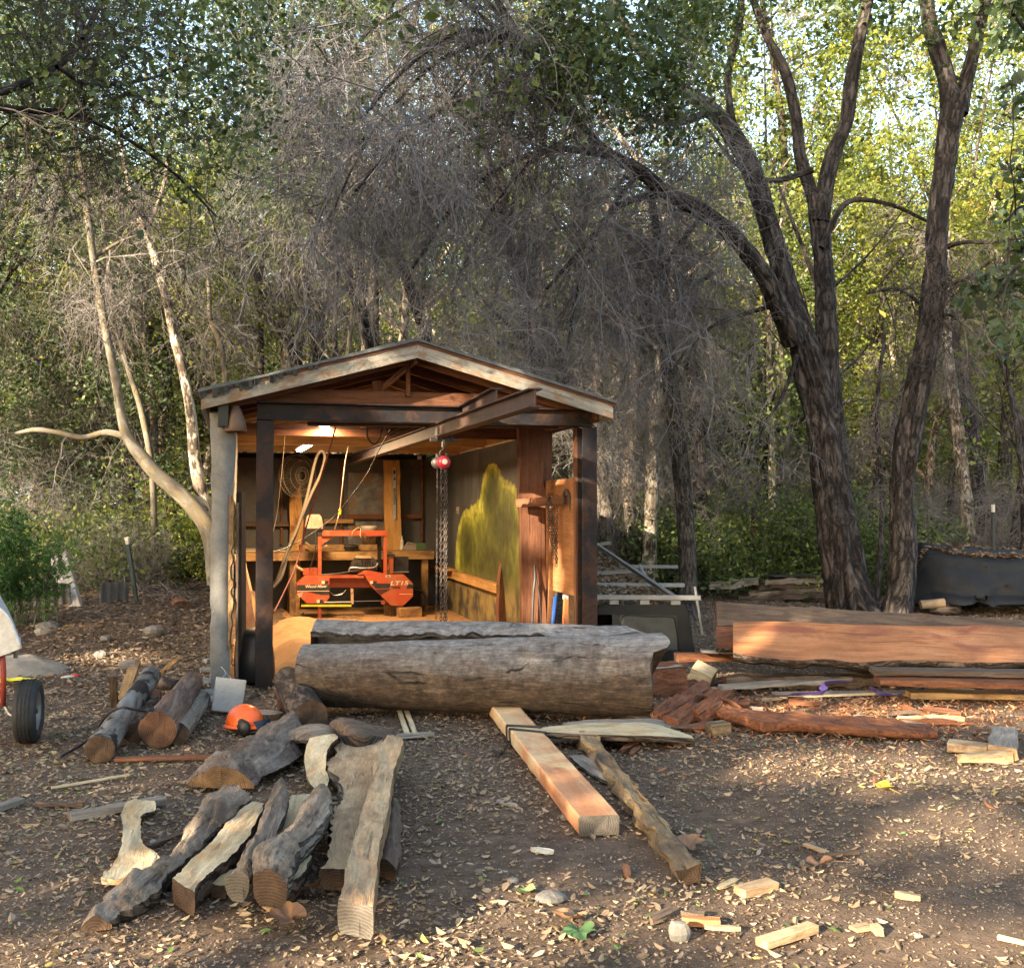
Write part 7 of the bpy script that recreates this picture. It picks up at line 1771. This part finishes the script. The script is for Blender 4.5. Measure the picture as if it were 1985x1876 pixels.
crown_at(st2, "crown", np.array([dp(u, v, 15) for u, v in ((1780, -120), (1900, -100), (1960, -60), (1860, -150))]), .9, 4500, .12, l_oak, (.5, .22))

# ---- slim stem in the middle
def simple_tree(name, label, pts, y, mat, yend=None, sides=24, n=110, deep=.07, extra=(), twig=0, tL=1.0, seed=0, tw=None, base=None, limbs=()):
    b = gp(pts[0][0], pts[0][1], 0) if base is None else base
    r = tree(name, label, b)
    p_, P, R = limb(pts, y, yend, n=n, sides=sides, deep=deep, seed=seed); part("trunk", p_, mat, r)
    S_ = [P[n // 2:]]
    for l in extra:
        q_, Pq, Rq = limb(l, y + .1, (yend or y) + .1, n=50, sides=12, deep=deep * .6, seed=seed + 3); part("limb", q_, mat, r); S_.append(Pq[10:])
    if twig:
        Vt, Qt = twigmass(np.concatenate(S_), int(twig * .6), tL, m=(8, 6, 1), rg=rg); Qt = dropfaces(Vt, Qt, in_shed(Vt) | (Vt[:, 2] < .3))
        part("dead_twig_tangle", (Vt, [Qt], Vt[:, :2].copy()), tw or m_twig, r, False)
    return r, np.concatenate(S_)
simple_tree("slim_dark_tree", "slim dark-barked tree standing right behind the camper shell", [(1337, 1205, 21), (1335, 1170, 18), (1333, 1080, 17), (1325, 950, 16), (1311, 830, 16), (1299, 735, 15), (1290, 650, 14), (1285, 570, 13), (1276, 470, 9), (1255, 340, 6)], 15.2, b_slim, sides=40, n=200, deep=.10, twig=130, tL=1.5, seed=11, extra=([(1284, 560, 7), (1230, 470, 5), (1170, 430, 3)], [(1290, 640, 6), (1340, 560, 5), (1400, 520, 3)]))
simple_tree("sunlit_tree", "pale sunlit trunk standing just past the shed's steel corner post", [(1210, 1105, 17), (1214, 1030, 15), (1219, 930, 14), (1226, 850, 13), (1235, 780, 13), (1226, 690, 12), (1212, 610, 10), (1196, 500, 8), (1170, 350, 5)], 20.5, bark("sunlit bark", [(.12, .085, .06), (.26, .20, .15), (.38, .31, .24)], sc=(3, 12, 12), ridged=False), n=120, twig=70, tL=1.8, seed=12)
simple_tree("leaning_tree", "leaning dark tree rising behind the roof's sloping right half", [(1182, 1110, 17), (1160, 960, 15), (1130, 830, 14), (1108, 745, 13), (1085, 690, 12), (1062, 640, 12), (1040, 600, 11), (1012, 555, 10), (995, 500, 9), (980, 440, 7), (940, 320, 5)], 20.0, b_dark, n=130, twig=90, tL=1.8, seed=13, extra=([(1135, 850, 7), (1080, 730, 5), (1040, 690, 4), (1000, 672, 4), (950, 660, 3)], [(1000, 545, 6), (1010, 470, 4), (1030, 400, 3)]))
simple_tree("dark_leaning_tree", "thin dark tree leaning over behind the roof's left half", [(640, 1120, 12), (610, 900, 11), (585, 745, 10), (570, 690, 9), (548, 640, 9), (520, 585, 8), (495, 530, 7), (470, 470, 6), (440, 400, 4)], 21, b_dark, n=100, twig=60, tL=1.5, seed=14, extra=([(560, 660, 5), (600, 590, 4), (590, 540, 3), (540, 490, 2)],))
simple_tree("grey_sycamore", "pale mottled sycamore trunk directly behind the roof left of the ridge", [(622, 1120, 14), (618, 850, 14), (617, 700, 14), (615, 640, 14), (622, 590, 13), (640, 520, 10), (648, 420, 9), (650, 300, 6)], 23, bark("mottled sycamore", [(.16, .14, .10), (.30, .27, .21), (.42, .39, .32)], sc=(2, 8, 8), ridged=False, lichen=((.09, .075, .05), 5)), n=110, twig=50, tL=1.8, seed=15, extra=([(612, 640, 8), (580, 560, 5), (545, 510, 4), (530, 490, 3)],))

# ---- sycamores on the left
YS = 15.2
sy, Ssy = simple_tree("white_sycamore", "leaning white-barked sycamore with a bare side branch, next to the shed's plastered wall", [(426, 1130, 24), (412, 1050, 18), (392, 1005, 16), (350, 958, 15), (308, 922, 14), (272, 882, 13), (248, 848, 11), (236, 808, 9), (224, 735, 9), (208, 655, 8), (195, 585, 8), (184, 520, 7), (178, 480, 7), (168, 400, 7), (158, 330, 5), (140, 220, 4)], YS, b_pale, n=220, sides=28, deep=.03, seed=16, base=gp(426, 1145, 0), twig=22, tL=1.2,
    extra=([(242, 845, 7), (205, 838, 6), (160, 848, 6), (110, 838, 5), (70, 833, 5), (30, 840, 3)], [(182, 500, 4), (230, 470, 3), (270, 455, 2)]))
simple_tree("brown_sycamore", "slender brown-flaked sycamore rising beside the white one", [(424, 1140, 16), (408, 1030, 14), (392, 960, 13), (378, 890, 12), (370, 800, 10), (354, 715, 9), (338, 655, 9), (322, 580, 8), (306, 520, 8), (290, 470, 7), (278, 440, 7), (262, 405, 5), (248, 350, 4), (225, 240, 3)], YS + .25, b_syc, n=180, sides=22, deep=.04, seed=17, base=gp(424, 1150, 0), twig=22, tL=1.2, extra=([(282, 450, 5), (305, 400, 4), (322, 340, 3), (335, 260, 2)],))
simple_tree("thin_sycamore", "thinnest pale stem growing between the two sycamores", [(300, 1140, 7), (296, 930, 6), (275, 800, 6), (250, 720, 5), (234, 660, 5), (220, 590, 5), (212, 530, 4), (206, 480, 4), (198, 380, 3)], YS + 1.6, b_pale, n=100, sides=14, deep=.03, seed=18, twig=30, tL=1.0)
simple_tree("pale_sapling", "pale bent sapling just behind the roof's lower left edge", [(455, 1130, 7), (448, 900, 6), (438, 740, 6), (425, 660, 6), (408, 620, 5), (405, 560, 4), (398, 480, 3)], 19, b_pale, n=80, sides=12, deep=.03, seed=19, twig=40, tL=1.1)
# ---- trunks on the far right
simple_tree("black_leaning_tree", "thick black leaning trunk behind the tarpaulin heap", [(1912, 1080, 21), (1900, 980, 19), (1885, 880, 18), (1868, 770, 16), (1855, 690, 14), (1835, 580, 11), (1810, 440, 8)], 22, b_dark, n=110, seed=21, twig=25, tL=1.2)
simple_tree("pale_leaning_tree", "pale thin-barked leaning trunk beside the black one", [(1882, 1070, 13), (1872, 960, 12), (1858, 850, 12), (1846, 760, 11), (1836, 680, 10), (1832, 590, 9), (1836, 450, 7)], 21, b_syc, n=100, seed=22, twig=20, tL=1.2)
simple_tree("grey_upright_tree", "grey upright trunk past the black leaning one", [(1948, 1080, 15), (1946, 950, 14), (1950, 850, 13), (1957, 740, 11), (1955, 600, 10), (1965, 430, 8)], 23, b_slim, n=90, seed=23, twig=20, tL=1.2)
simple_tree("bent_tree", "dark bent trunk at the photo's edge past the tarpaulin", [(1968, 1075, 12), (1975, 980, 10), (1990, 900, 9), (1985, 830, 7), (1960, 780, 5)], 21, b_dark, n=70, seed=24)
simple_tree("sapling", "slim pale sapling between the two dark furrowed stems", [(1698, 1175, 6), (1706, 1080, 6), (1710, 980, 5), (1704, 880, 5), (1700, 780, 4), (1716, 640, 3)], 17, b_slim, n=80, sides=12, seed=25, twig=25, tL=.9)
simple_tree("pale_edged_tree", "pale-edged trunk glimpsed between the slim tree and the twin trunk", [(1508, 1110, 11), (1506, 900, 10), (1507, 780, 10), (1503, 660, 9), (1500, 520, 7), (1490, 380, 5)], 26, b_syc, n=80, sides=16, seed=26, twig=25, tL=1.5)
simple_tree("dark_tree", "dark trunk just behind the slim tree", [(1362, 1110, 14), (1358, 950, 14), (1350, 780, 15), (1338, 660, 13), (1330, 540, 10), (1325, 400, 7)], 21, b_dark, n=90, seed=27, twig=60, tL=1.5)
simple_tree("dark_tree", "dark trunk to the shed side of the sunlit one, half hidden by the steel post", [(1188, 1110, 16), (1176, 1000, 14), (1165, 900, 13), (1160, 780, 11), (1150, 600, 8)], 19, bark("shaggy bark", [(.05, .04, .03), (.13, .105, .085), (.25, .21, .175)], sc=(3, 14, 14)), n=90, seed=28, twig=60, tL=1.5)
simple_tree("dark_tree", "dark slender trunk deep between the neighbouring stem and the tarpaulin", [(1690, 1110, 9), (1692, 900, 8), (1700, 700, 7), (1715, 540, 6), (1730, 400, 4)], 25, b_dark, n=80, sides=14, seed=29, twig=30, tL=1.5)

# ---- overhanging branches from trees outside the picture
def overhang(name, label, base, pths, y0, y1, crownpx, n, size, mat, tint, spread, tw=20, cs_=.20):
    r = tree(name, label, base)
    b = np.array(base); first = dp(pths[0][0][0], pths[0][0][1], y0)
    t_, P, R = tube(spline([b - [0, 0, .1], b + [0, 0, 1.5], (b + first) / 2 + [0, 0, .8], first], 40), np.linspace(.16, .05, 40), 16), None, None
    part("trunk", t_, b_dark, r)
    S_ = []
    for k, p_ in enumerate(pths):
        q_, Pq, _ = limb(p_, y0, y1, n=50, sides=10, deep=.04); part("limb", q_, b_dark, r); S_.append(Pq)
    Vt, Qt = twigmass(np.concatenate(S_), tw, 1.0, m=(8, 5, 2), Ls=(.5, .25, .12), rr=(.007, .0035, .002, .0013), rg=rg, dirbias=(0, 0, 0), droop=.03)
    part("twig_tangle", (Vt, [Qt], Vt[:, :2].copy()), m_twigdark, r, False)
    crown_at(r, "crown", np.array([dp(u, v, rng.uniform(min(y0, y1), max(y0, y1) + .8)) for u, v in crownpx]), spread, n, size, mat, tint, per=26, wid=.62, cs_=cs_)
    return r
overhang("overhanging_oak", "oak whose dark limbs and small leaves hang over the clearing's upper left corner", (-6.4, 6.5, 0), ([(-40, 190, 9), (40, 165, 8), (110, 130, 7), (160, 75, 6), (195, 5, 5)], [(-40, 205, 8), (60, 215, 7), (140, 222, 6), (230, 260, 4), (330, 330, 3), (420, 420, 2)], [(110, 130, 5), (180, 165, 4), (300, 150, 3), (430, 100, 2)], [(160, 75, 4), (150, 20, 4), (130, -60, 3)]), 6.8, 8.5,
    [(u, v) for u in range(-60, 480, 45) for v in range(-80, 330, 55)] + [(0, 60), (60, 100), (30, 180), (120, 40), (300, 60), (200, 340), (120, 400)], 9500, .055, l_oak, (.45, .25), .22, tw=60)
overhang("overhanging_oak", "oak whose broad leaves droop into the picture's far edge, above the tarpaulin", (6.2, 8.2, 0), ([(2040, 500, 6), (1985, 510, 4), (1955, 540, 3), (1940, 600, 2)], [(2040, 120, 6), (1990, 60, 4), (1965, 30, 3)], [(2050, 420, 5), (1985, 400, 3), (1950, 430, 2)]), 7.5, 7.0,
    [(1965, 590), (1975, 540), (1950, 560), (1960, 640), (1975, 660), (1985, 480), (1920, 570), (1980, 690), (1970, 60), (1985, 130), (1960, 20), (1985, 10), (1990, 190), (1960, 430), (1985, 340), (1970, 100)], 1300, .075, l_oak, (.45, .2), .06, tw=8, cs_=.09)
# middle oak crowns over and behind the shed
def oak(name, label, base, h, C, n, size, mat, tint, spread, r=.14, tw=30):
    t = tree(name, label, base); b = np.array(base)
    top = C.mean(0)
    part("trunk", tube(spline([b - [0, 0, .1], b + [.1, 0, h * .4], (b + [0, 0, h * .6]) * .5 + top * .5, top], 40), np.linspace(r, r * .35, 40), 16, disp=lambda l, th, rr: .1 * vn(np.stack([np.cos(th) * 3, np.sin(th) * 3, l * 2], -1).reshape(-1, 3)).reshape(l.shape)), b_slim, t)
    S_ = []
    for c_ in C[:: max(1, len(C) // 12)]:
        m0 = b + (top - b) * rng.uniform(.45, .9); P = spline([m0, (m0 + c_) / 2 + [0, 0, .4], c_], 14); part("limb", tube(P, np.linspace(r * .35, .012, 14), 7), b_slim, t); S_.append(P)
    Vt, Qt = twigmass(np.concatenate(S_), tw, 1.4, m=(8, 5, 1), rg=rg); Qt = dropfaces(Vt, Qt, in_shed(Vt))
    part("twig_tangle", (Vt, [Qt], Vt[:, :2].copy()), m_twigdark, t, False)
    crown_at(t, "crown", C, spread, n, size, mat, tint, filt=True, rg=rng)
    return t
def cpx(lst, y, j=.8): return np.array([dp(u, v, y + rng.uniform(-j, j)) for u, v in lst])
oak("leafy_oak", "dark leafy oak hanging high above the shed roof, its crown left of the ridge", (-1.4, 18.6, gh(-1.4, 18.6)), 9, cpx([(u, v) for u in range(430, 760, 42) for v in range(-100, 480, 60) if v < 420 - abs(u - 600) * .35], 15.5, 1.5), 17000, .085, l_oak, (.50, .24), .35, tw=60)
oak("leafy_oak", "dense dark bushy oak behind the sycamores' lower stems", (-7.6, 20.5, gh(-7.6, 20.5)), 5, cpx([(u, v) for u in range(-20, 330, 45) for v in range(560, 1000, 55)], 20, 1.8), 20000, .085, l_oak, (.36, .22), .4, tw=80)
oak("leafy_oak", "yellow-green sycamore foliage catching the light between the white stems", (-7.0, 23, gh(-7, 23)), 8, cpx([(u, v) for u in range(60, 560, 48) for v in range(330, 640, 60)], 21, 1.6), 14000, .10, l_yel, (.45, .22), .5)
oak("leafy_oak", "dark leafy oak whose crown fills the corner above the white sycamore", (-11, 19, gh(-11, 19)), 10, cpx([(u, v) for u in range(-120, 300, 50) for v in range(-100, 560, 65)], 18, 1.8), 13000, .085, l_oak, (.5, .24), .45, tw=60)
oak("leafy_oak", "yellow-green tree glowing behind the dark single stem", (12, 27, gh(12, 27)), 9, cpx([(u, v) for u in range(1640, 2060, 50) for v in range(40, 760, 62)], 25, 2), 26000, .12, l_yel, (.50, .24), .6)
oak("leafy_oak", "light green tree glowing between the twin trunk's forks", (6.2, 28, gh(6.2, 28)), 10, cpx([(u, v) for u in range(1330, 1700, 50) for v in range(20, 620, 62)], 25, 2), 19000, .12, l_yel, (.42, .24), .6)

# ---- background: copied trees and shrubs
def proto_tree(seed, h, mat, n, size, tint, bm):
    r_ = np.random.default_rng(seed)
    t = thing("woodland_tree", "slender tree deep in the wood behind the clearing", "tree", group="trees filling the wood behind the clearing")
    ax = spline([(0, 0, -.2), (.15 * r_.normal(), .1, h * .3), (.5 * r_.normal(), .3 * r_.normal(), h * .65), (.7 * r_.normal(), .5 * r_.normal(), h)], 50)
    put("trunk", tube(ax, np.linspace(.17, .03, 50), 14, disp=lambda l, th, rr: .12 * vn(np.stack([np.cos(th) * 3, np.sin(th) * 3, l * 2.5], -1).reshape(-1, 3)).reshape(l.shape)), bm, t, smooth=True)
    C, P = [], []
    for k in range(20):
        f = r_.uniform(.15, .97); a = r_.uniform(0, 2 * PI); b = ax[int(f * 49)]; L = h * .30 * (1.15 - .6 * f) * r_.uniform(.6, 1.1)
        e = b + np.array([math.cos(a) * L, math.sin(a) * L, L * r_.uniform(-.1, .6)])
        q = spline([b, (b + e) / 2 + [0, 0, .15 * L], e], 10); P.append(q); put("limb", tube(q, np.linspace(.045 * (1.1 - f) + .012, .008, 10), 6), bm, t)
        C += [q[k2] for k2 in (4, 6, 8, 9)]
    C = np.array(C); per = 40; k = n // per
    cc = C[r_.integers(0, len(C), k)] + r_.normal(0, .5, (k, 3))
    pp_ = np.repeat(cc, per, 0) + r_.normal(0, .24, (k * per, 3)); tn = np.clip(np.repeat(r_.normal(tint, .16, k), per) + r_.normal(0, .14, k * per), 0, 1)
    V, Q = leafquads(pp_, r_.uniform(.6, 1.3, len(pp_)) * size, rg=r_)
    obj("crown", mesh("crown", V, Q, mat, None, tn), t)
    Vt, Qt = twigmass(np.concatenate(P), 45 if mat is l_brn else 22, h * .13, m=(8, 5, 1), rg=r_, rr=(.014, .007, .005, .004), Ls=(.8, .45, .25))
    obj("twig_tangle", mesh("twig tangle", Vt, Qt, m_twig, None, None), t)
    return t
pt = [proto_tree(101, 13, l_mid, 17000, .11, .42, b_slim), proto_tree(102, 11, l_yel, 15000, .11, .40, b_syc), proto_tree(103, 14, l_brn, 13000, .10, .5, b_slim), proto_tree(104, 12, l_oak, 18000, .10, .5, b_dark)]
rs = np.random.default_rng(12)
spots = []
for row, (yy, nn) in enumerate(((24.5, 9), (28.5, 10), (33, 11), (38, 12), (44, 12))):
    for k in range(nn):
        x_ = (-.60 + 1.2 * (k + rs.uniform(.15, .85)) / nn) * yy; y_ = yy + rs.uniform(-1.6, 1.6)
        spots.append((x_, y_))
used = [False] * 4
for x_, y_ in spots:
    rel = x_ / y_
    w4 = np.array([.30, .30, .25, .15]) if rel > .12 else (np.array([.20, .12, .48, .20]) if rel > -.12 else np.array([.3, .2, .15, .35]))
    k = int(rs.choice(4, p=w4)); sc_ = rs.uniform(.8, 1.2); lc_ = (x_, y_, float(gh(x_, y_)))
    if not used[k]:
        o = pt[k]; used[k] = True; o.location = lc_; o.rotation_euler = (0, 0, rs.uniform(0, 6)); o.scale = (sc_,) * 3
    else: dup(pt[k], loc=lc_, rotz=rs.uniform(0, 6), scale=sc_)
for k in range(4):
    if not used[k]: pt[k].location = (-12 + 8 * k, 30, .4)
def proto_brush(seed, nst, L, mat):
    r_ = np.random.default_rng(seed)
    t = thing("dead_shrub", "tangled leafless grey-brown shrub in the undergrowth behind the clearing", "shrub", group="leafless shrubs in the undergrowth")
    P0 = r_.normal(0, .25, (nst, 3)) * [1, 1, 0]; D = nrm(r_.normal(0, .75, (nst, 3)) * [1, 1, .3] + [0, 0, 1])
    p, V, q = strands(P0, D, r_.uniform(.5, 1.2, nst) * L, .011, 7, .03, .22, r_); lst = [(V, q)]
    for m, l_, r0 in ((10, .9, .006), (6, .45, .004), (2, .25, .003)):
        P, T = along(p, m, r_, .1); p, V, q = strands(P, nrm(T * .6 + rdir(len(P), r_) * .9), r_.uniform(.4, 1.2, len(P)) * l_, r0, 4, .05, .3, r_); lst.append((V, q))
    V, Q = stackq(lst); Q = dropfaces(V, Q, V[:, 2] < -.05)
    obj("twig_tangle", mesh("twig tangle", V, Q, mat), t); return t
pb = [proto_brush(31, 34, 3.0, m_twig), proto_brush(32, 26, 2.3, m_twig)]
def spot_ok(x_, y_, mg=2.6):
    r = np.array([x_, y_, 0]) - O; s_, d_ = r @ SX, r @ SN
    return not (-.5 - mg < s_ < 3.2 + mg and d_ < 7.7 + mg)
bs = []
for k in range(24):
    yy = rs.uniform(18, 27); xx = rs.uniform(-.55, .55) * yy
    if spot_ok(xx, yy) and not (xx > 3.2 and yy < 19.5) and not (.06 < xx / yy < .17 and yy < 21.5): bs.append((xx, yy))
bs += [(-5.9, 16.4), (-7.0, 17.2), (-7.9, 19), (0.6, 19.6), (3.8, 20.4), (-2.5, 19.2), (-3.6, 19.0), (-1.2, 19.3)]
for k, (x_, y_) in enumerate(bs):
    j = k % 2; lc_ = (x_, y_, float(gh(x_, y_))); sc_ = rs.uniform(.7, 1.2)
    if not spot_ok(x_, y_, 2.3 * sc_): sc_ = .45
    if not spot_ok(x_, y_, .9): continue
    if k < 2: pb[j].location = lc_; pb[j].scale = (sc_,) * 3
    else: dup(pb[j], loc=lc_, rotz=rs.uniform(0, 6), scale=sc_)
def proto_bush(seed, mat, n, tint, label, R_=(1.1, 1.1, .8), size=.075):
    r_ = np.random.default_rng(seed)
    t = thing("leafy_shrub", label, "shrub", group="leafy shrubs in the undergrowth")
    p, V, q = strands(r_.normal(0, .2, (24, 3)) * [1, 1, 0], nrm(r_.normal(0, .7, (24, 3)) + [0, 0, 1]), r_.uniform(.7, 1.7, 24), .012, 6, .03, .2, r_)
    obj("stem", mesh("stem", V, q, m_twigdark), t)
    C, _ = along(p, 5, r_, .3); k = n // 30; cc = C[r_.integers(0, len(C), k)] + r_.normal(0, .22, (k, 3)); P = np.repeat(cc, 30, 0) + r_.normal(0, .13, (k * 30, 3)); P = P[P[:, 2] > .05]
    V, Q = leafquads(P, r_.uniform(.6, 1.3, len(P)) * size, rg=r_); obj("foliage", mesh("foliage", V, Q, mat, None, np.clip(r_.normal(tint, .22, len(P)), 0, 1)), t); return t
pg = [proto_bush(41, l_mid, 5200, .35, "low leafy green shrub in the undergrowth behind the clearing"), proto_bush(42, l_yel, 4200, .42, "low leafy green shrub in the undergrowth behind the clearing")]
gs = [(3.6, 19.6), (4.4, 20.2), (5.2, 20.0), (5.9, 21.0), (4.8, 21.6), (10.4, 21.5), (2.4, 22), (8, 22.5), (11.2, 24), (-8.6, 18.4), (-9.4, 19.6), (-6.8, 21), (-5.6, 22), (1.2, 23), (7.2, 24), (3.5, 24), (-10.5, 22), (12.5, 22), (2.9, 20.2), (3.2, 21.2), (6.3, 19.6), (10.8, 23), (-4.6, 19.8), (-6.2, 19.4), (-7.6, 17.8), (-5.4, 18.6), (-6.4, 17.0), (5.4, 22.8), (-3.4, 21), (0.2, 21), (13.5, 25)]
for k, (x_, y_) in enumerate(gs):
    j = k % 2; lc_ = (x_, y_, float(gh(x_, y_))); sc_ = rs.uniform(.9, 1.5)
    if k < 2: pg[j].location = lc_; pg[j].scale = (sc_,) * 3
    else: dup(pg[j], loc=lc_, rotz=rs.uniform(0, 6), scale=sc_)
# slim bare stems deep in the wood
def proto_pole(seed, h, bm):
    r_ = np.random.default_rng(seed)
    t = thing("slim_tree", "slim bare stem standing deep in the wood behind the clearing", "tree", group="slim stems deep in the wood")
    ax = spline([(0, 0, -.3), (r_.normal(0, .25), 0, h * .35), (r_.normal(0, .6), r_.normal(0, .3), h * .7), (r_.normal(0, 1.0), r_.normal(0, .5), h)], 50)
    put("trunk", tube(ax, np.linspace(.13, .03, 50), 12, disp=lambda l, th, rr: .15 * vn(np.stack([np.cos(th) * 3, np.sin(th) * 3, l * 2.5], -1).reshape(-1, 3)).reshape(l.shape)), bm, t, smooth=True)
    for k in range(6):
        b = ax[int(r_.uniform(.3, .9) * 49)]; a = r_.uniform(0, 6.3); L = r_.uniform(.8, 2.2)
        put("limb", tube(spline([b, b + [math.cos(a) * L * .5, math.sin(a) * L * .5, L * .45], b + [math.cos(a) * L, math.sin(a) * L, L * 1.1]], 12), np.linspace(.035, .01, 12), 6), bm, t)
    return t
pp4 = [proto_pole(51, 9, b_syc), proto_pole(52, 11, b_slim), proto_pole(53, 8, b_dark), proto_pole(54, 10, b_pale)]
k = 0
for q in range(70):
    yy = rs.uniform(18.5, 30); rel = rs.uniform(-.5, .52)
    if not spot_ok(rel * yy, yy, .8): continue
    lc_ = (rel * yy, yy, float(gh(rel * yy, yy))); sc_ = rs.uniform(.6, 1.2)
    if k < 4: pp4[k].location = lc_; pp4[k].scale = (sc_,) * 3
    elif k < 44: dup(pp4[k % 4], loc=lc_, rotz=rs.uniform(0, 6), scale=sc_)
    k += 1
# far wood closing the view
n = 80000
x = rng.uniform(-46, 46, n); y = rng.uniform(48, 66, n); gz = 26 * sm(48, 120, y) + 10 * sm(45, 110, np.abs(x))
z = gz + rng.uniform(0, 1, n) ** .8 * (15 + 5 * vn(np.c_[x * .15, y * .1, x * 0]))
P = np.c_[x, y, z]; k = vn(P * .45) + .5 * vn(P * 1.1) > -.35; P = P[k]
V, Q = leafquads(P, rng.uniform(.25, .6, len(P)), wid=.7)
o = obj("far_woods", mesh("far woods", V, Q, l_mid, None, np.clip(.42 + .3 * vn(P * .3) + rng.normal(0, .15, len(P)), 0, 1))); tag(o, "leafy mass of the wood farther back", kind="stuff")

# ---- bamboo clump at the left
bam = thing("bamboo_clump", "feathery green bamboo clump at the picture's edge behind the leaf bank", "bamboo", loc=tuple(gp(22, 1222, 0)))
rb_ = np.random.default_rng(8)
nb = 52
p, V, q = strands(rb_.normal(0, .20, (nb, 3)) * [1, .7, 0], nrm(rb_.normal(0, .13, (nb, 3)) + [.0, 0, 1]), rb_.uniform(.9, 1.9, nb), .007, 8, .0, .10, rb_)
obj("stem", mesh("stem", V, q, paint("bamboo stem", (.06, .09, .04), .6)), bam)
P, T = along(p, 14, rb_, .25); p2, V2, q2 = strands(P, nrm(T * .5 + rdir(len(P), rb_) * .8), rb_.uniform(.15, .4, len(P)), .003, 3, .1, .2, rb_)
P, T = along(p2, 12, rb_, .2); zdir = nrm(rdir(len(P), rb_) * .6 + [0, 0, .5])
V3, Q3 = leafquads(P, rb_.uniform(.05, .12, len(P)), zdir, .6, .2, rb_)
obj("foliage", mesh("foliage", V3, Q3, l_bam, None, np.clip(.35 + .35 * vn(P * 3) + rb_.normal(0, .15, len(P)), 0, 1)), bam)
# fallen branch on the leaf bank
fb = thing("fallen_branch", "crooked fallen branch lying on the leaf bank by the slanting post", "branch", loc=tuple(gp(290, 1160, 0)))
P = np.array([dp(u, v, 16.2) for u, v in ((222, 1112), (255, 1128), (285, 1137), (312, 1148), (332, 1160))]); part("main_stem", tube(spline(P, 30), np.linspace(.012, .03, 30), 8), b_slim, fb)
for pts in (((312, 1148), (304, 1170), (296, 1190)), ((332, 1160), (336, 1172), (334, 1184)), ((285, 1137), (300, 1115), (315, 1100))):
    part("side_twig", tube(spline(np.array([dp(u, v, 16.2) for u, v in pts]), 12), np.linspace(.012, .006, 12), 6), b_slim, fb)
Vt, Qt = twigmass(spline(P, 30), 20, .8, m=(6, 4, 1), rg=rg); part("twig_tangle", (Vt, [Qt], Vt[:, :2].copy()), m_twig, fb, False)

# ---- unseen oaks added toward the sun, crowns gapped to dapple the clearing
H0 = 5.0
NS_ = 125000; tg = rng.uniform([-8, 2.0], [24, 36], (NS_, 2)); hh = np.maximum(H0, (tg[:, 1] + 1.5) / 2.30) + rng.uniform(0, 3.5, NS_)
P = np.c_[tg, np.zeros(len(tg))] + S * (hh / S[2])[:, None]
cl_ = fbm(P * .9, 2); op, g = openness(P, .065)
lt_ = np.clip((tg[:, 0] - 4.4) / 16, 0, 1); stem_ = sm(3.0, 1.8, np.hypot(tg[:, 0] - 4.4 - 16 * lt_, tg[:, 1] - 15.0 - 19 * lt_))
vert_ = sm(1.5, .2, np.abs(tg[:, 0] - 1.2 - (tg[:, 1] - 10) * .8) - 3.2) * sm(24, 20, tg[:, 1])       # keeps the shed's upper half in shade
far_ = np.maximum(sm(16.5, 19, tg[:, 1]), sm(9, 12, tg[:, 0])) * (1 - .8 * np.maximum(stem_, vert_))
keep = (cl_ > -.62 + .80 * far_) & (rng.uniform(0, 1, len(P)) > .28 * far_) & (rng.uniform(0, 1, len(P)) > op)
P = P[keep]
trunks = [(-19, -14), (-13.5, -12), (-8, -10.5), (-15, -5), (-9, -3.5), (-3.5, -6.5), (-2, -13), (4, -9)]
own = np.argmin(np.linalg.norm(P[:, None, :2] - np.array(trunks)[None], axis=2), 1)
for k, (x_, y_) in enumerate(trunks):
    t = thing("added_shade_tree", "unseen oak added outside the picture to shade the clearing", "tree", loc=(x_, y_, 0), group="added oaks outside the picture")
    Q_ = P[own == k]; c_ = Q_.mean(0) if len(Q_) else np.array([x_, y_, 10.0])
    ax = spline([(0, 0, -.2), (.2, .1, 3.5), ((c_ - [x_, y_, 0]) * [.5, .5, 0] + [0, 0, 7]), c_ - [x_, y_, 0] + [0, 0, 1.5]], 30)
    put("trunk", tube(ax, np.linspace(.25, .06, 30), 12), b_dark, t, smooth=True)
    V, Q = leafquads(Q_ - [x_, y_, 0], rng.uniform(.16, .34, len(Q_)), wid=.75); obj("crown", mesh("crown", V, Q, l_oak, None, rng.uniform(.2, .8, len(Q_))), t)
bpy.context.view_layer.update()
